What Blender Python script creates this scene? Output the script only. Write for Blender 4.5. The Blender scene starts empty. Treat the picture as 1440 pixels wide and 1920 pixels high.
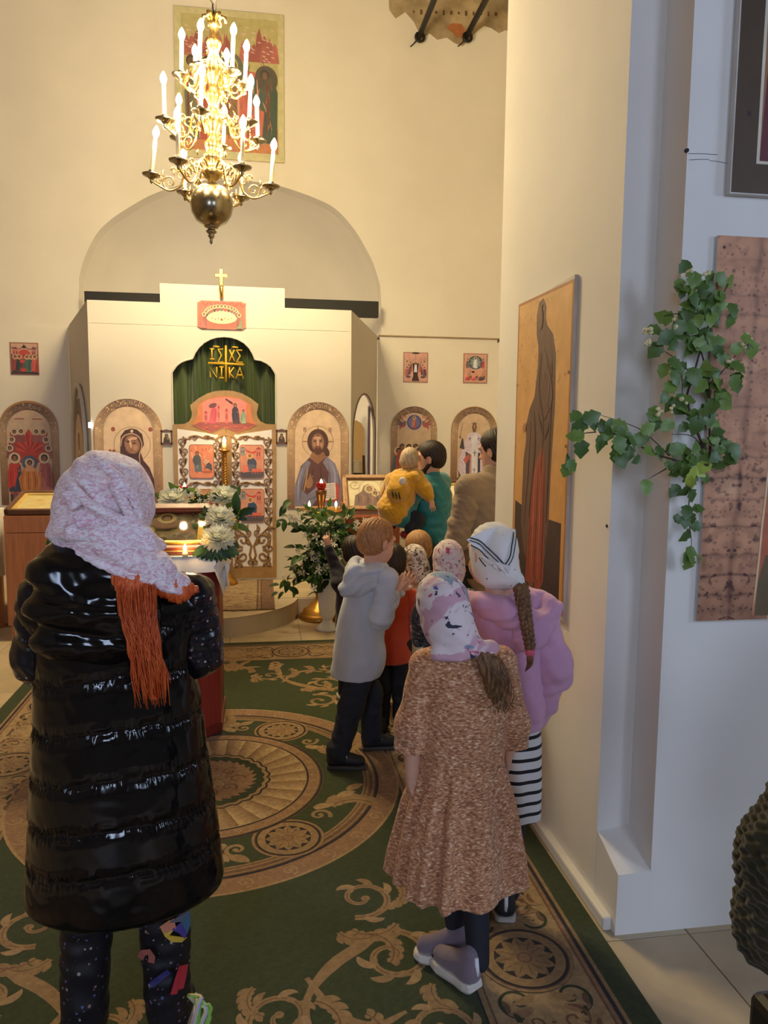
import bpy, bmesh, math, random
import numpy as np
from math import sin, cos, pi, radians, sqrt, atan2
from mathutils import Vector, Matrix
from mathutils.geometry import tessellate_polygon
random.seed(7); np.random.seed(7)
scene = bpy.context.scene
COL = scene.collection

# ------------------------------------------------------------------ camera
cam_data = bpy.data.cameras.new('camera')
cam = bpy.data.objects.new('camera', cam_data); COL.objects.link(cam)
cam_data.sensor_fit = 'VERTICAL'; cam_data.sensor_height = 36.0; cam_data.sensor_width = 27.0
cam_data.lens = 1450.0/1920.0*36.0
cam_data.clip_start = 0.05; cam_data.clip_end = 200
YAW, PITCH, ROLL = radians(9.0), radians(6.3), radians(0.57)
cam.matrix_world = (Matrix.Translation((0, 0, 1.70)) @ Matrix.Rotation(-YAW, 4, 'Z')
                    @ Matrix.Rotation(pi/2-PITCH, 4, 'X') @ Matrix.Rotation(ROLL, 4, 'Z'))
scene.camera = cam
# ------------------------------------------------------------------ world, exposure
world = bpy.data.worlds.new('world'); scene.world = world; world.use_nodes = True
world.node_tree.nodes['Background'].inputs[0].default_value = (0.55, 0.66, 0.85, 1)
world.node_tree.nodes['Background'].inputs[1].default_value = 0.35
scene.view_settings.view_transform = 'Standard'
scene.view_settings.look = 'None'
scene.view_settings.gamma = 1.0
scene.view_settings.use_curve_mapping = False
scene.view_settings.exposure = 1.0
BULB_W = 57.0            # watts of every chandelier bulb
BULB_COL = (1.0, 0.785, 0.42)
DAY = (0.56, 0.70, 1.0)
def area(name, loc, rot, sx, sy, power, colr):
    l = bpy.data.lights.new(name, 'AREA'); l.shape = 'RECTANGLE'; l.size = sx; l.size_y = sy
    l.energy = power; l.color = colr
    o = bpy.data.objects.new(name, l); COL.objects.link(o); o.location = loc; o.rotation_euler = rot
    return o
# daylight entering through the windows of the aisle and of the west wall (all behind the viewer)
area('daylight_aisle', (4.85, -0.6, 2.6), (0, radians(90), 0), 2.0, 1.3, 14, DAY)
area('daylight_west_1', (-2.2, -4.85, 3.0), (radians(90), 0, 0), 1.2, 2.2, 52, DAY)
area('daylight_west_2', (2.6, -4.85, 3.0), (radians(90), 0, 0), 1.2, 2.2, 34, DAY)

# ------------------------------------------------------------------ helpers: colours and materials
def s2l(v):
    v /= 255.0
    return v/12.92 if v <= 0.04045 else ((v+0.055)/1.055)**2.4
def C(r, g, b): return (s2l(r), s2l(g), s2l(b))
MATS = {}
class NT:
    def __init__(s, m): s.t = m.node_tree; s.n = s.t.nodes; s.l = s.t.links
    def add(s, typ, **kw):
        n = s.n.new(typ)
        for k, v in kw.items():
            if k.startswith('_'): setattr(n, k[1:], v)
            else: n.inputs[k.replace('0', ' ') if k not in n.inputs else k].default_value = v
        return n
    def link(s, a, ao, b, bi): s.l.new(a.outputs[ao], b.inputs[bi])
def mat(name, col=(0.8, 0.8, 0.8), rough=0.6, metal=0.0, var=0.12, scale=8.0, bump=0.0, bscale=40.0,
        stretch=(1, 1, 1), attr=False, coat=0.0, sheen=0.0, spec=0.5, trans=0.0, emit=None, estr=0.0, col2=None, thresh=None, detail=4.0):
    if name in MATS: return MATS[name]
    m = bpy.data.materials.new(name); m.use_nodes = True; MATS[name] = m
    N = NT(m); b = N.n['Principled BSDF']
    b.inputs['Roughness'].default_value = rough; b.inputs['Metallic'].default_value = metal
    b.inputs['Specular IOR Level'].default_value = spec
    b.inputs['Coat Weight'].default_value = coat; b.inputs['Coat Roughness'].default_value = 0.05
    b.inputs['Sheen Weight'].default_value = sheen
    b.inputs['Transmission Weight'].default_value = trans
    tc = N.add('ShaderNodeTexCoord'); mp = N.add('ShaderNodeMapping'); mp.inputs['Scale'].default_value = stretch
    N.link(tc, 'Object', mp, 'Vector')
    nz = N.add('ShaderNodeTexNoise', Scale=scale, Detail=detail); N.link(mp, 'Vector', nz, 'Vector')
    if col2 is None:
        lo = 1-var; hi = 1+var
        mr = N.add('ShaderNodeMapRange'); mr.inputs['From Min'].default_value = .3; mr.inputs['From Max'].default_value = .7
        mr.inputs['To Min'].default_value = lo; mr.inputs['To Max'].default_value = hi
        N.link(nz, 'Fac', mr, 'Value')
        mul = N.add('ShaderNodeVectorMath', _operation='SCALE')
        if attr:
            at = N.add('ShaderNodeAttribute', _attribute_name='Col'); N.link(at, 'Color', mul, 0)
        else: mul.inputs[0].default_value = col
        N.link(mr, 'Result', mul, 'Scale'); N.link(mul, 'Vector', b, 'Base Color')
    else:
        rp = N.add('ShaderNodeValToRGB'); t0, t1 = thresh or (.4, .6)
        rp.color_ramp.elements[0].position = t0; rp.color_ramp.elements[1].position = t1
        rp.color_ramp.elements[0].color = (*col, 1); rp.color_ramp.elements[1].color = (*col2, 1)
        N.link(nz, 'Fac', rp, 'Fac'); N.link(rp, 'Color', b, 'Base Color')
    if bump > 0:
        n2 = N.add('ShaderNodeTexNoise', Scale=bscale, Detail=3.0); N.link(mp, 'Vector', n2, 'Vector')
        bp = N.add('ShaderNodeBump', Strength=bump, Distance=0.01); N.link(n2, 'Fac', bp, 'Height'); N.link(bp, 'Normal', b, 'Normal')
    if emit:
        b.inputs['Emission Color'].default_value = (*emit, 1); b.inputs['Emission Strength'].default_value = estr
    return m
def translucent(m, w=.45):
    """thin petals and leaves let some light through"""
    N = NT(m); b = N.n['Principled BSDF']; out = N.n['Material Output']; t = N.add('ShaderNodeBsdfTranslucent'); mx = N.add('ShaderNodeMixShader'); mx.inputs[0].default_value = w
    src = b.inputs['Base Color'].links[0].from_socket; N.l.new(src, t.inputs['Color']); N.l.new(b.outputs[0], mx.inputs[1]); N.l.new(t.outputs[0], mx.inputs[2]); N.l.new(mx.outputs[0], out.inputs['Surface']); return m
PRINT = mat('printed_board', attr=True, rough=0.55, var=0.10, scale=14, bump=0.0)

# ------------------------------------------------------------------ helpers: objects
def tag(o, label=None, cat=None, group=None, kind=None):
    if label: o['label'] = label
    if cat: o['category'] = cat
    if group: o['group'] = group
    if kind: o['kind'] = kind
    return o
def empty(name, loc, label=None, cat=None, group=None, rz=0.0):
    o = bpy.data.objects.new(name, None); COL.objects.link(o); o.location = loc; o.rotation_euler = (0, 0, rz)
    o.empty_display_size = 0.1
    return tag(o, label, cat, group)
def link(name, me, parent=None, loc=None):
    o = bpy.data.objects.new(name, me); COL.objects.link(o)
    if parent is not None: o.parent = parent
    if loc is not None: o.location = loc
    return o
def copy_tree(o, parent=None):
    c = o.copy(); COL.objects.link(c)
    if parent is not None: c.parent = parent
    for ch in list(o.children): copy_tree(ch, c)
    return c

class MB:
    """collects shapes into one mesh; every face carries a colour and a material slot"""
    def __init__(s, org=(0, 0, 0)):
        s.v = []; s.f = []; s.mi = []; s.c = []; s.col = (1, 1, 1); s.m = 0; s.org = np.array(org, float)
    def _add(s, vs, fs):
        n = len(s.v); s.v.extend([tuple(x) for x in vs]); s.c.extend([s.col]*len(vs))
        for f in fs: s.f.append(tuple(i+n for i in f)); s.mi.append(s.m)
        return n
    def box(s, c, d, rz=0.0, bev=0.0, M=None):
        x, y, z = d[0]/2, d[1]/2, d[2]/2
        if bev <= 0:
            vs = [(-x,-y,-z),(x,-y,-z),(x,y,-z),(-x,y,-z),(-x,-y,z),(x,-y,z),(x,y,z),(-x,y,z)]
            fs = [(0,3,2,1),(4,5,6,7),(0,1,5,4),(1,2,6,5),(2,3,7,6),(3,0,4,7)]
        else:
            bm = bmesh.new(); bmesh.ops.create_cube(bm, size=1)
            for v in bm.verts: v.co = Vector((v.co.x*d[0], v.co.y*d[1], v.co.z*d[2]))
            bmesh.ops.bevel(bm, geom=bm.edges[:], offset=bev, segments=2, affect='EDGES', profile=.5)
            bm.verts.index_update(); vs = [tuple(v.co) for v in bm.verts]; fs = [tuple(v.index for v in f.verts) for f in bm.faces]; bm.free()
        if M is None: M = Matrix.Rotation(rz, 3, 'Z')
        vs = [tuple(M @ Vector(v) + Vector(c)) for v in vs]
        s._add(vs, fs); return s
    def tube(s, pts, r, n=8, cap=True, closed=False):
        pts = [Vector(p) for p in pts]; k = len(pts)
        if not hasattr(r, '__len__'): r = [r]*k
        vs = []; fs = []; up = None
        for i, p in enumerate(pts):
            if closed: t = pts[(i+1) % k]-pts[i-1]
            else: t = (pts[min(i+1, k-1)]-pts[max(i-1, 0)])
            if t.length < 1e-9: t = Vector((0, 0, 1))
            t.normalize()
            if up is None:
                up = Vector((0, 0, 1)) if abs(t.z) < .9 else Vector((1, 0, 0))
            a = t.cross(up)
            if a.length < 1e-6: a = t.orthogonal()
            a.normalize(); b = a.cross(t).normalized(); up = b
            for j in range(n):
                q = 2*pi*j/n; vs.append(tuple(p+(a*cos(q)+b*sin(q))*r[i]))
        for i in range(k if closed else k-1):
            for j in range(n):
                i2 = (i+1) % k
                fs.append((i*n+j, i*n+(j+1) % n, i2*n+(j+1) % n, i2*n+j))
        if cap and not closed:
            fs.append(tuple(range(n-1, -1, -1))); fs.append(tuple((k-1)*n+j for j in range(n)))
        s._add(vs, fs); return s
    def lathe(s, prof, c=(0, 0, 0), n=24, M=None, flute=0, fa=0.0):
        vs = []; fs = []; k = len(prof)
        for (r, z) in prof:
            for j in range(n):
                q = 2*pi*j/n; rr = r*(1+fa*cos(flute*q)) if flute else r
                vs.append((rr*cos(q), rr*sin(q), z))
        for i in range(k-1):
            for j in range(n): fs.append((i*n+j, i*n+(j+1) % n, (i+1)*n+(j+1) % n, (i+1)*n+j))
        if prof[0][0] > 1e-5: fs.append(tuple(range(n-1, -1, -1)))
        if prof[-1][0] > 1e-5: fs.append(tuple((k-1)*n+j for j in range(n)))
        if M is not None: vs = [tuple(M @ Vector(v)) for v in vs]
        vs = [(v[0]+c[0], v[1]+c[1], v[2]+c[2]) for v in vs]
        s._add(vs, fs); return s
    def prism(s, poly, f0, f1):
        """poly: 2-D outline; f0/f1 map (u,v)->3-D for the two faces"""
        n = len(poly); vs = [f0(u, v) for u, v in poly]+[f1(u, v) for u, v in poly]
        fs = [tuple(range(n)), tuple(range(2*n-1, n-1, -1))]
        for i in range(n): j = (i+1) % n; fs.append((j, i, n+i, n+j))
        s._add(vs, fs); return s
    def grid(s, nu, nv, f):
        vs = [f(i/nu, j/nv) for j in range(nv+1) for i in range(nu+1)]
        fs = [(j*(nu+1)+i, j*(nu+1)+i+1, (j+1)*(nu+1)+i+1, (j+1)*(nu+1)+i) for j in range(nv) for i in range(nu)]
        s._add(vs, fs); return s
    def build(s, name, mats, parent=None, smooth=False, loc=None, flip=False):
        if not isinstance(mats, (list, tuple)): mats = [mats]
        me = bpy.data.meshes.new(name)
        vs = [tuple(np.array(v)-s.org) for v in s.v] if s.org.any() else s.v
        me.from_pydata(vs, [], s.f)
        for m in mats: me.materials.append(m)
        me.polygons.foreach_set('material_index', s.mi)
        a = me.color_attributes.new('Col', 'FLOAT_COLOR', 'POINT')
        a.data.foreach_set('color', np.array([(*c, 1.0) for c in s.c], dtype=np.float32).ravel())
        me.polygons.foreach_set('use_smooth', [smooth]*len(s.f))
        bm = bmesh.new(); bm.from_mesh(me); bmesh.ops.recalc_face_normals(bm, faces=bm.faces); bm.to_mesh(me); bm.free()
        me.update(); o = link(name, me, parent, loc)
        if smooth and smooth != True: pass
        return o

class Painter:
    """flat print: polygons in a local (u,v) plane, each a hair above the one before"""
    def __init__(s, fmap, step=0.00012, lift=0.0, sub=.06):
        s.fmap = fmap; s.v = []; s.f = []; s.c = []; s.z = lift; s.step = step; s.k = 0; s.sub = sub
    def _put(s, pts, faces, cols, z=None):
        n = len(s.v)
        if z is None: s.z += s.step; z = s.z
        else: s.k = s.k % 14+1; z += s.k*s.step*s.sub      # shapes of one layer still never share a plane
        for p in pts: s.v.append(tuple(s.fmap(p[0], p[1], z)))
        if isinstance(cols, list): s.c.extend(cols)
        else: s.c.extend([cols]*len(pts))
        for f in faces: s.f.append(tuple(i+n for i in f))
    def poly(s, pts, col, same=False):
        tris = tessellate_polygon([[Vector((p[0], p[1], 0)) for p in pts]])
        s._put(pts, [tuple(t) for t in tris], col, s.z if same else None)
    def rect(s, x0, y0, x1, y1, col, col2=None, same=False):
        cc = col if col2 is None else [col, col, col2, col2]
        s._put([(x0, y0), (x1, y0), (x1, y1), (x0, y1)], [(0, 1, 2, 3)], cc, s.z if same else None)
    def ell(s, x, y, rx, ry, col, n=24, rot=0.0, same=False, col2=None):
        pts = [(x, y)]+[(x+rx*cos(q)*cos(rot)-ry*sin(q)*sin(rot), y+rx*cos(q)*sin(rot)+ry*sin(q)*cos(rot)) for q in [2*pi*i/n for i in range(n)]]
        cc = col if col2 is None else [col]+[col2]*n
        s._put(pts, [(0, 1+i, 1+(i+1) % n) for i in range(n)], cc, s.z if same else None)
    def ring(s, x, y, r0, r1, col, n=48, a0=0.0, a1=2*pi, ky=1.0, col2=None, same=False, scal=0, sa=0.0):
        pts = []
        for i in range(n+1):
            q = a0+(a1-a0)*i/n; k = 1+sa*abs(sin(scal*q/2)) if scal else 1
            pts += [(x+r0*cos(q)*(1 if r0 else 1), y+r0*sin(q)*ky), (x+r1*k*cos(q), y+r1*k*sin(q)*ky)]
        cc = col if col2 is None else [col, col2]*(n+1)
        s._put(pts, [(2*i, 2*i+1, 2*i+3, 2*i+2) for i in range(n)], cc, s.z if same else None)
    def ribbon(s, pts, w, col, same=False):
        k = len(pts)
        if not hasattr(w, '__len__'): w = [w]*k
        out = []
        for i in range(k):
            a = pts[max(i-1, 0)]; b = pts[min(i+1, k-1)]; tx, ty = b[0]-a[0], b[1]-a[1]; L = sqrt(tx*tx+ty*ty) or 1
            nx, ny = -ty/L, tx/L
            out += [(pts[i][0]+nx*w[i]/2, pts[i][1]+ny*w[i]/2), (pts[i][0]-nx*w[i]/2, pts[i][1]-ny*w[i]/2)]
        s._put(out, [(2*i, 2*i+1, 2*i+3, 2*i+2) for i in range(k-1)], col, s.z if same else None)
    def soft(s, pts, w, col, edge, same=False):
        """ribbon whose colour fades into the ground towards both edges"""
        k = len(pts); ws = w if hasattr(w, '__len__') else [w]*k; out = []; cc = []
        for i in range(k):
            a = pts[max(i-1, 0)]; b = pts[min(i+1, k-1)]; tx, ty = b[0]-a[0], b[1]-a[1]; L = sqrt(tx*tx+ty*ty) or 1
            nx, ny = -ty/L*ws[i]/2, tx/L*ws[i]/2; end = i in (0, k-1)
            out += [(pts[i][0]+nx, pts[i][1]+ny), pts[i], (pts[i][0]-nx, pts[i][1]-ny)]; cc += [edge, edge if end else col, edge]
        s._put(out, [(3*i+j, 3*i+j+1, 3*i+j+4, 3*i+j+3) for i in range(k-1) for j in range(2)], cc, s.z if same else None)
    def line(s, x0, y0, x1, y1, w, col, same=False): s.ribbon([(x0, y0), (x1, y1)], w, col, same)
    def leaf(s, x, y, ang, L, w, col, bend=0.0, same=False, n=8):
        pts = []; ws = []
        for i in range(n+1):
            t = i/n; a = ang+bend*t; 
            pts.append((x, y)) if i == 0 else pts.append((pts[-1][0]+L/n*cos(a), pts[-1][1]+L/n*sin(a)))
            ws.append(w*(sin(pi*min(1, .12+t*.88))**.8)+1e-4)
        s.ribbon(pts, ws, col, same)
    def spiral(s, x, y, r, turns, a0, d, w, col, same=False, n=30, w1=None, ky=1.0):
        """spiral from outer radius r shrinking to the centre (x,y)"""
        pts = []; ws = []
        for i in range(n+1):
            t = i/n; rr = r*(1-.88*t); q = a0+d*2*pi*turns*t
            pts.append((x+rr*cos(q), y+rr*sin(q)*ky)); ws.append(w*(1-t)+(w1 if w1 else w*.55)*t)
        s.ribbon(pts, ws, col, same); s.ell(pts[-1][0], pts[-1][1], ws[-1]*1.1, ws[-1]*1.1, col, 10, same=same)
    def curve(s, ctrl, w, col, same=False, n=20):
        pts = bez(ctrl, n); ws = w
        if hasattr(w, '__len__'): ws = list(np.interp(np.linspace(0, 1, len(pts)), np.linspace(0, 1, len(w)), w))
        s.ribbon(pts, ws, col, same)
    def build(s, name, parent=None, m=None, org=(0, 0, 0)):
        me = bpy.data.meshes.new(name); o3 = np.array(org)
        me.from_pydata([tuple(np.array(v)-o3) for v in s.v], [], s.f)
        me.materials.append(m or PRINT)
        a = me.color_attributes.new('Col', 'FLOAT_COLOR', 'POINT')
        a.data.foreach_set('color', np.array([(*c, 1.0) for c in s.c], dtype=np.float32).ravel())
        me.update(); return link(name, me, parent)
def bez(ctrl, n=20):
    """Catmull-Rom through the control points"""
    P = [np.array(p, float) for p in ctrl]; P = [2*P[0]-P[1]]+P+[2*P[-1]-P[-2]]; out = []
    seg = len(P)-3
    for i in range(seg):
        m = max(2, n//seg)
        for j in range(m+(1 if i == seg-1 else 0)):
            t = j/m; a, b, c, d = P[i:i+4]
            out.append(tuple(.5*((2*b)+(c-a)*t+(2*a-5*b+4*c-d)*t*t+(3*b-a-3*c+d)*t**3)))
    return out

# ------------------------------------------------------------------ helpers: distance-field modelling (bodies, garments)
def A3(v): return np.array(v, dtype=np.float32)
def rc(a, b, ra, rb, sq=None):
    """round cone a->b; sq=(axis scale) flattens it"""
    a = A3(a); b = A3(b); R = max(ra, rb)
    def f(P):
        d = b-a; L = float(d@d)+1e-9; t = np.clip(((P-a)@d)/L, 0, 1)
        q = P-a-t[..., None]*d
        return np.sqrt((q*q).sum(-1))-(ra+(rb-ra)*t)
    return f, np.minimum(a, b)-R, np.maximum(a, b)+R
def ell(c, r, M=None):
    c = A3(c); r = A3(r); Mi = None if M is None else np.array(M.to_3x3().inverted(), dtype=np.float32)
    R = float(max(r))
    def f(P):
        q = P-c
        if Mi is not None: q = q@Mi.T
        k0 = np.sqrt(((q/r)**2).sum(-1)); k1 = np.sqrt(((q/(r*r))**2).sum(-1))+1e-9
        return k0*(k0-1)/k1
    lo, hi = (c-r, c+r) if M is None else (c-R, c+R)
    return f, lo, hi
def loft(rows, mod=None, e=2.0):
    """rows of (z, cx, cy, rx, ry): stacked elliptic sections; mod(angle,z)->radius factor"""
    rows = sorted(rows); R = np.array(rows, dtype=np.float32)
    def f(P):
        z = P[..., 2]; cx = np.interp(z, R[:, 0], R[:, 1]); cy = np.interp(z, R[:, 0], R[:, 2])
        rx = np.interp(z, R[:, 0], R[:, 3]); ry = np.interp(z, R[:, 0], R[:, 4])
        dx = P[..., 0]-cx; dy = P[..., 1]-cy
        if mod is not None:
            k = mod(np.arctan2(dy, dx), z); rx = rx*k; ry = ry*k
        q = (np.abs(dx/rx)**e+np.abs(dy/ry)**e)**(1/e)
        d = (q-1)*np.minimum(rx, ry)
        return np.maximum(d, np.maximum(z-R[-1, 0], R[0, 0]-z)).astype(np.float32)
    lo = A3((min(R[:, 1]-R[:, 3])*1.0-.03, min(R[:, 2]-R[:, 4])-.03, R[0, 0])); hi = A3((max(R[:, 1]+R[:, 3])+.03, max(R[:, 2]+R[:, 4])+.03, R[-1, 0]))
    return f, lo, hi
def plane(p, n):
    p = A3(p); n = A3(n); n = n/np.sqrt((n*n).sum())
    return (lambda P: (P-p)@n), None, None
def smin(a, b, k):
    if k <= 0: return np.minimum(a, b)
    h = np.maximum(k-np.abs(a-b), 0)/k
    return np.minimum(a, b)-h*h*k*.25
def chain(pts, rad):
    return [rc(pts[i], pts[i+1], rad[i], rad[i+1]) for i in range(len(pts)-1)]
def sdf_mesh(prims, vox):
    """prims: list of (prim, op, k). op 'u' union, 's' subtract, 'i' intersect"""
    los = [p[0][1] for p in prims if p[1] == 'u']; his = [p[0][2] for p in prims if p[1] == 'u']
    lo = np.min(los, 0)-3*vox; hi = np.max(his, 0)+3*vox
    n = np.ceil((hi-lo)/vox).astype(int)+1
    D = np.full(tuple(n), 0.5, dtype=np.float32)
    ax = [lo[i]+vox*np.arange(n[i], dtype=np.float32) for i in range(3)]
    for (f, a, b), op, k in prims:
        if a is None: i0 = np.zeros(3, int); i1 = n
        else:
            pad = 3*vox+k
            i0 = np.clip(np.floor((a-pad-lo)/vox).astype(int), 0, n-1); i1 = np.clip(np.ceil((b+pad-lo)/vox).astype(int)+1, 1, n)
        sl = tuple(slice(i0[j], i1[j]) for j in range(3))
        P = np.stack(np.meshgrid(ax[0][sl[0]], ax[1][sl[1]], ax[2][sl[2]], indexing='ij'), -1)
        d = f(P).astype(np.float32); cur = D[sl]
        if op == 'u': D[sl] = smin(cur, d, k)
        elif op == 's': D[sl] = -smin(-cur, d, k)
        else: D[sl] = -smin(-cur, -d, k)
    return nets(D, lo, vox)
def nets(D, lo, vox):
    S = D < 0; n = np.array(D.shape); m = n-1
    acc = np.zeros((int(m.prod()), 3), dtype=np.float64); cnt = np.zeros(int(m.prod()))
    str_ = np.array([m[1]*m[2], m[2], 1]); quads = []
    for a in range(3):
        s0 = [slice(None)]*3; s1 = [slice(None)]*3; s0[a] = slice(0, -1); s1[a] = slice(1, None)
        d0 = D[tuple(s0)]; d1 = D[tuple(s1)]
        idx = np.argwhere((d0 < 0) != (d1 < 0))
        b, c = [(1, 2), (2, 0), (0, 1)][a]
        ok = (idx[:, b] > 0) & (idx[:, c] > 0) & (idx[:, b] < m[b]) & (idx[:, c] < m[c]); idx = idx[ok]
        if len(idx) == 0: continue
        v0 = d0[tuple(idx.T)]; v1 = d1[tuple(idx.T)]; t = v0/(v0-v1)
        p = idx.astype(np.float64); p[:, a] += t
        cells = []
        for (ob, oc) in ((0, 0), (-1, 0), (-1, -1), (0, -1)):
            ci = idx.copy(); ci[:, b] += ob; ci[:, c] += oc; fl = ci@str_; cells.append(fl)
            for j in range(3): acc[:, j] += np.bincount(fl, p[:, j], minlength=len(acc))
            cnt += np.bincount(fl, minlength=len(cnt))
        q = np.stack(cells, 1); fl = v0 > 0
        q[fl] = q[fl][:, ::-1]; quads.append(q)
    Q = np.concatenate(quads); used = np.nonzero(cnt)[0]; remap = np.full(len(cnt), -1, dtype=np.int64); remap[used] = np.arange(len(used))
    V = acc[used]/cnt[used][:, None]*vox+lo
    return V, remap[Q]
def vnormals(V, F):
    a = V[F[:, 0]]; c = V[F[:, 2]]; b = V[F[:, 1]]; d = V[F[:, 3]]
    fn = np.cross(c-a, d-b); N = np.zeros_like(V)
    for i in range(4):
        for j in range(3): N[:, j] += np.bincount(F[:, i], fn[:, j], minlength=len(V))
    return N/(np.linalg.norm(N, axis=1)[:, None]+1e-12)
def relax(V, F, it=1, lam=.5):
    for _ in range(it):
        S = np.zeros_like(V); c = np.zeros(len(V))
        for i in range(4):
            for nb in (F[:, (i+1) % 4], F[:, (i-1) % 4]):
                for j in range(3): S[:, j] += np.bincount(F[:, i], V[nb, j], minlength=len(V))
                c += np.bincount(F[:, i], minlength=len(V))
        V = V+(S/c[:, None]-V)*lam
    return V
def np_mesh(name, V, F, m, parent=None, colf=None, smooth=True, org=None):
    me = bpy.data.meshes.new(name)
    if org is None: org = np.array(parent.location) if parent is not None else np.zeros(3)
    W = V-org
    me.vertices.add(len(W)); me.vertices.foreach_set('co', W.astype(np.float32).ravel())
    k = F.shape[1]
    me.loops.add(len(F)*k); me.loops.foreach_set('vertex_index', F.astype(np.int32).ravel())
    me.polygons.add(len(F)); me.polygons.foreach_set('loop_start', np.arange(0, len(F)*k, k, dtype=np.int32))
    me.polygons.foreach_set('loop_total', np.full(len(F), k, dtype=np.int32))
    me.polygons.foreach_set('use_smooth', np.full(len(F), smooth))
    me.materials.append(m); me.update(calc_edges=True); me.validate()
    if colf is not None:
        c = colf(V); a = me.color_attributes.new('Col', 'FLOAT_COLOR', 'POINT')
        a.data.foreach_set('color', np.concatenate([c, np.ones((len(c), 1))], 1).astype(np.float32).ravel())
    return link(name, me, parent)
def sdf(name, prims, vox, m, parent, k=0.02, disp=None, colf=None, rel=1):
    L = []
    for p in prims:
        if len(p) == 3 and callable(p[0]) and not isinstance(p[1], str): L.append((p, 'u', k))
        else: L.append(p if len(p) == 3 else (p[0], p[1], k))
    V, F = sdf_mesh(L, vox)
    if rel: V = relax(V, F, rel, .5)
    if disp is not None:
        N = vnormals(V, F); V = V+N*disp(V, N)[:, None]
    return np_mesh(name, V, F, m, parent, colf)
# cheap smooth pseudo-noise on points
_rw = [(np.random.randn(3), np.random.rand()*6.28) for _ in range(12)]
def pn(V, s, st=(1, 1, 1)):
    Q = V*np.array(st)*s; r = 0
    for i, (w, p) in enumerate(_rw): r = r+np.sin(Q@(w*(1+.15*i))+p+1.5*np.sin(Q@np.roll(w, 1)*.7+p*2))
    return r/5.0
# ================================================================== SETTING
_R = np.array(Matrix.Rotation(-YAW, 3, 'Z') @ Matrix.Rotation(pi/2-PITCH, 3, 'X') @ Matrix.Rotation(ROLL, 3, 'Z'))
def at(px, py, Y):
    """survey helper: the point of the plane y=Y that the photograph shows at (px,py)"""
    d = _R @ np.array([(px-720)/1450.0, -(py-960)/1450.0, -1.0]); t = Y/d[1]
    return (d[0]*t, Y, 1.70+d[2]*t)
def atx(px, py, X):
    d = _R @ np.array([(px-720)/1450.0, -(py-960)/1450.0, -1.0]); t = X/d[0]
    return (X, d[1]*t, 1.70+d[2]*t)
def atz(px, py, z=0.0):
    d = _R @ np.array([(px-720)/1450.0, -(py-960)/1450.0, -1.0]); t = (z-1.70)/d[2]
    return (d[0]*t, d[1]*t, z)
def CW(r, g, b, k=1.0):
    """paint colour of a surface the photograph shows under the warm bulbs"""
    a = C(r, g, b); return tuple(min(.88, k*x/w) for x, w in zip(a, (1.05, .84, .56)))

WALL = mat('lime_plaster', (.80, .755, .665), rough=.85, var=.035, scale=1.6, bump=.10, bscale=9)
PIERM = mat('pier_plaster', (.79, .765, .72), rough=.85, var=.04, scale=2.2, bump=.16, bscale=5)
BOARD = mat('white_painted_board', (.56, .53, .48), rough=.6, var=.02, scale=1.2)
TILE = mat('stone_tile', C(184, 168, 140), rough=.45, var=.14, scale=5, bump=.03, bscale=30)
TILE2 = mat('stone_tile_warm', C(180, 162, 132), rough=.45, var=.16, scale=4, bump=.03, bscale=30)
GROUT = mat('grout', C(120, 105, 85), rough=.9)
RISER = mat('marbled_riser', C(196, 186, 174), rough=.5, var=.16, scale=3.5, stretch=(1, 1, .25))
DARK = mat('black_timber', (.012, .011, .010), rough=.6)

# floor
mb = MB(); mb.box((.2, 2.4, -.055), (9.6, 14.9, .10)); floor = tag(mb.build('floor', GROUT), kind='structure')
tm = MB(); tm.box((0, 0, 0), (.556, .556, .012), bev=.0015)
tproto = []
for i, m in enumerate((TILE, TILE2)):
    o = tm.build('floor_tile', m, floor); tproto.append(o)
first = [True, True]
k = 0
for ix in range(-10, 7):
    for iy in range(-2, 10):
        x = 1.42-.28+.56*ix; y = 1.70-.28+.56*iy
        if x < -4.4 or x > 4.9: continue
        if -1.27 < x < .84 and .9 < y < 5.8: continue            # wholly under the carpet
        if x > 1.5 and 2.6 < y < 3.5: continue                     # inside the pier
        if y > 7.1: continue                                       # under the platform
        j = (ix*7+iy*3+ix*iy) % 2
        if first[j]: o = tproto[j]; first[j] = False
        else: o = tproto[j].copy(); COL.objects.link(o); o.parent = floor
        o.location = (x, y, -.006); o.rotation_euler = (0, 0, (pi/2)*((ix+2*iy) % 4))

# raised platform before the icon screen, with its rounded middle step
def amb(n=28):
    out = []
    for i in range(n+1):
        q = pi*i/n; cx, cy = cos(q), sin(q)
        r = 1/((abs(cx)**1.7+abs(cy)**1.7)**(1/1.7)); out.append((-.36+.665*r*cx, 6.87-.69*r*cy))
    return out
outline = [(4.98, 6.87)]+amb()+[(-4.48, 6.87), (-4.48, 9.72), (4.98, 9.72)]
mb = MB(); mb.prism(outline, lambda u, v: (u, v, .152), lambda u, v: (u, v, 0.0))
plat = tag(mb.build('platform', RISER, None), 'stone platform with a rounded middle step before the icon screen', kind='structure')
mb = MB(); mb.prism([(x, y) for x, y in amb()]+[(-1.02, 6.88)], lambda u, v: (u, v, .16), lambda u, v: (u, v, .150)); mb.build('step_slab', TILE, plat)
pt = MB(); pt.box((0, 0, 0), (.556, .426, .012), bev=.0015); proto = None
for ix in range(-6, 6):
    for iy in range(2):
        if proto is None: o = proto = pt.build('platform_tile', TILE2, plat)
        else: o = proto.copy(); COL.objects.link(o); o.parent = plat
        o.location = (.332-.28+.56*ix, 6.885+.215+.43*iy, .154)

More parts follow.
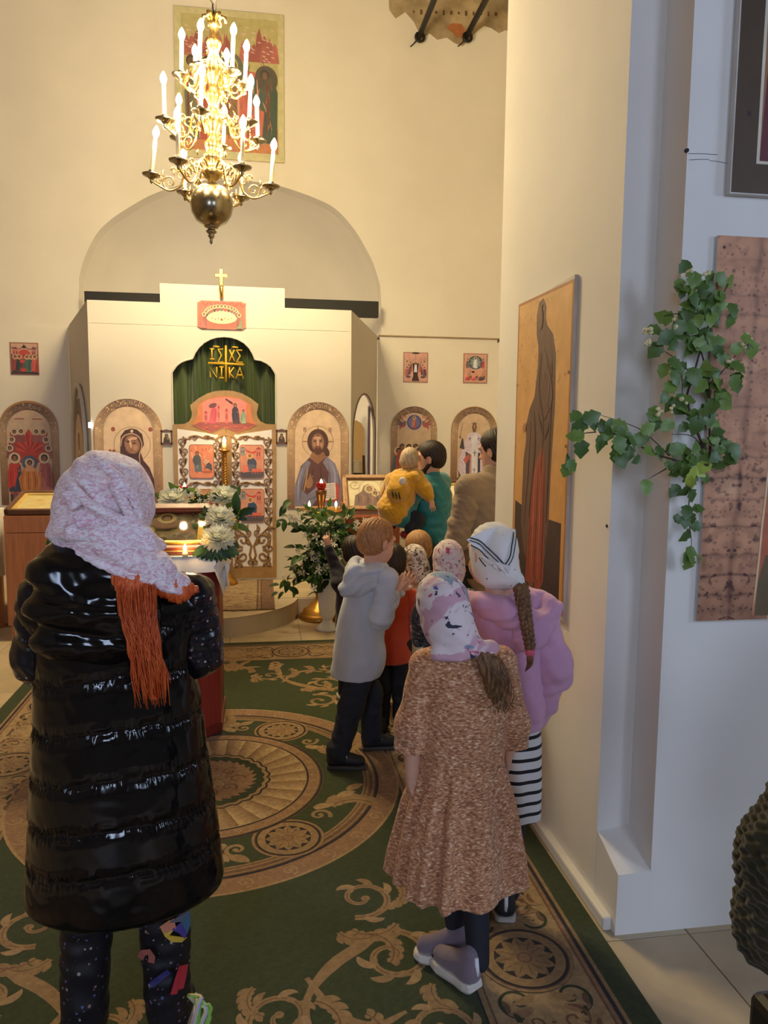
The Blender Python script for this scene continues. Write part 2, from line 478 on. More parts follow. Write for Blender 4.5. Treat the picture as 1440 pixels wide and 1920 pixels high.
# east wall with the apse arch
arch = [(-2.09, 3.394), (-2.02, 3.62), (-1.886, 3.885), (-1.72, 4.06), (-1.52, 4.203), (-1.28, 4.35), (-1.032, 4.457), (-.80, 4.53), (-.542, 4.572), (-.107, 4.581), (.20, 4.555), (.46, 4.491), (.70, 4.415), (.91, 4.316), (1.10, 4.13), (1.239, 3.936), (1.37, 3.70), (1.461, 3.435)]
arch = [(-2.10, 3.1)]+bez(arch, 72)+[(1.482, 3.1)]
hole = [(-2.10, 0.0)]+arch+[(1.482, 0.0)]
poly = [(-4.6, 0)]+hole+[(5.1, 0), (5.1, 8.5), (-4.6, 8.5)]
mb = MB(); mb.prism(poly, lambda u, v: (u, 9.70, v), lambda u, v: (u, 9.95, v))
wall_e = tag(mb.build('wall_east', WALL), kind='structure')
prof = [(9.95, 1.0), (10.15, .985), (10.5, .955), (10.8, .90), (11.05, .81), (11.25, .68), (11.38, .5), (11.45, .28), (11.47, .02)]
mb = MB(); n = len(hole); vs = []
for y, s in prof:
    for (x, z) in hole: vs.append((-.31+(x+.31)*s, y, z if z < 3.0 else 3.0+(z-3.0)*s))
mb._add(vs, [(i*n+j, i*n+j+1, (i+1)*n+j+1, (i+1)*n+j) for i in range(len(prof)-1) for j in range(n-1)])
tag(mb.build('wall_apse', WALL, None, smooth=True), kind='structure')
# bare patch of old masonry where the tie rods enter
DARKW = mat('darkened_unseen_masonry', C(150, 134, 112), rough=.95, var=.2, scale=1.5)  # unseen walls and ceiling, colour darkened to cut bounced light
PATCH = mat('bare_masonry', C(172, 154, 122), rough=.95, var=.35, scale=5, bump=.5, bscale=18)
BRICK = mat('bare_brick', C(176, 112, 70), rough=.95, var=.25, scale=8, bump=.4)
px = [(727, -60), (730, 18), (742, 34), (760, 22), (776, 40), (792, 72), (806, 62), (820, 74), (838, 70), (852, 80), (868, 86), (880, 74), (894, 58), (908, 48), (922, 52), (936, 62), (948, 56), (962, 60), (975, 40), (985, -60)]
pp = [at(x, y, 9.69) for x, y in px]
mb = MB(); mb.prism([(p[0], p[2]) for p in pp], lambda u, v: (u, 9.692, v), lambda u, v: (u, 9.71, v)); mb.build('plaster_patch', PATCH, wall_e)
pp = [at(x, y, 9.685) for x, y in [(836, 50), (850, 43), (866, 45), (874, 58), (868, 70), (856, 69), (848, 60)]]
mb = MB(); mb.prism([(p[0], p[2]) for p in pp], lambda u, v: (u, 9.687, v), lambda u, v: (u, 9.70, v)); mb.build('bare_brick', BRICK, wall_e)
for i, yy in enumerate((22,)):
    mb = MB()
    for q in range(12):
        p = at(776+14*q+(i*6), yy+q*.4, 9.684); mb.box(p, (.020+.008*(q % 2), .012, .022+.014*((q*5) % 3)))
    mb.build('nail_row' if i == 0 else 'nail_row', mat('rusty_nails', C(112, 84, 58), rough=.9), wall_e)
# the ends of the two iron tie rods
IRON = mat('dark_iron', (.030, .027, .025), rough=.55, metal=.6, bump=.2)
for (x, y, lab) in ((787, 66, 'dark iron tie rod entering the wall patch, the left one of two'), (876, 66, 'dark iron tie rod entering the wall patch, the right one by the pier')):
    p = at(x, y, 9.66)
    e = empty('tie_rod', (p[0], 9.66, p[2]), lab, 'tie rod')
    mb = MB(); mb.tube([(0, .05, 0), (0, -3.0, .0), (0, -5.895, 0)], .034, 10); mb.build('rod', IRON, e, smooth=True)
    mb = MB(); mb.tube([(.05*cos(q), -.02, .05*sin(q)-.03) for q in [2*pi*i/14 for i in range(14)]], .018, 8, closed=True); mb.build('eye', IRON, e, smooth=True)
    mb = MB(); mb.tube([(-.03, -.0, -.05), (-.07, 0, -.10), (-.11, .02, -.13)], .007, 6); mb.build('wire_end', IRON, e, smooth=True)

# pier on the right with its notched corner
mb = MB()
mb.box((3.142, 3.02, 4.25), (3.716, 1.47, 8.5))
mb.box((1.2245, 3.1025, 4.25), (.121, 1.305, 8.5))
pier = tag(mb.build('wall_pier', PIERM), 'white plastered pier with a notched corner beside the aisle', kind='structure')
mb = MB()
vs = [(1.165, 2.285, 0), (1.286, 2.285, 0), (1.286, 2.455, 0), (1.165, 2.455, 0), (1.168, 2.285, .215), (1.286, 2.285, .222), (1.286, 2.455, .30), (1.165, 2.455, .285)]
mb._add(vs, [(0, 3, 2, 1), (4, 5, 6, 7), (0, 1, 5, 4), (1, 2, 6, 5), (2, 3, 7, 6), (3, 0, 4, 7)])
mb.build('sill_block', PIERM, pier)
mb = MB(); mb.box((1.150, 3.03, .025), (.034, 1.44, .05), bev=.008); tag(mb.build('baseboard_pier', PIERM), kind='structure')
NAIL = mat('nail_hole', (.02, .018, .016), rough=.8)
for (x, y) in ((1288, 282), (1146, 949)):
    p = at(x, y, 2.285) if x > 1200 else (1.166, 2.47, 1.37)
    mb = MB(); mb.lathe([(0, .004), (.006, .003), (.007, -.004), (0, -.006)], p, 8, Matrix.Rotation(pi/2, 3, 'X')); mb.build('nail', NAIL, pier)
mb = MB()
for (x0, y0, x1, y1) in ((1290, 288, 1345, 290), (1292, 300, 1330, 299), (1330, 301, 1362, 306)):
    a = at(x0, y0, 2.2845); b = at(x1, y1, 2.2845); mb.tube([a, ((a[0]+b[0])/2, 2.2845, (a[2]+b[2])/2+.001), b], .0009, 5)
mb.build('pencil_scratch', mat('pencil', C(105, 108, 116), rough=.9), pier)

# the rest of the nave shell
mb = MB(); mb.box((-4.55, 2.4, 4.25), (.1, 14.9, 8.5)); tag(mb.build('wall_left', DARKW), kind='structure')
def holed(x0, x1, z0, z1, wins, f0, f1):
    """wall rectangle with rectangular openings, split into strips"""
    mb = MB(); xs = sorted({x0, x1}|{w[0] for w in wins}|{w[1] for w in wins})
    for a, b in zip(xs[:-1], xs[1:]):
        ws = [w for w in wins if w[0] <= a and w[1] >= b]
        segs = [(z0, z1)] if not ws else [(z0, ws[0][2]), (ws[0][3], z1)]
        for (c, d) in segs: mb.prism([(a, c), (b, c), (b, d), (a, d)], f0, f1)
    return mb
wb = [(-2.85, -1.55, 1.8, 4.2), (1.95, 3.25, 1.8, 4.2)]
tag(holed(-4.6, 5.1, 0, 8.5, wb, lambda u, v: (u, -5.0, v), lambda u, v: (u, -5.2, v)).build('wall_back', DARKW), kind='structure')
tag(holed(-5.1, 2.3, 0, 8.5, [(-1.6, .4, 1.9, 3.3)], lambda u, v: (5.0, u, v), lambda u, v: (5.2, u, v)).build('wall_right', DARKW), kind='structure')
mb = MB(); mb.box((5.1, 6.7, 4.25), (.2, 6.0, 8.5)); tag(mb.build('wall_aisle', WALL), kind='structure')
mb = MB(); mb.box((.25, 2.4, 8.6), (9.9, 15.2, .2)); tag(mb.build('ceiling', DARKW), kind='structure')
PANE = mat('daylit_frosted_glass', (.7, .75, .85), rough=.4, emit=(.62, .76, 1.0), estr=2.2)
FRM = mat('white_window_frame', (.75, .75, .74), rough=.4)
def window(i, c, w, h, ax):
    o = empty('window_%d' % i, c, kind=None) if False else bpy.data.objects.new('window_%d' % i, None)
    COL.objects.link(o); o.location = c; o['kind'] = 'structure'
    if ax == 'x': o.rotation_euler = (0, 0, pi/2)
    mb = MB()
    for s in (-1, 1): mb.box((s*(w/2-.04), 0, 0), (.08, .09, h)); mb.box((0, 0, s*(h/2-.04)), (w, .09, .08))
    mb.box((0, 0, 0), (.05, .07, h-.1)); mb.box((0, 0, h*.2), (w-.1, .07, .05)); mb.build('window_frame', FRM, o)
    mb = MB(); mb.box((0, .0, 0), (w-.1, .012, h-.1)); mb.build('pane', PANE, o)
window(1, (-2.2, -5.10, 3.0), 1.3, 2.4, 'y'); window(2, (2.6, -5.10, 3.0), 1.3, 2.4, 'y'); window(3, (5.10, -.6, 2.6), 2.0, 1.4, 'x')

# dark beam across the apse behind the screen
mb = MB(); mb.box((-.29, 9.52, 3.11), (3.40, .10, .19), bev=.006); tag(mb.build('beam', DARK), 'black beam crossing the apse opening behind the top of the icon screen', 'beam')
# ================================================================== PAINTED ICONS (flat prints, drawn as coloured shapes on real boards)
GOLD = CW(214, 170, 122); GOLDD = CW(190, 140, 90); SKIN = CW(150, 100, 66); SKINL = CW(206, 150, 110); INK = CW(60, 38, 30); RED = CW(196, 70, 52)
def wallmap(): return lambda u, v, h: (u, -h, v)
def gshade(col, k): return tuple(min(.9, x*k) for x in col)
def head(p, x, y, r, skin=SKIN, hair=INK, halo=None, beard=None, veil=None, tilt=0.0, rk=1.75):
    if halo: p.ell(x, y, r*rk, r*rk, halo, 24); p.ring(x, y, r*rk*.96, r*rk*1.02, gshade(halo, .55), 32)
    if hair: p.ell(x, y+r*.08, r*1.0, r*1.12, hair, 20, tilt)
    if veil: p.ell(x, y+r*.05, r*1.12, r*1.22, veil, 20, tilt)
    p.ell(x+r*.05*sin(tilt), y-r*.14, r*.66, r*.88, skin, 20, tilt)
    if r > .012:
        p.ell(x, y-r*.1, r*.10, r*.34, gshade(skin, 1.3), 10, tilt)
        for s in (-1, 1): p.ell(x+s*r*.27, y+r*.02, r*.15, r*.06, gshade(skin, .45), 8, tilt, same=True)
    if beard: p.ell(x, y-r*.66, r*.48, r*.42, beard, 14, tilt)
def figure(p, x, y0, h, robe, mantle, halo=None, lean=0.0, hair=INK, skin=SKIN, beard=None, seat=0.0, fl=1):
    """small robed figure, folds, head and halo"""
    w = h*.20; top = y0+h*.84; lx = lean*h
    p.poly([(x-w*.85*1.0, y0), (x+w*.85, y0), (x+w*.80+lx*.5, y0+h*.45), (x+w*.72+lx, y0+h*.70), (x+w*.3+lx, top), (x-w*.3+lx, top), (x-w*.72+lx, y0+h*.70), (x-w*.80+lx*.5, y0+h*.45)], robe)
    p.poly([(x-fl*w*.95, y0+h*.08), (x-fl*w*.1, y0+h*.16), (x+fl*w*.35+lx*.5, y0+h*.5), (x+fl*w*.6+lx, y0+h*.74), (x-fl*w*.1+lx, top), (x-fl*w*.75+lx, y0+h*.72), (x-fl*w*1.0+lx*.5, y0+h*.42)], mantle)
    for i in range(3):
        t = -.6+.5*i; p.ribbon([(x+t*w*fl*.8+lx, y0+h*.66), (x+t*w*fl+lx*.5, y0+h*.36), (x+t*w*fl*.9, y0+h*.08)], [h*.012, h*.022, h*.006], gshade(mantle if i < 2 else robe, 1.5 if i % 2 else .55))
    p.ell(x+fl*w*.5+lx, y0+h*.56, h*.035, h*.03, skin, 8)
    head(p, x+lx*1.1, y0+h*.90, h*.085, skin, hair, halo, beard)
def building(p, x, y, w, h, col, roof):
    p.rect(x, y, x+w, y+h, col); p.poly([(x-w*.1, y+h), (x+w*1.1, y+h), (x+w*.5, y+h*1.25)], roof)
    for i in range(2): p.rect(x+w*(.18+.42*i), y+h*.35, x+w*(.38+.42*i), y+h*.75, gshade(col, .35))
def rocks(p, x, y, w, h, col, seed=1):
    r = random.Random(seed)
    for i in range(7):
        a = x+w*i/7; t = h*(.5+.5*r.random()); p.poly([(a-w*.05, y), (a+w*.22, y), (a+w*.17, y+t*.7), (a+w*.1, y+t), (a+w*.03, y+t*.8)], gshade(col, .75+.5*r.random()))
def archpts(w, h, n=32):
    r = w/2; return [(-r, 0), (r, 0)]+[(r*cos(pi*i/n), h-r+r*sin(pi*i/n)) for i in range(n+1)]
def band(p, w, h, bw, seed):
    """speckled marbled border of an arched icon"""
    r = w/2; rng = random.Random(seed); top, mid, low = CW(112, 78, 56), CW(190, 146, 98), CW(126, 80, 50)
    def mixc(a, b, t): return tuple(x*(1-t)+y*t for x, y in zip(a, b))
    p.poly(archpts(w, h), CW(196, 160, 116))
    ins = .004; n = 40; pts = []; cols = []
    seq = [(-1, 0.0), (-1, .25), (-1, .5), (-1, .75), (-1, 1.0)]
    path = [(-r, (h-r)*i/10, -r+bw, (h-r)*i/10, i/10) for i in range(11)]+[(r*cos(pi-pi*i/n), h-r+r*sin(pi-pi*i/n), (r-bw)*cos(pi-pi*i/n), h-r+(r-bw)*sin(pi-pi*i/n), 1+min(i, n-i)/(n/2)) for i in range(1, n)]+[(r, (h-r)*(10-i)/10, r-bw, (h-r)*(10-i)/10, (10-i)/10) for i in range(11)]
    for (a, b, c, d, t) in path:
        col = mixc(low, mid, t) if t < 1 else mixc(mid, top, min(1, (t-1)*1.35))
        pts += [(a, b), (c, d)]; cols += [col, gshade(col, .92)]
    p._put(pts, [(2*i, 2*i+1, 2*i+3, 2*i+2) for i in range(len(path)-1)], cols)
    for k in range(170):
        a, b, c, d, t = path[rng.randrange(len(path)-1)]; u = rng.uniform(.12, .88); x = a*(1-u)+c*u; y = b*(1-u)+d*u+rng.uniform(-.03, .03)*(t < 1)
        q = rng.random(); col = gshade(mixc(low, mid, min(1, t)), 1.55 if q < .45 else .6)
        p.ell(x, max(.004, y), rng.uniform(.003, .011), rng.uniform(.002, .006), col, 7, rng.uniform(0, 3), same=k > 0)
    for k in range(-7, 8):                                          # scrolled relief at the crown of the arch
        q = pi/2+k*.16; rr = r-bw/2; p.spiral(rr*cos(q), h-r+rr*sin(q), bw*.34, 1.1, q, 1 if k < 0 else -1, .005, CW(176, 136, 96) if abs(k) < 4 else CW(140, 96, 56), same=k > -7, n=14)
    p.poly([(x*(w-2*bw)/w, 0 if y == 0 else y-bw) for x, y in archpts(w, h)], GOLD)
    p.ribbon([(-(r-bw), 0)]+[(-(r-bw), h-r)]+[((r-bw)*cos(pi-pi*i/30), h-r+(r-bw)*sin(pi-pi*i/30)) for i in range(31)]+[((r-bw), 0)], .004, CW(150, 100, 62))
def board(name, label, cat, loc, outline, th, m, group=None, rz=0.0):
    mb = MB(); mb.prism(outline, lambda u, v: (u, -th, v), lambda u, v: (u, 0, v))
    o = mb.build(name, m); o.location = loc; o.rotation_euler = (0, 0, rz); tag(o, label, cat, group); return o
def painting(o, th, draw, name='painting'):
    p = Painter(lambda u, v, h: (u, -th-h, v), lift=.0004); draw(p); return p.build(name, o)
ICONB = mat('icon_board', C(176, 130, 84), rough=.6)
def rrect(w, h, n=0): return [(-w/2, -h/2), (w/2, -h/2), (w/2, h/2), (-w/2, h/2)]

# ---- the paintings of the arched icons
def d_saviour(p):
    w, h = .61, 1.055; band(p, w, h, .075, 3)
    R1, M1 = CW(96, 58, 50), CW(132, 118, 120)
    p.ring(0, .665, .152, .156, CW(120, 80, 50), 48)
    for q in (pi/2, 0, pi): p.line(.10*cos(q), .665+.10*sin(q), .15*cos(q), .665+.15*sin(q), .012, CW(160, 108, 70))
    p.ell(0, .665, .105, .125, CW(84, 50, 38), 28); p.ell(.075, .57, .035, .06, CW(84, 50, 38), 16, .5)
    p.poly([(-.06, .56), (.06, .56), (.09, .49), (0, .42), (-.09, .49)], CW(150, 98, 62))
    p.poly([(-.235, .02), (.235, .02), (.225, .26), (.17, .44), (.085, .515), (0, .44), (-.085, .505), (-.17, .42), (-.225, .24)], R1)
    p.poly([(.235, .02), (.232, .27), (.175, .445), (.09, .52), (.05, .46), (.11, .36), (.10, .2), (.04, .02)], M1)
    p.poly([(-.235, .02), (-.232, .2), (-.18, .39), (-.11, .48), (-.07, .46), (-.13, .3), (-.16, .18), (-.10, .13), (.06, .30), (.10, .24), (0, .1), (-.06, .02)], gshade(M1, .85))
    for (c, ww, k) in (([(.13, .46), (.17, .34), (.16, .18), (.12, .04)], [.004, .016, .018, .004], 1.5), ([(.10, .45), (.12, .30), (.10, .14)], [.003, .012, .003], .45), ([(.20, .38), (.215, .24), (.20, .1)], [.003, .012, .003], .5),
                       ([(-.15, .40), (-.19, .26), (-.20, .08)], [.003, .014, .004], 1.5), ([(-.12, .40), (-.16, .24), (-.18, .06)], [.003, .012, .003], .45), ([(-.10, .14), (0, .20), (.06, .28)], [.003, .014, .004], 1.45), ([(-.12, .08), (-.02, .12), (.07, .24)], [.003, .012, .003], .45)):
        p.curve(c, ww, gshade(M1, k))
    for (c, ww) in (([(-.04, .42), (-.06, .3), (-.09, .2)], [.003, .012, .003]), ([(.02, .42), (.03, .34), (.03, .28)], [.003, .01, .003])): p.curve(c, ww, gshade(R1, .5))
    p.curve([(-.10, .40), (-.115, .3), (-.14, .17)], .012, CW(176, 124, 62))
    p.ell(-.085, .25, .035, .055, SKIN, 16, -.3); p.curve([(-.085, .29), (-.075, .34)], .014, SKIN); p.curve([(-.07, .285), (-.055, .325)], .013, SKIN)
    p.ell(0, .655, .062, .092, SKIN, 28); p.ell(0, .66, .012, .04, SKINL, 12); p.ell(-.005, .695, .04, .02, SKINL, 14)
    for s in (-1, 1):
        p.ell(s*.026, .672, .016, .007, INK, 12); p.curve([(s*.045, .684), (s*.026, .692), (s*.010, .684)], .005, INK); p.ell(s*.035, .635, .013, .018, CW(176, 124, 84), 12)
    p.ell(0, .575, .040, .038, CW(92, 56, 38), 18); p.ell(0, .605, .020, .007, CW(150, 70, 56), 12); p.curve([(-.028, .606), (0, .617), (.028, .606)], .006, CW(80, 48, 34))
    p.curve([(-.02, .765), (0, .72), (.02, .765)], .008, CW(110, 68, 46))
    p.poly([(.055, .245), (.175, .255), (.185, .09), (.06, .075)], CW(232, 204, 176)); p.poly([(.175, .255), (.21, .235), (.215, .075), (.185, .09)], CW(196, 74, 60)); p.poly([(.06, .075), (.185, .09), (.18, .07), (.065, .058)], RED)
    for i in range(7): p.line(.068, .228-i*.02, .112, .230-i*.02, .005, CW(110, 72, 60), same=i > 0); p.line(.124, .231-i*.02, .168, .233-i*.02, .005, CW(110, 72, 60), same=True)
    p.line(.118, .25, .122, .085, .004, CW(150, 110, 90))
    for x in (-.13, .12): p.line(x-.014, .80, x+.014, .80, .006, CW(150, 96, 66)); p.line(x-.01, .80, x-.01, .765, .006, CW(150, 96, 66)); p.line(x+.01, .80, x+.004, .765, .006, CW(150, 96, 66))
def d_mother(p):
    w, h = .61, 1.055; band(p, w, h, .075, 5); V = CW(74, 44, 40); x = .035
    p.ring(x, .62, .166, .170, CW(96, 64, 44), 48)
    for s in (-1, 1): p.ell(-.0+x+s*.172, .765, .020, .022, CW(150, 74, 52), 16)
    for s in (0, 1): p.ell(-.17+s*.032, .56, .014, .014, CW(150, 74, 52), 12)
    p.poly([(-.225, .02), (.235, .02), (.232, .28), (.19, .40), (.135, .47), (.11, .55), (.145, .62), (.13, .72), (.08, .765), (.03, .775), (-.03, .755), (-.07, .70), (-.075, .62), (-.08, .50), (-.16, .40), (-.22, .25)], V)
    p.curve([(-.07, .60), (-.05, .69), (.03, .725), (.10, .69), (.125, .61), (.10, .52), (.105, .44)], [.006, .012, .013, .012, .010, .012, .006], CW(190, 140, 92))
    p.ell(.035, .62, .070, .090, SKIN, 26, .25); p.ell(.018, .63, .010, .045, SKINL, 12, .2); p.ell(.04, .675, .045, .016, SKINL, 14, .2); p.ell(.065, .59, .022, .026, CW(176, 122, 82), 14)
    for s in (-1, 1): p.ell(.018+s*.028+.006, .640-.006*s, .017, .007, INK, 12, -.1); p.curve([(.018+s*.05, .654), (.018+s*.028, .664), (.018+s*.008, .652)], .005, INK)
    p.ell(.02, .567, .017, .006, CW(150, 74, 56), 10); p.curve([(-.03, .60), (-.015, .55), (.02, .53)], .006, gshade(SKIN, .6))
    p.ell(.035, .748, .014, .016, CW(214, 176, 116), 8); p.curve([(.12, .42), (.19, .33), (.215, .15)], [.004, .014, .004], gshade(V, 1.9)); p.curve([(.05, .40), (.12, .24), (.13, .06)], [.004, .014, .004], gshade(V, 1.7)); p.curve([(.0, .40), (.04, .24), (.05, .06)], [.004, .014, .004], gshade(V, .5))
    p.ring(-.115, .47, .085, .088, CW(120, 84, 56), 36); head(p, -.115, .47, .055, SKIN, CW(90, 56, 40)); p.poly([(-.17, .40), (-.06, .41), (.0, .2), (-.05, .06), (-.2, .06), (-.21, .25)], CW(190, 120, 60))
    for i in range(4): p.curve([(-.15+.03*i, .38), (-.14+.035*i, .22), (-.17+.04*i, .08)], [.003, .011, .003], CW(224, 160, 86) if i % 2 else CW(130, 76, 44))
    p.ell(-.03, .33, .03, .02, SKIN, 12, .5); p.ell(.06, .22, .022, .045, SKIN, 12, -.8)
def d_council(p):
    w, h = .66, 1.20; band(p, w, h, .082, 8); cx = .0
    for s, q in ((-1, CW(180, 96, 76)), (1, CW(180, 96, 76))):
        p.rect(s*.10-.055, 1.005, s*.10+.055, 1.02, q)
    p.poly([(-.21, .86), (-.06, .80), (0, .90), (.06, .80), (.21, .86), (.19, .60), (.10, .50), (-.10, .50), (-.19, .60)], RED)
    for k in range(12):
        q = pi*(k+.5)/12; p.ribbon([(.05*cos(q), .62+.06*sin(q)), (.20*cos(q), .66+.20*sin(q))], [.004, .012], CW(226, 110, 84) if k % 2 else CW(150, 48, 40), same=k > 0)
    hl = CW(222, 182, 132)
    for (x, y) in ((-.16, .86), (-.085, .865), (.085, .865), (.16, .86), (-.19, .77), (.19, .77), (-.215, .67), (.215, .67)):
        p.poly([(x-.045, y-.12), (x+.045, y-.12), (x+.03, y-.02), (x-.03, y-.02)], CW(150, 80, 70) if x < 0 else CW(170, 96, 80)); head(p, x, y, .023, SKIN, INK, hl)
    figure(p, -.165, .16, .44, CW(70, 70, 76), CW(206, 66, 50), hl); figure(p, .165, .16, .44, CW(196, 112, 92), CW(170, 90, 74), hl, fl=-1)
    p.ell(0, .50, .085, .085, CW(84, 98, 110), 24); p.ring(0, .5, .08, .088, CW(120, 86, 66), 24)
    p.poly([(-.10, .14), (.10, .14), (.13, .32), (.06, .44), (-.06, .44), (-.13, .32)], CW(216, 124, 56)); 
    for k in range(6): p.curve([(-.08+.03*k, .42), (-.10+.04*k, .28), (-.08+.03*k, .16)], [.003, .010, .003], CW(236, 164, 92) if k % 2 else CW(160, 76, 44))
    head(p, 0, .50, .030, SKIN, INK, hl); p.poly([(-.04, .47), (.04, .47), (.055, .40), (-.055, .40)], CW(222, 150, 100))
    p.rect(-.225, 0, .225, .155, CW(64, 60, 58)); p.rect(-.225, .13, .225, .16, CW(190, 86, 64)); 
    for k in range(5): figure(p, -.17+.085*k, .02, .15, CW(90, 74, 66), CW(150, 84, 66), None)
def d_ascension(p):
    w, h = .595, 1.0; band(p, w, h, .078, 11)
    for s in (-1, 1): p.rect(s*.135-.035, .855, s*.135+.035, .885, CW(196, 128, 100))
    p.ell(0, .80, .10, .098, CW(90, 78, 108), 32); p.ell(0, .80, .075, .073, CW(120, 110, 140), 28); p.ring(0, .8, .094, .1, CW(206, 170, 150), 36)
    figure(p, 0, .725, .15, CW(176, 92, 66), CW(206, 124, 84), CW(226, 180, 120))
    for s in (-1, 1):
        p.poly([(s*.10, .78), (s*.19, .82), (s*.225, .84), (s*.19, .79), (s*.23, .78), (s*.18, .755), (s*.20, .73), (s*.15, .735), (s*.12, .745)], CW(170, 86, 76) if s > 0 else CW(110, 84, 84))
        p.ribbon([(s*.12, .79), (s*.17, .86), (s*.20, .885)], [.012, .014, .004], CW(150, 84, 64)); p.ribbon([(s*.12, .77), (s*.17, .74), (s*.19, .70)], [.014, .018, .004], CW(190, 80, 66)); head(p, s*.115, .80, .014, SKIN, INK)
    rocks(p, -.21, .36, .42, .12, CW(196, 140, 96), 4)
    cols = [CW(150, 70, 56), CW(96, 104, 96), CW(180, 110, 70), CW(120, 76, 82), CW(190, 84, 60)]
    for k in range(10): figure(p, -.195+.043*k, .06+.05*(k % 2), .42, cols[k % 5], cols[(k*3+1) % 5], CW(226, 180, 120) if k % 3 == 0 else None, fl=1 if k < 5 else -1)
    p.rect(-.22, 0, .22, .06, CW(110, 84, 60))
def d_bishop(p):
    w, h = .595, 1.0; band(p, w, h, .078, 15); Wt = CW(222, 190, 180); Pk = CW(190, 116, 112)
    p.ring(0, .745, .066, .069, CW(150, 104, 66), 36)
    p.poly([(-.20, .10), (.17, .10), (.165, .30), (.13, .50), (.085, .645), (.035, .68), (-.035, .68), (-.085, .645), (-.15, .48), (-.20, .30)], Wt)
    rng = random.Random(2)
    for k in range(260):
        x = rng.uniform(-.19, .16); y = rng.uniform(.11, .65)
        if abs(x) < .03 or abs(x+.01) > .2-.14*max(0, (y-.3)/.35) : continue
        p.ell(x, y, .006, .004, Pk if k % 3 else CW(150, 70, 66), 6, rng.uniform(0, 3), same=k > 0)
    p.poly([(-.10, .12), (-.055, .12), (-.045, .40), (-.11, .44)], CW(92, 76, 76)); p.poly([(-.05, .12), (-.015, .12), (-.015, .40), (-.045, .40)], CW(214, 128, 100)); p.poly([(.055, .12), (.09, .12), (.085, .42), (.055, .42)], CW(70, 62, 60))
    p.poly([(-.028, .12), (.05, .12), (.045, .62), (.015, .665), (-.03, .62)], CW(226, 206, 186))
    for (x, y, s) in ((.01, .42, .026), (-.055, .60, .017), (.06, .60, .017), (.01, .2, .02)): p.line(x-s, y, x+s, y, s*.32, CW(80, 60, 50)); p.line(x, y-s*1.6, x, y+s*1.3, s*.32, CW(80, 60, 50))
    p.poly([(-.14, .33), (-.08, .40), (-.05, .36), (-.105, .28)], CW(206, 96, 76)); p.ell(-.065, .395, .02, .018, SKIN, 10)
    p.ell(.0, .745, .036, .044, SKIN, 18); p.ell(0, .79, .03, .012, CW(110, 74, 54), 12); p.ell(0, .705, .024, .024, CW(120, 86, 68), 12); p.ell(0, .76, .006, .018, SKINL, 8)
    for s in (-1, 1): p.ell(s*.014, .755, .008, .004, INK, 8)
    p.line(-.185, .62, -.155, .80, .006, CW(120, 76, 46)); p.poly([(-.19, .48), (-.16, .61), (-.145, .60), (-.125, .46)], CW(80, 66, 60)); p.ell(-.185, .62, .014, .02, SKIN, 10)
    p.rect(-.219, 0, .219, .10, CW(96, 70, 52)); p.poly([(-.2, .02), (-.2, .2), (-.14, .06)], CW(110, 90, 62))
def d_narrow(p):
    w, h = 1.15, 1.46; band(p, w, h, .16, 21); figure(p, 0, .06, 1.05, CW(110, 76, 66), CW(76, 50, 44), CW(226, 186, 130), hair=CW(80, 50, 38))
    p.poly([(-.2, .75), (.2, .75), (.12, .4), (-.12, .4)], CW(132, 112, 112))

# ---- feast icons
def d_temple(p):                                                     # left wall, red buildings over green robes
    w, h = .31, .37; p.rect(-w/2, -h/2, w/2, h/2, CW(160, 96, 70)); p.rect(-w/2+.012, -h/2+.012, w/2-.012, h/2-.012, CW(206, 150, 112))
    p.rect(-w/2+.012, -h/2+.012, w/2-.012, .05, CW(120, 74, 56)); p.poly([(-.02, .12), (0, .17), (.02, .12)], INK); p.ell(0, .055, .07, .05, RED); p.rect(-.07, .0, .07, .05, CW(206, 86, 70))
    for k in range(3): p.rect(-.045+.035*k, .01, -.03+.035*k, .05, CW(96, 34, 32), same=k > 0)
    p.curve([(-.14, .13), (-.05, .11), (0, .15), (.05, .11), (.14, .13)], .008, INK)
    building(p, -.13, .02, .07, .09, CW(206, 116, 86), CW(120, 60, 48)); building(p, .08, -.02, .05, .13, CW(186, 112, 88), CW(120, 70, 54))
    for (x, a, b) in ((-.10, CW(70, 64, 60), CW(150, 66, 52)), (-.055, CW(120, 60, 50), CW(60, 60, 56)), (.03, CW(96, 110, 84), CW(80, 96, 72)), (.075, CW(100, 118, 92), CW(70, 88, 70)), (.115, CW(176, 64, 50), CW(206, 86, 66))): figure(p, x, -.16, .20, a, b, CW(220, 160, 110))
    p.rect(-.04, -.17, .02, -.11, RED); p.ell(-.02, -.03, .03, .02, RED); rocks(p, -.14, -.172, .28, .03, CW(60, 52, 48), 2)
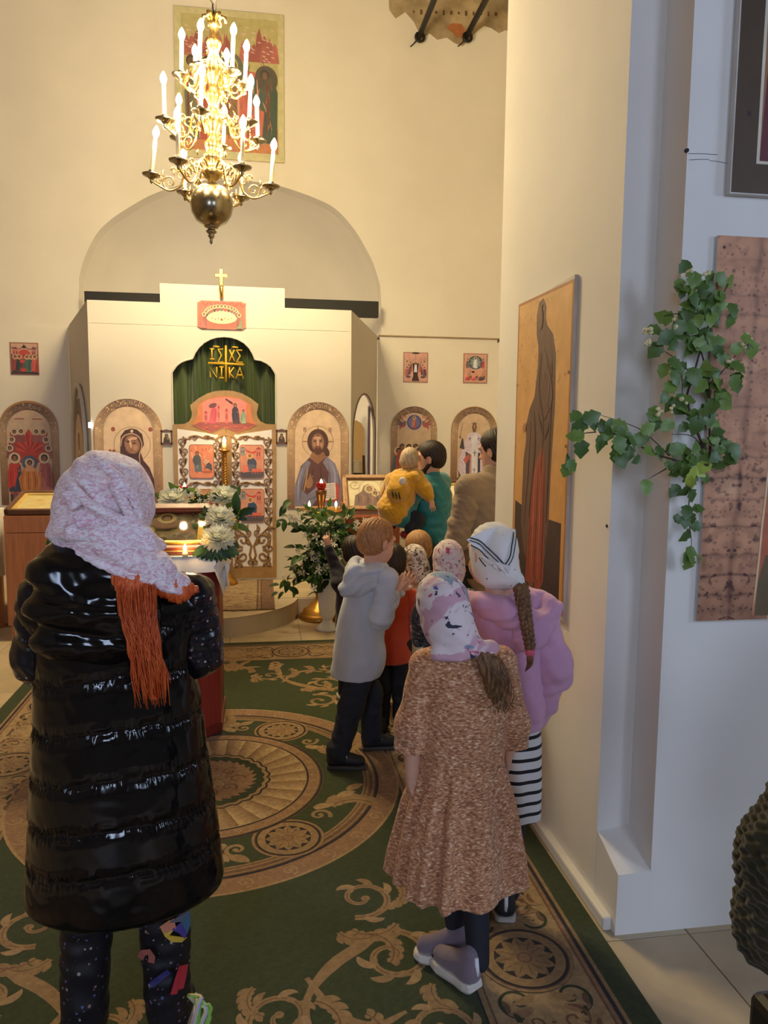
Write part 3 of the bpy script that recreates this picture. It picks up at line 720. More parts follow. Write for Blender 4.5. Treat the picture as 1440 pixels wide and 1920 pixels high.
def d_pentecost(p):                                                  # dark well with figures
    w, h = .31, .37; p.rect(-w/2, -h/2, w/2, h/2, CW(176, 112, 86)); p.rect(-w/2+.01, -h/2+.01, w/2-.01, h/2-.01, CW(216, 150, 118))
    p.poly([(-.05, -.17), (.05, -.17), (.028, -.10), (.04, .04), (.06, .05), (-.06, .05), (-.04, .04), (-.028, -.10)], INK); p.ell(0, .175, .05, .012, INK); p.line(0, .17, 0, .06, .003, CW(90, 60, 48))
    p.poly([(-.02, -.06), (.02, -.06), (.012, .04), (-.012, .04)], CW(226, 206, 186)); head(p, 0, .045, .014, SKIN, INK)
    for s in (-1, 1):
        rocks(p, s*.08-.05, .06, .10, .07, CW(206, 140, 104), 3 if s > 0 else 9)
        for k in range(3): figure(p, s*(.065+.022*k), -.06-.03*k, .13, [CW(180, 86, 66), CW(110, 60, 66), CW(120, 104, 96)][k], [CW(110, 52, 50), CW(150, 96, 90), CW(190, 96, 74)][(k+(s > 0)) % 3], CW(226, 170, 124), fl=-s)
        head(p, s*.11, .07, .012, SKIN, INK, CW(226, 170, 124)); p.ell(s*.09, -.12, .03, .012, CW(110, 70, 56))
def d_transfig(p):                                                   # white figure in a dark mandorla
    w, h = .31, .37; p.rect(-w/2, -h/2, w/2, h/2, CW(186, 112, 86)); p.rect(-w/2+.012, -h/2+.012, w/2-.012, h/2-.012, CW(216, 156, 118))
    rocks(p, -.13, -.1, .26, .13, CW(210, 140, 100), 6); p.ell(0, .07, .098, .085, CW(70, 84, 80), 32); p.ell(0, .07, .066, .07, CW(120, 126, 112), 28)
    for k in range(8): q = 2*pi*k/8+.2; p.ribbon([(0, .07), (.09*cos(q), .07+.08*sin(q))], [.014, .002], CW(176, 170, 146))
    figure(p, 0, 0.0, .14, CW(230, 206, 180), CW(240, 220, 200), CW(230, 180, 130)); figure(p, .10, -.0, .12, CW(196, 84, 70), CW(180, 70, 66), CW(226, 170, 124)); figure(p, -.10, .0, .12, CW(150, 106, 84), CW(110, 90, 76), CW(226, 170, 124))
    for (x, c) in ((-.09, CW(190, 76, 66)), (-.01, CW(206, 96, 80)), (.085, CW(90, 64, 60))): p.ell(x, -.13, .045, .022, c, 14, .3); p.ell(x-.02, -.115, .02, .012, gshade(c, 1.5), 10, .5); head(p, x+.03, -.11, .014, SKIN, INK)
    p.ell(-.03, -.045, .02, .014, INK, 8)
def d_supper(p):                                                     # long table with thirteen
    o = [(-.228, -.11), (-.228, .11), (-.19, .133), (.19, .133), (.228, .11), (.228, -.11), (.19, -.133), (-.19, -.133)]
    p.poly(o, CW(176, 104, 70)); p.poly([(x*.94, y*.92) for x, y in o], CW(196, 92, 66)); p.poly([(-.19, .133*.9), (.19, .133*.9), (.15, .07), (-.15, .07)], CW(214, 90, 66))
    for k in range(6): p.curve([(-.18+.07*k, .12), (-.15+.07*k, .085), (-.12+.07*k, .12)], .008, CW(170, 62, 50), same=k > 0)
    p.ell(0, -.022, .152, .066, CW(150, 92, 60)); p.ell(0, -.02, .147, .062, CW(232, 196, 130), 36)
    for k in range(13):
        q = pi*(.06+.88*k/12); x = .148*cos(q); y = -.0+.068*sin(q)
        p.ell(x, y-.012, .014, .022, [CW(90, 66, 60), CW(190, 76, 56), CW(110, 100, 84), CW(140, 76, 60)][k % 4], 10); head(p, x, y+.014, .011, SKIN, INK, CW(220, 176, 116))
    for s in (-1, 1): figure(p, s*.165, -.125, .14, CW(120, 140, 96) if s > 0 else CW(190, 100, 84), CW(150, 84, 66), CW(220, 176, 116), fl=s)
    for k in range(7): p.ell(-.09+.03*k, -.03-.012*(k % 2), .006, .004, RED, 8, same=k > 0)
    p.poly([(-.012, -.045), (.012, -.045), (.006, -.03), (-.006, -.03)], CW(190, 96, 56))
def d_big(p):                                                        # large board high behind the chandelier
    w, h = 1.25, 1.65; p.rect(-w/2, -h/2, w/2, h/2, CW(206, 182, 118)); p.rect(-w/2+.08, -h/2+.09, w/2-.07, h/2-.07, CW(190, 164, 96))
    p.rect(-w/2+.08, -h/2+.09, w/2-.07, -.45, CW(200, 120, 70))
    for (x, y, ww, hh, sd) in ((-.52, .30, .40, .36, 3), (.12, .28, .42, .38, 8), (-.16, .34, .16, .24, 5)): rocks(p, x, y, ww, hh, CW(176, 96, 74), sd)
    r = random.Random(5)
    for k in range(60): p.ell(r.choice((-1, 1))*r.uniform(.15, .50), r.uniform(.28, .66), .022, .006, CW(226, 176, 140), 7, -.3, same=k > 0)
    p.ell(-.02, .18, .18, .20, CW(112, 104, 74), 28); p.ring(-.02, .22, .10, .115, CW(206, 170, 84), 36)
    p.poly([(-.48, -.62), (-.18, -.62), (-.12, -.1), (-.25, .12), (-.45, .12), (-.52, -.1)], CW(186, 84, 56)); p.poly([(-.5, -.62), (-.36, -.62), (-.34, -.1), (-.42, .1), (-.52, -.1)], CW(120, 110, 76))
    p.poly([(-.16, -.55), (.14, -.55), (.16, -.1), (.06, .14), (-.1, .14), (-.18, -.1)], CW(150, 110, 66)); p.poly([(.08, -.62), (.42, -.62), (.46, -.15), (.38, .15), (.20, .18), (.10, -.1)], CW(206, 104, 76))
    p.poly([(.36, -.62), (.54, -.62), (.55, -.05), (.50, .12), (.42, .10), (.40, -.2)], CW(76, 84, 60)); p.poly([(.24, -.2), (.42, -.28), (.44, .1), (.34, .16), (.22, .05)], CW(86, 92, 68))
    for (x, y) in ((-.44, .24), (-.26, .24), (-.02, .25), (.40, .16), (-.36, .10)): p.ring(x, y+.01, .075, .082, CW(196, 156, 86), 28); head(p, x, y, .055, CW(130, 92, 62), CW(86, 66, 46), None)
    p.ell(.42, .10, .13, .15, CW(96, 82, 60), 24, .3); head(p, .40, .14, .05, CW(126, 90, 62), CW(80, 64, 48), None)
    r2 = random.Random(11)
    for k in range(120): p.leaf(r2.uniform(-.50, .5), r2.uniform(-.55, .25), r2.uniform(1.2, 2.0), r2.uniform(.05, .14), .010, r2.choice((CW(196, 110, 76), CW(150, 84, 58), CW(110, 104, 74), CW(214, 150, 96), CW(96, 84, 60))), r2.uniform(-.4, .4), same=k > 0)
    for k in range(9): p.curve([(-.46+.11*k, .08), (-.48+.115*k, -.25), (-.46+.11*k, -.6)], [.008, .026, .006], CW(226, 150, 110) if k % 2 else CW(130, 66, 46))
def d_tiny(veil):
    def d(p):
        p.rect(-.042, -.052, .042, .052, CW(222, 196, 150)); p.poly([(-.032, -.052), (.034, -.052), (.028, -.01), (.012, .012), (-.012, .012), (-.028, -.01)], CW(70, 56, 44)); head(p, 0, .014, .016, CW(130, 92, 62), INK, None, veil=CW(70, 50, 40) if veil else None)
        p.ell(.014 if veil else 0, -.012, .011, .013, CW(140, 98, 66), 10)
    return d

# ================================================================== ICON SCREEN
SY = 7.75
def c3(x, y, Y=SY): p = at(290+x/3.84, 600+y/3.84, Y); return (p[0], p[2])
screen = empty('icon_screen', (-.36, SY, .16), 'white panelled icon screen standing across the apse on the platform', 'icon screen')
def part(mb, name, m, parent, smooth=False):
    mb.org = np.array(parent.location) if parent is not None else np.zeros(3); return mb.build(name, m, parent, smooth)
tref = [(-.846, .162), (-.846, 2.195)]+[c3(x, y) for x, y in [(140, 355), (160, 327), (190, 305), (225, 290), (272, 279), (290, 238), (318, 198), (355, 163), (400, 138), (450, 124), (500, 120), (550, 125), (600, 140), (645, 166), (680, 200), (705, 240), (722, 285), (765, 292), (805, 310), (840, 338), (866, 380)]]+[(.140, 2.19), (.140, .162)]
def slab(poly, name, y0=SY, th=.035, m=BOARD, parent=screen):
    mb = MB(); mb.prism(poly, lambda u, v: (u, y0, v), lambda u, v: (u, y0+th, v)); return part(mb, name, m, parent)
slab([(-1.605, .16)]+tref+[(.883, .16), (.883, 2.628), (-1.605, 2.640)], 'front_panel')
slab([(-1.605, 2.6425), (.883, 2.6305), (.883, 2.835), (.230, 2.838), (.230, 3.022), (-.943, 3.028), (-.943, 2.850), (-1.605, 2.852)], 'upper_panel')
# white rim round the opening
mb = MB(); tz = [(x, SY-.004, z) for x, z in tref]; mb.tube(tz, .008, 6); part(mb, 'opening_rim', BOARD, screen)
# slanted side panels
def side(x0, y0, x1, y1, holes=None):
    L = sqrt((x1-x0)**2+(y1-y0)**2); ux, uy = (x1-x0)/L, (y1-y0)/L; nx, ny = -uy, ux
    if x0 > 0: nx, ny = -nx, -ny
    return L, (lambda u, v: (x0+ux*u, y0+uy*u, v)), (lambda u, v: (x0+ux*u-nx*.03, y0+uy*u-ny*.03, v))
L, f0, f1 = side(-1.605, SY, -2.215, 9.665)
mb = MB(); mb.prism([(0, .16), (L, .16), (L, 2.835), (0, 2.852)], f0, f1); part(mb, 'side_panel', BOARD, screen)
L, f0, f1 = side(.883, SY, 1.425, 9.665)
a0, a1, sp, ap = .05, .935, 1.58, 2.06
ho = [(a1*L, .162), (a1*L, sp)]+[((a0+a1)/2*L+(a1-a0)/2*L*cos(pi*i/24), sp+(ap-sp)*sin(pi*i/24)) for i in range(1, 24)]+[(a0*L, sp), (a0*L, .162)]
mb = MB(); mb.prism([(0, .16), (0, 2.835), (L, 2.815), (L, .16)]+ho, f0, f1); part(mb, 'side_panel', BOARD, screen)
mb = MB(); mb.tube([f0(u, v) for u, v in ho], .012, 6); part(mb, 'opening_rim', mat('grey_rim', C(120, 104, 90), rough=.6), screen)
# wing panels on the wall left and right
mb = MB(); mb.box((-3.36, 9.685, 1.49), (2.27, .028, 2.66)); part(mb, 'wing_panel', WALL, screen)
mb = MB(); mb.box((3.20, 9.685, 1.49), (3.53, .028, 2.66)); part(mb, 'wing_panel', WALL, screen)
mb = MB(); mb.box((3.20, 9.655, 2.822), (3.53, .03, .012)); part(mb, 'top_lath', mat('lath', C(170, 146, 110), rough=.8), screen)

mb = MB()
for (x, y) in ((131, 611), (709, 632), (934, 637)):
    p0 = at(x, y, 9.65); mb.tube([p0, (p0[0]+.01, 9.64, p0[2]-.012), (p0[0]-.012, 9.645, p0[2]-.03)], .009, 6)
part(mb, 'wire_hook', mat('rusty_hook', C(70, 46, 28), rough=.8), screen)
# green curtain in the opening
CURT = mat('green_satin', (.038, .062, .012), rough=.38, var=.28, scale=3, stretch=(3, 1, .35), spec=.4, sheen=.25)
def cf(u, v):
    x = -.90+1.09*u; w = .5+.5*sin(2*pi*u*1.5+1.2)
    y = SY+.095+.032*sin(2*pi*u*6.5+.8*sin(4*v))+.018*sin(2*pi*u*11+1.1+.5*v)+.006*sin(2*pi*u*23+4*v)
    return (x, y, .2+2.38*v)
mb = MB(); mb.grid(200, 14, cf); curtain = part(mb, 'curtain', CURT, None, True); tag(curtain, 'green satin curtain hanging in the trefoil opening behind the gates', 'curtain')
EMB = mat('gold_braid', C(206, 164, 44), rough=.5, metal=.2, bump=.4, bscale=160)
mb = MB()
def stroke(pts, r=.0085): mb.tube([(c3(x, y)[0], SY+.038, c3(x, y)[1]) for x, y in pts], r, 6)
def strokes(*L, r=.0085):
    for q in L: stroke(q, r)
strokes([(511, 180), (513, 445)], [(383, 308), (512, 312), (642, 320)], r=.012)
strokes([(410, 205), (411, 278)], [(394, 205), (428, 206)], [(396, 279), (428, 279)], [(420, 187), (465, 190)])
strokes([(492, 208), (455, 208), (480, 250), (455, 298), (494, 300)]); strokes([(536, 210), (575, 296)], [(572, 212), (535, 296)], [(557, 192), (600, 195)])
strokes([(630, 216), (588, 214), (615, 255), (588, 300), (632, 303)])
strokes([(399, 412), (397, 336), (446, 414), (446, 336)], [(480, 336), (480, 414)], [(464, 336), (496, 336)], [(464, 415), (496, 415)])
strokes([(536, 336), (537, 416)], [(570, 338), (538, 380), (572, 416)], [(585, 420), (612, 340), (638, 422)], [(594, 394), (628, 394)])
part(mb, 'emblem', EMB, curtain, True)

# royal gates: two leaves
GOLDF = mat('ochre_gilt_frame', CW(164, 118, 66), rough=.5, var=.14, scale=10, metal=.15)
CREAM = mat('cream_ground', CW(222, 200, 172), rough=.6, var=.05)
CARV = mat('brown_gilt_carving', CW(140, 98, 58), rough=.5, var=.16, scale=30)
gate = empty('royal_gates', (-.357, SY-.03, .17), 'ochre double gates with scrolled carving and small painted scenes', 'gate')
GY = SY-.025
cx = c3(505, 0)[0]
gtop = [c3(x, y) for x, y in [(505, 507), (440, 511), (380, 530), (320, 562), (258, 612), (262, 640), (270, 668), (266, 700), (250, 730), (215, 748), (134, 752)]]
gtopR = [c3(x, y) for x, y in [(505, 507), (570, 512), (630, 530), (690, 562), (748, 606), (742, 640), (735, 668), (742, 700), (762, 730), (800, 748), (872, 752)]]
def leaf_door(sgn, top):
    xe = -.838 if sgn < 0 else .132; z0 = .178
    lf = slab([(cx+sgn*.001, z0)]+[(cx+sgn*.001, top[0][1])]+[(x, z) for x, z in top[1:]]+[(xe, z0)], 'gate_leaf', GY, .035, GOLDF, gate)
    org = np.array(gate.location)
    zt = c3(0, 800)[1]; zb = c3(0, 1782)[1]; xa = xe-sgn*.034; xb = cx+sgn*.052
    fld = [(xa, zb), (xb, zb), (xb, c3(0, 850)[1]), (cx+sgn*.085, c3(0, 812)[1]-.01), (cx+sgn*.115, c3(0, 822)[1]), (cx+sgn*.20, c3(0, 808)[1]), (xa, c3(0, 782)[1])]
    mb = MB(org); mb.prism(fld, lambda u, v: (u, GY-.0015, v), lambda u, v: (u, GY+.01, v)); mb.build('ground_panel', CREAM, gate)
    mb = MB(org)
    def rib(pts, w, h=.009):
        k = len(pts); ws = [q*1.55 for q in (w if hasattr(w, '__len__') else [w]*k)]; vs = []
        for i in range(k):
            a = pts[max(i-1, 0)]; b = pts[min(i+1, k-1)]; tx, ty = b[0]-a[0], b[1]-a[1]; l = sqrt(tx*tx+ty*ty) or 1; n_ = (-ty/l, tx/l)
            for s, hh in ((-.5, 0), (-.25, h), (.25, h), (.5, 0)): vs.append((pts[i][0]+n_[0]*ws[i]*s, GY-.0015-hh, pts[i][1]+n_[1]*ws[i]*s))
        mb._add(vs, [(4*i+j, 4*i+j+1, 4*i+5+j, 4*i+4+j) for i in range(k-1) for j in range(3)])
    def spiral(x, z, r, turns, a, d, w):
        pts = [(x+r*(1-.85*t)*cos(a+d*2*pi*turns*t), z+r*(1-.85*t)*sin(a+d*2*pi*turns*t)) for t in np.linspace(0, 1, 20)]
        rib(pts, list(np.linspace(w, w*.8, 16))+[w*1.2, w*1.5, w*1.3, w*.5]); return pts[0]
    def lf_(x, z, a, l, w, bend): 
        pts = [(x, z)]
        for i in range(8): pts.append((pts[-1][0]+l/8*cos(a+bend*i/8), pts[-1][1]+l/8*sin(a+bend*i/8)))
        rib(pts, [w*.35, w*.8, w, w*1.05, w, w*.8, w*.55, w*.3, w*.05])
    def column(x, za, zb_, amp, n, w=.011):
        pts = [(x+amp*sin(pi*n*t), za+(zb_-za)*t) for t in np.linspace(0, 1, 40)]; rib(pts, w)
        for i in range(n):
            zc = za+(zb_-za)*(i+.5)/n; d = 1 if i % 2 == 0 else -1; hh = (zb_-za)/n
            spiral(x-d*amp*.62, zc+hh*.05, hh*.34, 1.2, -pi/2 if d > 0 else -pi/2, -d, w*.8)
            lf_(x+d*amp*.9, zc-hh*.25, pi/2+d*.2, hh*.55, .020, -d*1.2); lf_(x+d*amp*.8, zc+hh*.1, pi/2-d*.9, hh*.35, .016, d*1.4); lf_(x-d*amp*.2, zc-hh*.45, pi/2+d*1.0, hh*.4, .017, -d*1.6)
    im = (c3(232, 0)[0]+c3(416, 0)[0])/2 if sgn < 0 else (c3(600, 0)[0]+c3(783, 0)[0])/2; hw = .123
    ztop = zt-.03
    column((xa+im+sgn*hw)/2, c3(0, 1480)[1], ztop-.02, .022, 9); column((xb+im-sgn*hw)/2, c3(0, 1480)[1], ztop-.06, .026 if sgn < 0 else .022, 9)
    zs = (c3(0, 1140)[1]+c3(0, 1215)[1])/2; zu = c3(0, 842)[1]
    for zz, ss in ((zs, .8), (zu, 1.0)):
        pts = [(im-.12+.24*t, zz+.014*sin(2*pi*t)*ss) for t in np.linspace(0, 1, 24)]; rib(pts, .010)
        for q in (-1, 1): spiral(im+q*.065, zz+.004*q, .024, 1.1, pi if q > 0 else 0, q, .009); lf_(im+q*.02, zz, pi/2-q*1.2, .08, .018, -q*.9); lf_(im+q*.09, zz, -pi/2+q*.9, .06, .016, q*1.0)
    mx = (xa+xb)/2; zl = c3(0, 1490)[1]; hh = zl-zb
    for q in (-1, 1):
        spiral(mx+q*.095, zb+hh*.66, .072, 1.35, -pi/2, q, .014); spiral(mx+q*.10, zb+hh*.26, .066, 1.35, pi/2, -q, .014); spiral(mx+q*.03, zb+hh*.12, .035, 1.1, pi/2, q, .011)
        spiral(mx+q*.165, zb+hh*.46, .040, 1.2, pi, q, .011); spiral(mx+q*.045, zb+hh*.84, .034, 1.2, -pi/2, -q, .010); spiral(mx+q*.165, zb+hh*.06, .030, 1.1, pi/2, q, .010); spiral(mx+q*.15, zb+hh*.86, .036, 1.2, 0, q, .010)
        rib([(mx, zb+.01), (mx+q*.03, zb+hh*.28), (mx+q*.012, zb+hh*.5), (mx+q*.05, zb+hh*.72), (mx+q*.13, zb+hh*.9), (mx+q*.17, zb+hh*1.02)], [.012, .016, .016, .014, .012, .008])
        for (ox, oz, a, l, b) in ((.16, .45, 1.7, .10, -.9), (.17, .12, 1.9, .10, 1.0), (.05, .85, 1.2, .09, 1.2), (.15, .92, .8, .08, -1.4), (.02, .55, .5, .09, .8), (.10, .02, .6, .10, .9), (.18, .7, 2.2, .07, -.8)):
            lf_(mx+q*ox, zb+hh*oz, a if q > 0 else pi-a, l, .024, b*q)
    mb.build('scroll_carving', CARV, gate)
    scenes = [(im, (c3(0, 893)[1]+c3(0, 1140)[1])/2, .238, c3(0, 893)[1]-c3(0, 1140)[1], 0), (im, (c3(0, 1215)[1]+c3(0, 1460)[1])/2, .238, c3(0, 1215)[1]-c3(0, 1460)[1], 1)]
    for (x, z, w, h, kind) in scenes:
        r = .03; o = [(x+sx*(w/2-r)+r*cos(q), z+sz*(h/2-r)+r*sin(q)) for sx, sz, q0 in ((1, 1, 0), (-1, 1, pi/2), (-1, -1, pi), (1, -1, 3*pi/2)) for q in [q0+pi/2*i/5 for i in range(6)]]
        mb2 = MB(org); mb2.prism(o, lambda u, v: (u, GY-.010, v), lambda u, v: (u, GY+.005, v)); bd = mb2.build('scene_panel', ICONB, gate)
        p = Painter(lambda u, v, hh: (u-org[0], GY-.0105-hh-org[1], v-org[2]))
        OR = CW(214, 122, 80)
        p.poly(o, CW(150, 92, 60)); p.poly([(x+(a-x)*.95, z+(b-z)*.955) for a, b in o], OR if not (sgn > 0) else CW(206, 130, 92))
        if sgn < 0 and kind == 0:
            r_ = random.Random(3)
            for k in range(26): p.leaf(x+r_.uniform(-.1, .1), z+r_.uniform(-.13, .12), r_.uniform(1, 2.2), .04, .012, CW(232, 150, 104) if k % 2 else CW(190, 92, 58), .4, same=k > 0)
            figure(p, x-.03, z-.10, .20, CW(96, 96, 88), CW(110, 110, 100), None, -.05); p.ell(x-.045, z+.015, .04, .05, CW(84, 82, 76), 16)
            p.poly([(x+.03, z-.06), (x+.06, z-.0), (x+.095, z-.03), (x+.10, z-.09), (x+.06, z-.07)], CW(80, 76, 70)); p.ring(x+.045, z+.0, .014, .02, CW(226, 190, 150), 20); p.ell(x+.05, z-.10, .05, .012, CW(186, 90, 56))
        else:
            lo = [(a, b) for a, b in o if b < z-h*.22]; p.poly([(x-w*.47, z-h*.30)]+[(x+(a-x)*.95, z+(b-z)*.955) for a, b in o[12:24]]+[(x+w*.47, z-h*.30)], CW(86, 74, 70))
            p.curve([(x-.08, z+.13), (x, z+.085), (x+.08, z+.13)], [.010, .022, .010], RED); building(p, x+.04, z+.02, .05, .10, CW(206, 110, 84), CW(150, 66, 52)); building(p, x-.11, z+.06, .045, .07, CW(140, 130, 110), CW(96, 92, 84))
            p.ell(x+.0, z-.015, .045, .055, CW(70, 70, 76) if kind == 0 else CW(52, 70, 84), 18, .3); p.ell(x-.01, z-.06, .055, .035, CW(96, 90, 86) if kind == 0 else CW(60, 70, 84), 16)
            head(p, x-.02, z+.055, .017, SKIN, CW(150, 80, 50), CW(226, 160, 96)); p.rect(x+.0, z-.10, x+.09, z-.07, CW(214, 96, 66)); p.poly([(x-.09, z-.11), (x-.03, z-.10), (x-.04, z-.04), (x-.085, z-.03)], CW(220, 106, 76))
            for k in range(4): p.line(x+.005+.025*k, z-.12, x+.005+.025*k, z-.09, .006, CW(206, 90, 62), same=k > 0)
        p.build('painting', bd)
leaf_door(-1, gtop); leaf_door(1, gtopR)
org = np.array(gate.location)
fld = [c3(x, y) for x, y in [(275, 756), (305, 700), (312, 660), (308, 618), (345, 588), (400, 562), (450, 551), (505, 548), (560, 552), (610, 564), (660, 588), (700, 618), (694, 660), (700, 705), (736, 756), (680, 782), (590, 810), (560, 790), (505, 774), (450, 790), (412, 812), (330, 782)]]
mb = MB(org); mb.prism(fld, lambda u, v: (u, GY-.006, v), lambda u, v: (u, GY+.01, v)); bd = mb.build('scene_panel', ICONB, gate)
p = Painter(lambda u, v, hh: (u-org[0], GY-.0065-hh-org[1], v-org[2]), lift=.0002)
p.poly(fld, CW(196, 108, 62)); p.poly([(x, z) for x, z in [c3(a, b) for a, b in [(345, 600), (400, 570), (505, 556), (610, 570), (662, 600), (655, 760), (350, 755)]]], CW(214, 120, 96))
p.poly([c3(a, b) for a, b in [(278, 756), (330, 735), (660, 735), (732, 756), (590, 806), (505, 772), (412, 808)]], CW(150, 74, 62))
def F(x, y, hpx, *a, **k): q = c3(x, y); h = c3(x, y-hpx)[1]-q[1]; figure(p, q[0], q[1], h, *a, **k)
for (x, y, w, h) in ((360, 745, .03, .10), (455, 740, .02, .14), (510, 745, .025, .12), (640, 745, .03, .06)): q = c3(x, y); building(p, q[0], q[1], w, h, CW(196, 96, 84), CW(150, 60, 56))
F(415, 745, 140, CW(216, 84, 90), CW(196, 76, 76), None, .10, fl=-1); F(590, 745, 145, CW(74, 60, 62), CW(60, 52, 58), None, -.05); F(640, 745, 100, CW(150, 156, 110), CW(120, 140, 100), None)
q = c3(420, 615); p.ell(q[0], q[1], .04, .02, CW(110, 60, 60), 12, .3); q = c3(530, 580); p.leaf(q[0], q[1], -.6, .06, .016, INK); p.leaf(q[0], q[1], 2.6, .03, .014, INK)
for k in range(5): q = c3(365+70*k, 775-8*(k % 2)); p.line(q[0], q[1], q[0]+.03, q[1], .012, CW(214, 90, 60), same=k > 0)
p.build('painting', bd)
mb = MB(org); mb.prism([(cx-.0, .18), (cx+.050, .18), (cx+.050, c3(0, 842)[1]), (cx+.025, c3(0, 812)[1]), (cx, c3(0, 806)[1])], lambda u, v: (u, GY-.012, v), lambda u, v: (u, GY+.0, v)); mb.build('meeting_stile', GOLDF, gate)
pts = [(cx+.10*cos(q), GY-.004, c3(0, 880)[1]+.075*sin(q)) for q in np.linspace(.15, pi-.15, 24)]
mb = MB(org); mb.tube(pts, .011, 8); mb.build('arch_moulding', GOLDF, gate, True)

# gilt cross on the top of the screen
BRASS = mat('polished_brass', (.78, .56, .20), rough=.22, metal=1.0, var=.08)
p0 = at(415, 527, SY-.02); cr = empty('gilt_cross', (p0[0], SY-.03, p0[2]-.11), 'shiny gilt cross fixed to the raised top of the icon screen', 'cross')
mb = MB(); mb.box((0, 0, .115), (.040, .022, .215), bev=.006); mb.build('upright', BRASS, cr)
mb = MB(); mb.box((0, 0, .158), (.122, .020, .036), bev=.006); mb.build('crossbar', BRASS, cr)
mb = MB(); mb.lathe([(.0, -.10), (.016, -.10), (.018, -.03), (.02, .0), (.012, .02), (0, .02)], (0, .0, .05), 14); mb.build('socket', BRASS, cr, True)

# ------------------------------------------------------------------ the painted boards in place
def arched(label, draw, w, h, loc, rz=0.0, group=None):
    o = board('arched_icon', label, 'icon', loc, archpts(w, h), .012, ICONB, group, rz); painting(o, .012, draw)
    return o
arched('arched icon of a bearded haloed man with an open book, right of the gates', d_saviour, .61, 1.055, (.552, SY, .880))
arched('arched icon of a veiled woman and child, left of the gates', d_mother, .63, 1.055, (-1.264, SY, .885))
q = atan2(1.915, -.61)
o = arched('arched icon seen edge on, on the slanted left panel of the screen', d_narrow, 1.15, 1.46, (-1.605-.61*.47-.012, SY+1.915*.47-.004, .50), q+pi, None)
ap_ = archpts(1.36, 1.60, 24); mb = MB(); mb.tube([(x, -.012, z) for x, z in ap_[1:]+ap_[:1]], .022, 6); mb.build('white_moulding', BOARD, o, True)
arched('arched icon of many haloed figures round a red throne, far left wing', d_council, .66, 1.225, (-2.70, 9.67, .735))
arched('arched icon with a figure in a blue disc between two angels, right wing', d_ascension, .595, 1.0, (1.905, 9.67, .957))
arched('arched icon of a bishop in pink and white robes, behind the man in beige', d_bishop, .605, 1.01, (2.69, 9.67, .957))
def sq(label, draw, w, h, c):
    o = board('square_icon', label, 'icon', c, rrect(w, h), .012, ICONB, None); painting(o, .012, draw)
sq('small rectangular icon of red buildings on the left wing', d_temple, .31, .37, (-2.715, 9.67, 2.442))
sq('small rectangular icon with a dark well, right wing, the left of the pair', d_pentecost, .31, .37, (1.913, 9.67, 2.443))
sq('small rectangular icon of a white figure in a dark oval, right of the pair', d_transfig, .31, .37, (2.685, 9.67, 2.447))
oc = [(-.228, -.11), (-.228, .11), (-.19, .133), (.19, .133), (.228, .11), (.228, -.11), (.19, -.133), (-.19, -.133)]
o = board('octagonal_icon', 'eight-sided icon of a supper table above the gates', 'icon', (-.371, SY, 2.748), oc, .014, ICONB); painting(o, .014, d_supper)
o = board('large_icon', 'large gold and red icon high on the wall behind the chandelier', 'icon', (-.335, 9.682, 5.63), rrect(1.25, 1.65), .012, ICONB); painting(o, .012, d_big)
WOOD = mat('dark_frame_wood', C(96, 58, 36), rough=.45, var=.2, scale=6, stretch=(1, 1, .2))
for x, z, v, lab in ((-.908, 1.577, True, 'tiny framed icon of a veiled woman on the left of the gates'), (.194, 1.59, False, 'tiny framed icon of a bearded man on the right of the gates')):
    e = empty('framed_icon', (x, SY, z), lab, 'icon'); mb = MB()
    for s in (-1, 1): mb.box((s*.047, -.011, 0), (.013, .022, .134)); mb.box((0, -.011, s*.060), (.107, .022, .014))
    mb.build('frame', WOOD, e); mb = MB(); mb.box((0, -.006, 0), (.09, .010, .112)); b = mb.build('backing', ICONB, e)
    painting(b, .0115, d_tiny(v)); mb = MB(); mb.tube([(-.02, -.006, .067), (0, -.006, .076), (.02, -.006, .067)], .0025, 5); mb.build('hanging_ring', IRON, e)

# seen through the side opening: sanctuary furniture
l = bpy.data.lights.new('sanctuary_lamp', 'POINT'); l.energy = 12; l.color = (1, .74, .44); l.shadow_soft_size = .12
o = bpy.data.objects.new('sanctuary_lamp', l); COL.objects.link(o); o.location = (.5, 9.7, 1.5)
BLK = mat('black_iron', (.02, .018, .017), rough=.4, metal=.5)
pc = at(669, 905, 8.35); e = empty('candelabrum', (pc[0], 8.35, .16), 'black iron branched candelabrum seen through the side opening', 'candelabrum')
z = pc[2]-.16; mb = MB(); mb.lathe([(.10, 0), (.09, .02), (.02, .05), (.014, .1), (.014, z+.08)], (0, 0, 0), 14); mb.build('stem', BLK, e, True)
mb = MB(); mb.lathe([(0, 0), (.03, .0), (.062, .03), (.066, .055), (0, .055)], (0, 0, z+.05), 18); mb.build('cup', BLK, e, True)
for k in range(6):
    q = 2*pi*k/6; mb = MB(); mb.tube([(0, 0, z), (.04*cos(q), .04*sin(q), z-.02), (.075*cos(q), .075*sin(q), z-.005), (.08*cos(q), .08*sin(q), z+.04)], .006, 6); mb.build('branch', BLK, e, True)
CLOTHW = mat('white_cloth', (.78, .76, .70), rough=.8, var=.05, bump=.25, bscale=25, sheen=.3)
pc = at(671, 880, 9.1); e = empty('draped_stand', (pc[0]-.06, 9.1, .16), 'small stand under a white cloth inside the sanctuary', 'stand')
mb = MB(); mb.lathe([(.12, 0), (.10, .3), (.06, .6), (.055, pc[2]-.25), (.10, pc[2]-.2), (.075, pc[2]-.1), (.09, pc[2]-.06), (0, pc[2]-.06)], (0, 0, 0), 20, flute=5, fa=.08); mb.build('cloth_drape', CLOTHW, e, True)
LIL = mat('lilac_curtain', C(150, 140, 160), rough=.6, var=.15, scale=3, stretch=(4, 4, .3))
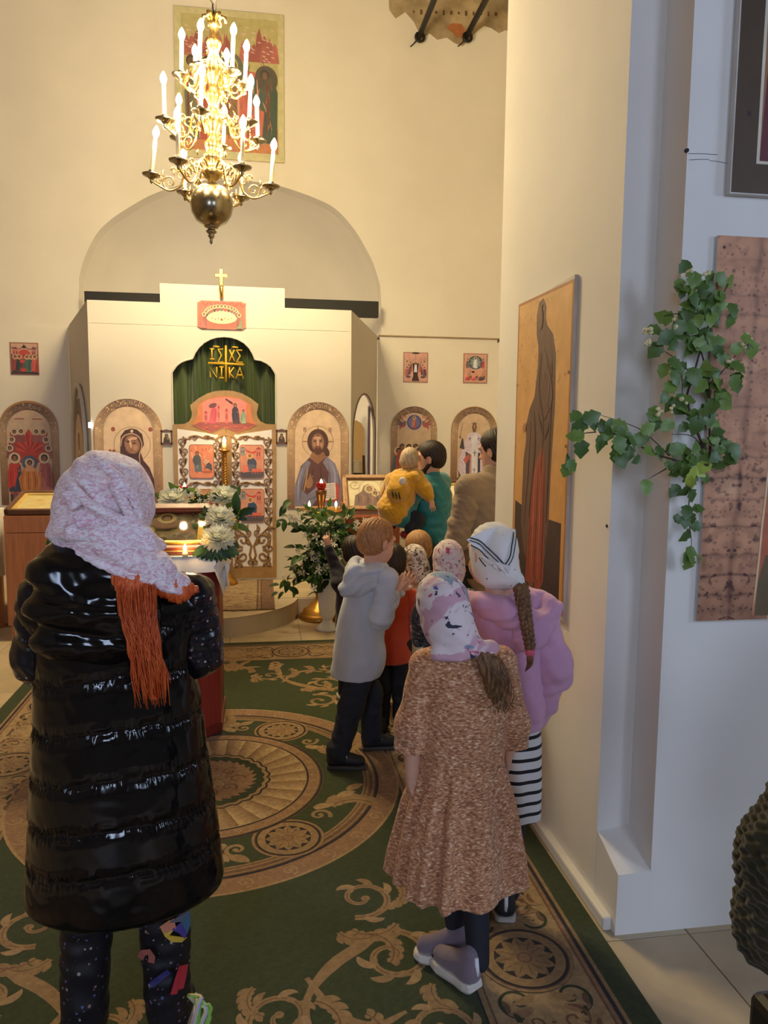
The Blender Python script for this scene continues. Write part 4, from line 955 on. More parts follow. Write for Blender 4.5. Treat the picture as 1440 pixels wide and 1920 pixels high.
mb = MB(); mb.grid(24, 8, lambda u, v: (1.262+.05*u+.006*sin(u*20), 9.28+.16*u+.015*sin(u*25+v), .2+1.75*v)); tag(mb.build('side_curtain', LIL, None, True), 'narrow lilac grey curtain gathered at the back of the side opening', 'curtain')
pc = at(686, 900, 9.0); e = empty('processional_candle', (pc[0], 9.0, .16), 'dark wooden processional candle post leaning in the side opening', 'candle post')
mb = MB(); mb.tube([(0, 0, 0), (-.005, .03, .7), (-.02, .08, 1.2)], [.02, .02, .017], 8); mb.build('post', WOOD, e, True); mb = MB(); mb.lathe([(0, 0), (.035, .01), (.03, .05), (.012, .07), (.03, .09), (0, .1)], (-.005, .03, .72), 12); mb.build('knob', BLK, e, True)
NICH = mat('niche_shade', C(150, 124, 84), rough=.9, var=.05)
nc = at(668, 840, 10.35); mb = MB(); mb.prism([(-.12, -.52), (.11, -.52), (.11, .25), (.07, .33), (0, .37), (-.07, .35), (-.12, .3)], lambda u, v: (nc[0]+u, 10.35, nc[2]+v), lambda u, v: (nc[0]+u, 10.39, nc[2]+v)); tag(mb.build('niche_stand_in', NICH), 'tan arched board standing inside the sanctuary, behind the side opening', 'board')  # flat board in place of a wall niche, its shade given as tan colour

# ------------------------------------------------------------------ big prints on the pier
def d_pier(p):
    # u runs along +Y->camera left/right : u from far (left) to near (right)
    w, h = .632, 1.28; g = CW(216, 144, 64)
    p.rect(-w/2, -h/2, w/2, h/2, CW(176, 106, 44)); p.rect(-w/2+.015, -h/2+.015, w/2-.015, h/2-.012, CW(208, 138, 62), CW(222, 158, 84))
    p.rect(-w/2+.03, -h/2+.03, w/2-.045, -h/2+.36, CW(66, 42, 34)); p.poly([(-w/2+.03, -h/2+.30), (-w/2+.22, -h/2+.27), (-w/2+.22, -h/2+.37), (-w/2+.03, -h/2+.40)], CW(60, 40, 34))
    B = CW(104, 68, 48)
    p.poly([(-.085, -.50), (.10, -.50), (.135, -.30), (.145, -.05), (.165, .20), (.155, .38), (.12, .46), (.05, .505), (.03, .54), (.035, .58), (.0, .62), (-.05, .61), (-.075, .56), (-.07, .48), (-.045, .43), (-.04, .36), (-.075, .22), (-.13, .17), (-.17, .10), (-.165, .03), (-.19, -.05), (-.20, -.33), (-.15, -.46)], B)
    p.poly([(-.12, -.58), (.05, -.60), (.10, -.54), (.085, -.1), (.04, .02), (-.03, -.05), (-.09, -.2)], CW(150, 62, 38))
    for k in range(5): p.curve([(-.07+.035*k, -.08), (-.085+.04*k, -.3), (-.09+.04*k, -.55)], [.004, .014, .005], CW(190, 92, 54) if k % 2 else CW(110, 42, 30))
    for (c, k) in (([(.02, .42), (.09, .30), (.08, .12)], 1.35), ([(.0, .40), (-.02, .25), (.04, .1), (.03, -.1)], .6), ([(.12, .36), (.12, .1), (.11, -.3)], .65), ([(-.11, .12), (-.13, -.1), (-.16, -.35)], 1.3), ([(-.07, .16), (-.05, 0), (-.10, -.3)], .6), ([(.05, .38), (.13, .22), (.05, .12)], 1.25), ([(-.02, .15), (.06, .05), (.12, .12)], .6)):
        p.curve(c, [.004, .016, .004], gshade(B, k))
    p.ell(-.185, .09, .025, .018, CW(176, 104, 60), 12, .6); p.ell(-.03, .545, .03, .05, CW(120, 78, 50), 16, .2)
    p.ell(-.04, -.585, .035, .014, CW(130, 70, 44), 10, .4); p.ell(.03, -.60, .035, .014, CW(130, 70, 44), 10, -.3)
    r = random.Random(9)
    for k in range(60): p.ell(r.uniform(-.29, .26), r.uniform(.25, .62), .003, .006, CW(150, 92, 46), 6, same=k > 0)
    for k in range(40): p.ell(r.uniform(-.27, .25), r.uniform(-.60, -.3), .006, .003, CW(90, 62, 48), 6, r.uniform(0, 3), same=k > 0)
    for v in (.3, .02): p.ell(.295, v, .006, .007, INK, 8); p.ell(-.30, v-.02, .005, .006, INK, 8)
mb = MB(); mb.prism([(-.316, -.64), (.316, -.655), (.316, .655), (-.316, .625)], lambda u, v: (-.016, -u, v), lambda u, v: (-.002, -u, v))
o = mb.build('tall_icon', mat('white_board_edge', C(200, 196, 188), rough=.6)); o.location = (1.165, 3.112, 1.612); tag(o, 'tall brown and gold icon board of a robed figure on the side of the pier', 'icon')
p = Painter(lambda u, v, h: (-.0165-h, -u, v)); 
_rect = p.rect; d_pier(p); p.build('painting', o)
def mute(r, g, b, k=1.0): a = C(r, g, b); return tuple(min(.88, x*k*1.55) for x in a)
def shroud_print(parent):
    """stained linen print: a fine colour grid, mirrored about its fold like a blot"""
    nu, nv = 100, 480; U, V = np.meshgrid(np.linspace(0, .250, nu+1), np.linspace(-1.213, 0, nv+1)); u, v = U.ravel(), V.ravel()
    ax = .128+.02*v; d = np.abs(u-ax); P = np.stack([d, v, 0*v], 1); Q = np.stack([u, v, 0*v+3], 1); st = lambda x, a, b: np.clip((x-a)/(b-a), 0, 1)**2*(3-2*np.clip((x-a)/(b-a), 0, 1))
    k = .22*st(pn(P, 16), -.6, .9)+.22*st(pn(P+1.7, 34), 0, 1.0)
    k += .55*np.exp(-((u-(.150+.035*v+.006*pn(Q, 12)))/(.009+.005*np.abs(pn(Q, 20))))**2)*(.5+.5*st(pn(Q+5, 14), -.8, .4))
    for i, (c, a) in enumerate(((-.07, .15), (-.13, .3), (-.175, .25), (-.235, .3), (-.34, .25), (-.42, .15), (-.52, .3), (-.60, .2), (-.68, .4), (-.745, .3), (-.82, .25), (-.905, .45), (-1.0, .3), (-1.06, .45), (-1.13, .3))):
        k += a*np.exp(-((v-c-.006*pn(P+i, 22))/(.004+.003*np.abs(pn(P+i, 40))))**2)*st(pn(P+2*i, 18), -1.0, .3)
    low = st(-v, .55, .75); k += low*.5*st(pn(P+9, 46, (1, 1.3, 1)), .55, .95)+.5*st(pn(P+4, 70), .85, 1.25)+.35*np.exp(-((u-.012)/.012)**2)*st(pn(Q, 9), 0, 1)+.25*st(-v, 1.0, 1.2)
    rr = np.random.RandomState(3)
    for _ in range(260):
        du, dv, q = rr.uniform(.004, .115), rr.uniform(-1.2, -.02), rr.uniform(.0014, .0042); w = np.abs(v-dv) < .012; k[w] += .55*np.exp(-((d[w]-du)**2+(v[w]-dv)**2)/q**2)
    lt = .5*st(pn(Q+7, 10), .3, 1.1)*(1-np.clip(k, 0, 1)); k = np.clip(k, 0, 1)[:, None]
    T, K, W = np.array(mute(190, 138, 104, .80)), np.array(mute(86, 48, 42, .55)), np.array(mute(214, 170, 132, .85))
    c = (T*(1-lt[:, None])+W*lt[:, None])*(1-k)+K*k; F = np.array([(b*(nu+1)+a, b*(nu+1)+a+1, (b+1)*(nu+1)+a+1, (b+1)*(nu+1)+a) for b in range(nv) for a in range(nu)])
    np_mesh('stained_print', np.stack([u, 0*u-.0068, v], 1), F, PRINT, parent, lambda X: c, False, org=np.zeros(3))
    p = Painter(lambda a, b, h: (a, -.0072-h, b), step=.00003); r = random.Random(4)
    ed_ = [(.249-.05*i/12+r.uniform(-.002, .002), -.01-1.19*i/12) for i in range(13)]
    p.poly(ed_+[(.90, -1.20), (.90, -.01)], mute(168, 92, 64, .8)); p.poly([(.222, -.62), (.30, -.55), (.9, -.5), (.9, -.9), (.215, -.86)], mute(178, 108, 62, .8)); p.poly([(.232, -.52), (.248, -.52), (.236, -.74), (.222, -.76)], mute(140, 120, 116, .7)); p.poly([(.204, -1.10), (.23, -1.0), (.9, -.98), (.9, -1.2), (.2, -1.2)], mute(104, 88, 62, .7))
    for i in range(40): p.ell(r.uniform(.245, .32), r.uniform(-1.18, -.3), .006, .004, mute(130, 76, 54, .7), 7, same=i > 0)
    p.soft(ed_, .010, mute(220, 178, 142), mute(168, 110, 80, .8)); p.ell(.022, -.035, .005, .005, INK, 8); p.ell(.03, -1.12, .004, .004, INK, 8); p.build('painting', parent)
tl = at(1349, 440, 2.262); mb = MB(); mb.prism([(0, 0), (.92, 0), (.92, -1.215), (.004, -1.215)], lambda u, v: (u, -.006, v), lambda u, v: (u, .004, v))
o = mb.build('printed_banner', mat('white_board_edge')); o.location = (tl[0]-.0, 2.275, tl[2]); tag(o, 'tan print with brown burn-like stains on the pier, right of the branch', 'banner')
shroud_print(o)
bl = at(1367, 363, 2.26); o = MB(); o.prism([(0, 0), (1.0, 0), (1.0, 1.5), (.0, 1.5)], lambda u, v: (u, -.018, v), lambda u, v: (u, .005, v))
o = o.build('framed_print', mat('white_board_edge')); o.location = (bl[0], 2.275, bl[2]); tag(o, 'brown bordered print with a crimson robe at the top right of the pier', 'print')
p = Painter(lambda u, v, h: (u, -.0185-h, v)); BR = mute(80, 62, 42, .62)
p.rect(.004, .004, .996, 1.49, BR); p.rect(.082, .091, .92, 1.40, mute(188, 180, 160, .9)); p.rect(.092, .10, .91, 1.39, mute(140, 96, 60, .75), mute(160, 116, 78, .8))
p.poly([(.092, .10), (.91, .10), (.91, 1.0), (.3, .98), (.22, .8), (.16, .55), (.102, .36)], mute(104, 44, 52, .62)); p.curve([(.2, .6), (.16, .35), (.12, .12)], [.004, .02, .01], mute(128, 52, 66, .7)); p.curve([(.26, .7), (.24, .4), (.2, .11)], [.004, .02, .01], mute(80, 34, 42, .6)); p.ell(.05, .235, .007, .009, INK, 8)
p.build('painting', o)
# ================================================================== FURNITURE, VESSELS, FLOWERS
def wood(name, r, g, b, **k): return mat(name, C(r, g, b), rough=.42, var=.16, scale=5, stretch=(9, 9, .7), **k)
OAK = wood('orange_brown_veneer', 168, 104, 58); REDW = wood('reddish_veneer', 132, 66, 38); MAR = wood('maroon_cloth_wood', 112, 34, 34); CASE = wood('mahogany_case', 120, 56, 36)
GILT = mat('gilt_liner', C(206, 176, 104), rough=.4, metal=.25)
def lectern(name, label, x0, x1, y0, dep, zf, zb, m, lip=.06, rows=(.10, .84)):
    xm = (x0+x1)/2; w = x1-x0; e = empty(name, (xm, y0+dep/2, 0), label, 'lectern')
    mb = MB(); mb.box((0, 0, .06), (w-.03, dep-.03, .12), bev=.004); mb.build('plinth', m, e)
    zl = zf-.13; mb = MB(); mb.box((0, 0, (.125+zl)/2), (w, dep, zl-.125), bev=.004); mb.build('body', m, e)
    mb = MB(); vs = [(-w/2, -dep/2, zl+.004), (w/2, -dep/2, zl+.004), (w/2, dep/2, zl+.004), (-w/2, dep/2, zl+.004), (-w/2, -dep/2, zf), (w/2, -dep/2, zf), (w/2, dep/2, zb), (-w/2, dep/2, zb)]
    mb._add(vs, [(0, 3, 2, 1), (4, 5, 6, 7), (0, 1, 5, 4), (1, 2, 6, 5), (2, 3, 7, 6), (3, 0, 4, 7)]); mb.build('sloped_head', m, e)
    return e, xm, y0+dep/2, atan2(zb-zf, dep)
def lying_icon(name, label, c, w, h, tilt, fm, draw, liner=True):
    """framed icon lying on a sloped top; local x right, y up the slope"""
    e = empty(name, c, label, 'icon'); e.rotation_euler = (tilt, 0, 0); f = .035
    mb = MB()
    for s in (-1, 1): mb.box((s*(w/2-f/2), 0, .02), (f, h, .04), bev=.004); mb.box((0, s*(h/2-f/2), .02), (w, f, .04), bev=.004)
    mb.build('frame', fm, e)
    if liner:
        mb = MB()
        for s in (-1, 1): mb.box((s*(w/2-f-.012), 0, .016), (.026, h-2*f, .026), bev=.003); mb.box((0, s*(h/2-f-.012), .016), (w-2*f, .026, .026), bev=.003)
        mb.build('liner', GILT, e)
    mb = MB(); mb.box((0, 0, .008), (w-.05, h-.05, .012)); b = mb.build('panel', ICONB, e)
    p = Painter(lambda u, v, hh: (u, v, .0145+hh)); draw(p, w-2*f-.03, h-2*f-.03); p.build('painting', b)
    return e
def d_pale(p, w, h):
    p.rect(-w/2, -h/2, w/2, h/2, C(196, 180, 128), C(176, 160, 112)); 
    for k in range(3): p.ell(-w*.25+k*w*.25, h*.02, .06, .12, C(184, 164, 112), 18); p.ell(-w*.25+k*w*.25, h*.16, .028, .035, C(168, 146, 98), 14)
def d_mant(p, w, h):
    p.rect(-w/2, -h/2, w/2, h/2, CW(206, 176, 122)); B = CW(120, 84, 66)
    p.poly([(-w*.40, -h/2), (w*.42, -h/2), (w*.40, -h*.1), (w*.16, h*.1), (w*.08, h*.30), (-w*.04, h*.36), (-w*.14, h*.28), (-w*.20, h*.06), (-w*.36, -h*.1)], B)
    p.ring(0, h*.16, w*.25, w*.26, CW(150, 110, 66), 30); head(p, -w*.01, h*.16, w*.07, CW(150, 104, 72), B, CW(190, 156, 100)); head(p, w*.12, -h*.02, w*.05, CW(150, 104, 72), INK, CW(190, 156, 100))
    for k in range(6): p.curve([(-w*.3+w*.11*k, -h*.05), (-w*.28+w*.11*k, -h*.25), (-w*.3+w*.11*k, -h*.45)], [.004, .016, .004], gshade(B, 1.5 if k % 2 else .6))
    for s in (-1, 1): p.spiral(s*w*.36, h*.32, .05, 1.3, 0, s, .01, CW(170, 136, 84)); p.leaf(s*w*.25, h*.40, pi/2-s*1.2, .08, .02, CW(176, 146, 92))
def d_gold(p, w, h):
    p.rect(-w/2, -h/2, w/2, h/2, CW(226, 200, 140)); p.rect(-w*.36, -h*.38, w*.36, h*.38, CW(214, 178, 116)); figure(p, 0, -h*.35, h*.7, CW(150, 90, 70), CW(120, 96, 80), CW(230, 196, 130))

# left lectern
e, xm, ym, tl = lectern('lectern', 'orange brown lectern left of the woman in the black coat', -1.965, -1.30, 6.28, .50, .985, 1.10, OAK)
lying_icon('framed_icon', 'pale framed icon lying on the orange brown lectern at the left', (xm-.0, ym+.005, 1.052), .66, .50, tl, WOOD, d_pale)
# right lectern with its leaning icon
e, xm, ym, tl = lectern('lectern', 'reddish brown lectern behind the white vase and the children', .70, 1.17, 6.50, .46, .93, 1.02, REDW)
lying_icon('framed_icon', 'framed icon of a mother and child on the reddish brown lectern', (xm-.0, ym-.03, 1.112), .475, .36, radians(52), mat('carved_frame', CW(170, 120, 74), rough=.5, var=.2, scale=30), d_mant, False)
# lectern under lace cloth by the man in beige
LACE = mat('cream_lace', C(206, 186, 150), rough=.8, var=.30, scale=60, bump=.5, bscale=120)
e, xm, ym, tl = lectern('lectern', 'lace draped lectern between the two men, its icon tipped towards the wall', 1.50, 1.95, 6.05, .45, .98, 1.20, REDW)
lying_icon('framed_icon', 'small gilt icon on the lace draped lectern', (xm-.0, ym+.02, 1.12), .42, .44, tl, WOOD, d_gold)
mb = MB()
def lace(u, v):                                                     # cloth hanging over the left side
    y = 5.98+.58*u; z = 1.165-(.70+.08*sin(u*9))*v; return (1.475-.03*v-.018*sin(u*22)*v-.012*sin(u*9+2)*v, y, z)
mb.grid(30, 14, lace); mb.grid(20, 10, lambda u, v: (1.48+.40*u, 6.025-.02*v-.012*sin(u*26)*v, 1.10-(.5+.06*sin(u*11))*v)); tag(mb.build('lace_cloth', LACE, None, True), 'cream lace cloth hanging from the lectern beside the man in beige', 'cloth')

# central lectern with the glazed icon case
e = empty('lectern', (-.62, 4.36, 0), 'maroon lectern in the middle of the carpet under the flower decked icon case', 'lectern')
mb = MB(); o_ = [(-.35, -.26), (.285, -.26), (.385, -.155), (.385, .26), (-.35, .26)]
mb.prism([(x, y) for x, y in o_], lambda u, v: (u, v, .012), lambda u, v: (u, v, .985)); mb.build('body', MAR, e)
mb = MB(); mb.prism([(x*1.02, y*1.02) for x, y in o_], lambda u, v: (u, v, .010), lambda u, v: (u, v, .06)); mb.build('plinth', MAR, e)
mb = MB(); mb.prism([(.285, -.262), (.387, -.155), (.380, -.148), (.278, -.255)], lambda u, v: (u*1.001, v*1.001, .06), lambda u, v: (u*1.001, v*1.001, .985)); mb.build('corner_board', wood('bright_maroon', 138, 44, 40), e)
mb = MB(); mb.prism([(x*1.05, y*1.05) for x, y in o_], lambda u, v: (u, v, .985), lambda u, v: (u, v, 1.008)); mb.build('top', MAR, e)
TCL = mat('white_satin', (.74, .72, .68), rough=.45, var=.05, bump=.12, bscale=60, sheen=.3)
mb = MB()
mb.grid(30, 4, lambda u, v: (-1.0+.76*u, 4.06+.02*sin(u*3)-.006*v, 1.012-(.055+.014*sin(u*9)+.02*u)*v))
mb.grid(20, 10, lambda u, v: (-1.0+.76*u, 4.06+.54*v, 1.0135))
mb.grid(12, 14, lambda u, v: (-.24+.055*u+.012*sin(v*8), 4.055+.10*u-.02*v*sin(u*7), 1.012-v*(.06+.17*(1-abs(u-.45)*1.7)) ))
mb.grid(14, 12, lambda u, v: (-.205+.02*v+.012*sin(u*12)*v, 4.12+.34*u, 1.012-v*(.13+.06*sin(u*5+1))))
tag(mb.build('satin_cloth', TCL, None, True), 'white satin cloth under the icon case, its corner hanging at the right', 'cloth')
tz = atan2(.20, .42); M_ = Matrix.Rotation(radians(28), 3, 'X')
e = empty('icon_case', (-.615, 4.085, 1.016), 'glazed mahogany icon case garlanded with white flowers', 'icon case'); e.rotation_euler = (radians(25), 0, 0)
cw, ch = .70, .40
mb = MB()
for s in (-1, 1): mb.box((s*(cw/2-.022), ch/2, .025), (.044, ch, .05), bev=.005)
mb.box((0, .02, .022), (cw, .04, .045), bev=.006); mb.build('frame', CASE, e)
mb = MB(); mb.box((0, ch-.02, .030), (cw+.02, .045, .06), bev=.008); mb.box((0, ch-.02, .066), (cw+.04, .055, .016), bev=.005); mb.build('top_rail', CASE, e)
mb = MB()
for s in (-1, 1): mb.box((s*(cw/2-.06), ch/2, .028), (.04, ch-.08, .03), bev=.004)
mb.box((0, .05, .03), (cw-.1, .02, .05), bev=.004); mb.build('gilt_edge', mat('bright_gilt', C(226, 186, 84), rough=.32, metal=.7, bump=.5, bscale=60), e)
mb = MB(); mb.box((0, ch/2, .018), (cw-.08, ch-.06, .02)); b = mb.build('panel', ICONB, e)
p = Painter(lambda u, v, h: (u, v+ch/2, .0285+h)); p.rect(-.30, -.21, .30, .21, C(150, 126, 78)); r = random.Random(8)
for k in range(90): p.ell(r.uniform(-.28, .28), r.uniform(-.19, .19), r.uniform(.01, .04), r.uniform(.008, .02), r.choice((C(120, 96, 58), C(176, 150, 96), C(104, 84, 60), C(150, 104, 66))), 9, r.uniform(0, 3))
for x, y, c in ((-.1, .0, C(110, 104, 88)), (.1, .05, C(140, 90, 60)), (.0, -.08, C(166, 140, 96))): p.ell(x, y, .07, .06, c, 18); head(p, x, y+.05, .03, C(150, 110, 70), C(80, 60, 40), C(196, 164, 96))
p.build('painting', b)
GLASS = mat('case_glass', (.95, .97, .95), rough=.03, trans=1.0, var=.0); GLASS.node_tree.nodes['Principled BSDF'].inputs['IOR'].default_value = 1.1
mb = MB(); mb.box((0, ch/2, .0455), (cw-.085, ch-.07, .003)); mb.build('glass', GLASS, e)
FLAME = mat('candle_flame', (1, .8, .45), emit=(1, .70, .28), estr=14.0, var=0)
WAX = mat('beeswax', C(236, 214, 160), rough=.5, var=.05)
def small_light(parent, loc, w, r=.02):
    l = bpy.data.lights.new('flame_light', 'POINT'); l.energy = w; l.color = (1, .62, .26); l.shadow_soft_size = r
    o = bpy.data.objects.new('flame_light', l); COL.objects.link(o); o.parent = parent; o.location = loc
FL = [(0, 0), (.006, .004), (.0085, .012), (.007, .022), (.003, .033), (0, .040)]
def candle(name, label, loc, h, r, fs=1.0, w=.35, m=WAX, group=None):
    e = empty(name, loc, label, 'candle', group); mb = MB(); mb.lathe([(r, 0), (r, h), (r*.6, h+.003), (0, h+.002)], (0, 0, 0), 12); mb.build('wax', m, e, True)
    mb = MB(); mb.tube([(0, 0, h), (.001, 0, h+.008)], .0012, 5); mb.build('wick', BLK, e)
    mb = MB(); mb.lathe([(a*fs, b*fs) for a, b in FL], (0, 0, h+.006), 10); mb.build('flame', FLAME, e, True); small_light(e, (0, -.0, h+.03), w); return e
pc = at(347, 1030, 4.04); candle('tea_candle', 'lit candle glowing at the lower edge of the icon case', (pc[0], 4.036, 1.014), .022, .014, 1.1, .9)
mb = MB(); mb.lathe([(.030, 0), (.032, .004), (.024, .006), (0, .006)], (pc[0], 4.036, 1.0138), 14)
RUBY = mat('ruby_glass', C(170, 20, 26), rough=.08, trans=.7, var=.1)
pc = at(343, 917, 4.62); e = empty('votive_lamp', (pc[0], 4.60, pc[2]-.035), 'small red votive lamp with a flame above the garland', 'votive lamp')
mb = MB(); mb.lathe([(.0, 0), (.02, 0), (.03, .015), (.032, .04), (.028, .045), (.026, .02), (0, .01)], (0, 0, 0), 16); mb.build('cup', RUBY, e, True); mb = MB(); mb.lathe([(a*.9, b*.9) for a, b in FL], (.012, 0, .03), 10); mb.build('flame', FLAME, e, True); small_light(e, (.012, -.01, .06), .3)
mb = MB(); mb.tube([(0, 0, -.16), (0, 0, -.05), (0, 0, .0)], .006, 6); mb.build('holder', BRASS, e, True)

# ---- flowers on the case
LEAFM = [mat('leaf_green_%d' % i, c, rough=.42, var=.25, scale=20, spec=.4) for i, c in enumerate((C(52, 84, 36), C(70, 104, 44), C(38, 64, 30), C(104, 128, 56)))]
PETAL = mat('chrysanthemum_petal', (.88, .88, .76), rough=.6, var=.06, sheen=.2); PCEN = mat('chrysanthemum_heart', C(226, 228, 170), rough=.6, var=.1)
CREAMP = mat('cream_petal', C(240, 232, 205), rough=.6, var=.06); YEL = mat('yellow_petal', C(226, 190, 120), rough=.6, var=.1); WHT = mat('white_petal', (.82, .82, .74), rough=.6, var=.05)
def leafmesh(L, W, fold=.25, curl=.25, lobes=0):
    """blade along +y, folded on its midrib"""
    n = 6; vs = []; fs = []
    for i in range(n+1):
        t = i/n; w = W/2*(sin(pi*min(1, t*.93+.05))**.75)*(1-.15*t); 
        if lobes and i in (2, 4): w *= 1.28
        if lobes and i == 3: w *= .92
        y = L*t; z = -curl*L*t*t
        vs += [(-w, y-w*.15, z+fold*w), (0, y, z), (w, y-w*.15, z+fold*w)]
    for i in range(n): fs += [(3*i, 3*i+1, 3*i+4, 3*i+3), (3*i+1, 3*i+2, 3*i+5, 3*i+4)]
    me = bpy.data.meshes.new('leaf'); me.from_pydata(vs, [], fs); me.polygons.foreach_set('use_smooth', [True]*len(fs)); me.update(); return me
def with_mats(me, ms):
    out = []
    for m in ms: c = me.copy(); c.materials.append(m); out.append(c)
    return out
LEAF_A = with_mats(leafmesh(.075, .042), LEAFM)
def aim(d, up=(0, 0, 1), roll=0.0):
    """rotation taking +y to d with z towards up"""
    y = Vector(d).normalized(); x = y.cross(Vector(up))
    if x.length < 1e-3: x = y.orthogonal()
    x.normalize(); z = x.cross(y); return Matrix((x, y, z)).transposed() @ Matrix.Rotation(roll, 3, 'Y')
def put(name, me, parent, loc, R3, s=1.0):
    o = bpy.data.objects.new(name, me); COL.objects.link(o); o.parent = parent
    o.matrix_local = Matrix.LocRotScale(Vector(loc), R3.to_quaternion(), Vector((s, s, s))); return o
def mum_mesh(r):
    mb = MB(); rr = random.Random(4)
    for ring_, (n, el, L) in enumerate(((28, -.1, 1.0), (28, .18, .98), (26, .45, .94), (24, .72, .86), (20, .98, .76), (15, 1.2, .66), (9, 1.42, .58))):
        for k in range(n):
            q = 2*pi*(k+.5*(ring_ % 2))/n+rr.uniform(-.06, .06); l = r*L*rr.uniform(.9, 1.06); e_ = el+rr.uniform(-.1, .1); w = r*.105; pts = []
            for i in range(4):
                t = i/3; rad = l*(.12+.88*t)*cos(e_); zz = r*.1+l*t*sin(e_)*.75+.12*r*t*t*(1 if el > .3 else .3)
                ww = w*(.5, .95, 1.0, .35)[i]; pts.append([(rad*cos(q)+s*ww*-sin(q), rad*sin(q)+s*ww*cos(q), zz-(0 if s else .018*r*4)) for s in (-1, 0, 1)])
            vs = [v for p_ in pts for v in p_]; mb.m = 0
            mb._add(vs, [(3*i+j, 3*i+j+1, 3*i+j+4, 3*i+j+3) for i in range(3) for j in range(2)])
    mb.m = 1; mb.lathe([(r*.08, r*.5), (r*.06, r*.62), (0, r*.66)], (0, 0, 0), 10); o = mb.build('chrysanthemum', [PETAL, PCEN], None, True); me = o.data; bpy.data.objects.remove(o); return me
def tiny_mesh(m, r=.014):
    mb = MB()
    for k in range(5):
        q = 2*pi*k/5; mb._add([(0, 0, 0), (r*.8*cos(q-.4), r*.8*sin(q-.4), r*.35), (r*1.15*cos(q), r*1.15*sin(q), r*.25), (r*.8*cos(q+.4), r*.8*sin(q+.4), r*.35)], [(0, 1, 2, 3)])
    mb.lathe([(r*.22, 0), (r*.2, r*.3), (0, r*.38)], (0, 0, 0), 6); o = mb.build('blossom', m, None, True); me = o.data; bpy.data.objects.remove(o); return me
for m_ in (PETAL, CREAMP, WHT): translucent(m_, .4)
for m_ in LEAFM: translucent(m_, .25)
MUM = mum_mesh(.072); TINY = [tiny_mesh(CREAMP), tiny_mesh(WHT), tiny_mesh(YEL, .017)]
g = empty('flower_garland', (-.60, 4.3, 1.2), 'garland of white chrysanthemums and leaves round the icon case', 'garland'); go = np.array(g.location)
rr = random.Random(12)
def gput(name, me, px, py, Y, d, s=1.0, roll=0.0): q = np.array(at(px, py, Y))-go; put(name, me, g, q, aim(d, (0, -.3, 1), roll), s)
ZUP = lambda d: (Vector((0, 0, 1)).rotation_difference(Vector(d).normalized())).to_matrix()
for (px_, py_, Y, d, s) in ((325, 938, 4.50, (-.05, -.75, .65), 1.10), (420, 934, 4.47, (.15, -.75, .7), 1.08), (413, 974, 4.25, (.1, -.85, .55), 1.0), (408, 1013, 4.08, (.0, -.8, .6), 1.08), (175, 975, 4.3, (-.2, -.7, .6), 1.0)):
    q = np.array(at(px_, py_, Y))-go; put('chrysanthemum', MUM, g, q-np.array(d)*.02, ZUP((d[0]*.7, d[1]*.62, d[2]*1.25)), s*1.16)
for k in range(74):
    t = rr.random()
    if k < 34: px_, py_, Y = 293+ (455-293)*t, 938+rr.uniform(-16, 14), 4.52
    else: px_, py_, Y = 424-20*t+rr.uniform(-34, 32), 940+100*t+rr.uniform(-8, 8), 4.46-.38*t
    q = np.array(at(px_, py_, Y+.02))-go; a = rr.uniform(0, 2*pi); d = Vector((cos(a), -.35, sin(a)*.9)); put('leaf', rr.choice(LEAF_A), g, q, aim(d, (0, -1, .4), rr.uniform(-.5, .5)), rr.uniform(.85, 1.25))
for k in range(11): a = -pi/2+(k-5)*.20; q = np.array(at(405+(k-5)*4, 1028, 4.07))-go; put('leaf', LEAF_A[k % 3], g, q, aim((cos(a), -.35, sin(a)), (0, -1, .3)), 1.05)
for k in range(22): t = k/21; q = np.array(at(178-72*t+rr.uniform(-4, 4), 968+26*t+rr.uniform(-12, 12), 4.3))-go; a = rr.uniform(1.8, 4.4); put('leaf', LEAF_A[k % 3], g, q, aim((cos(a), -.3, sin(a)), (0, -1, .3)), 1.0)
for k in range(34):
    t = rr.random()
    if k < 16: px_, py_, Y = rr.uniform(350, 400), 930+rr.uniform(-12, 14), 4.46
    else: px_, py_, Y = 420-15*t+rr.uniform(-26, 26), 948+72*t, 4.38-.32*t
    q = np.array(at(px_, py_, Y-.02))-go; d = (rr.uniform(-.5, .5), -.8, rr.uniform(.1, .8)); put('blossom', TINY[k % 3], g, q, ZUP(d), rr.uniform(.9, 1.25))

# ---- tall candlestick before the gates
GB = mat('old_gilt_brass', C(178, 130, 58), rough=.35, metal=.8, var=.2)
e = empty('candlestick', (-.352, 7.52, .1715), 'tall twisted gilt candlestick with a lit candle before the gates', 'candlestick'); 
zc = at(419, 845, 7.52)[2]-.161
mb = MB(); mb.lathe([(.11, 0), (.115, .015), (.10, .03), (.10, .045), (.06, .06), (.05, .09), (.022, .13), (.03, .17), (.018, .20), (.018, .24), (0, .24)], (0, 0, 0), 24); mb.build('base', GB, e, True)
mb = MB()
for s in range(3): mb.tube([(.012*cos(q+2.094*s), .012*sin(q+2.094*s), .24+(zc-.30)*i/120) for i, q in enumerate(np.linspace(0, 2*pi*13, 121))], .013, 6)
mb.build('twisted_column', GB, e, True)
mb = MB()
for z in (.75, .52): mb.lathe([(.018, z-.03), (.034, z), (.018, z+.03)], (0, 0, 0), 14)
mb.lathe([(.02, zc-.08), (.026, zc-.05), (.02, zc-.035), (.045, zc-.02), (.058, zc-.008), (.058, zc-.004), (.02, zc-.002), (.02, zc), (0, zc)], (0, 0, 0), 20); mb.build('collar_and_pan', GB, e, True)
mb = MB(); mb.lathe([(.020, 0), (.020, .055), (.014, .062), (0, .06)], (0, 0, zc), 14); mb.build('wax', WAX, e, True)
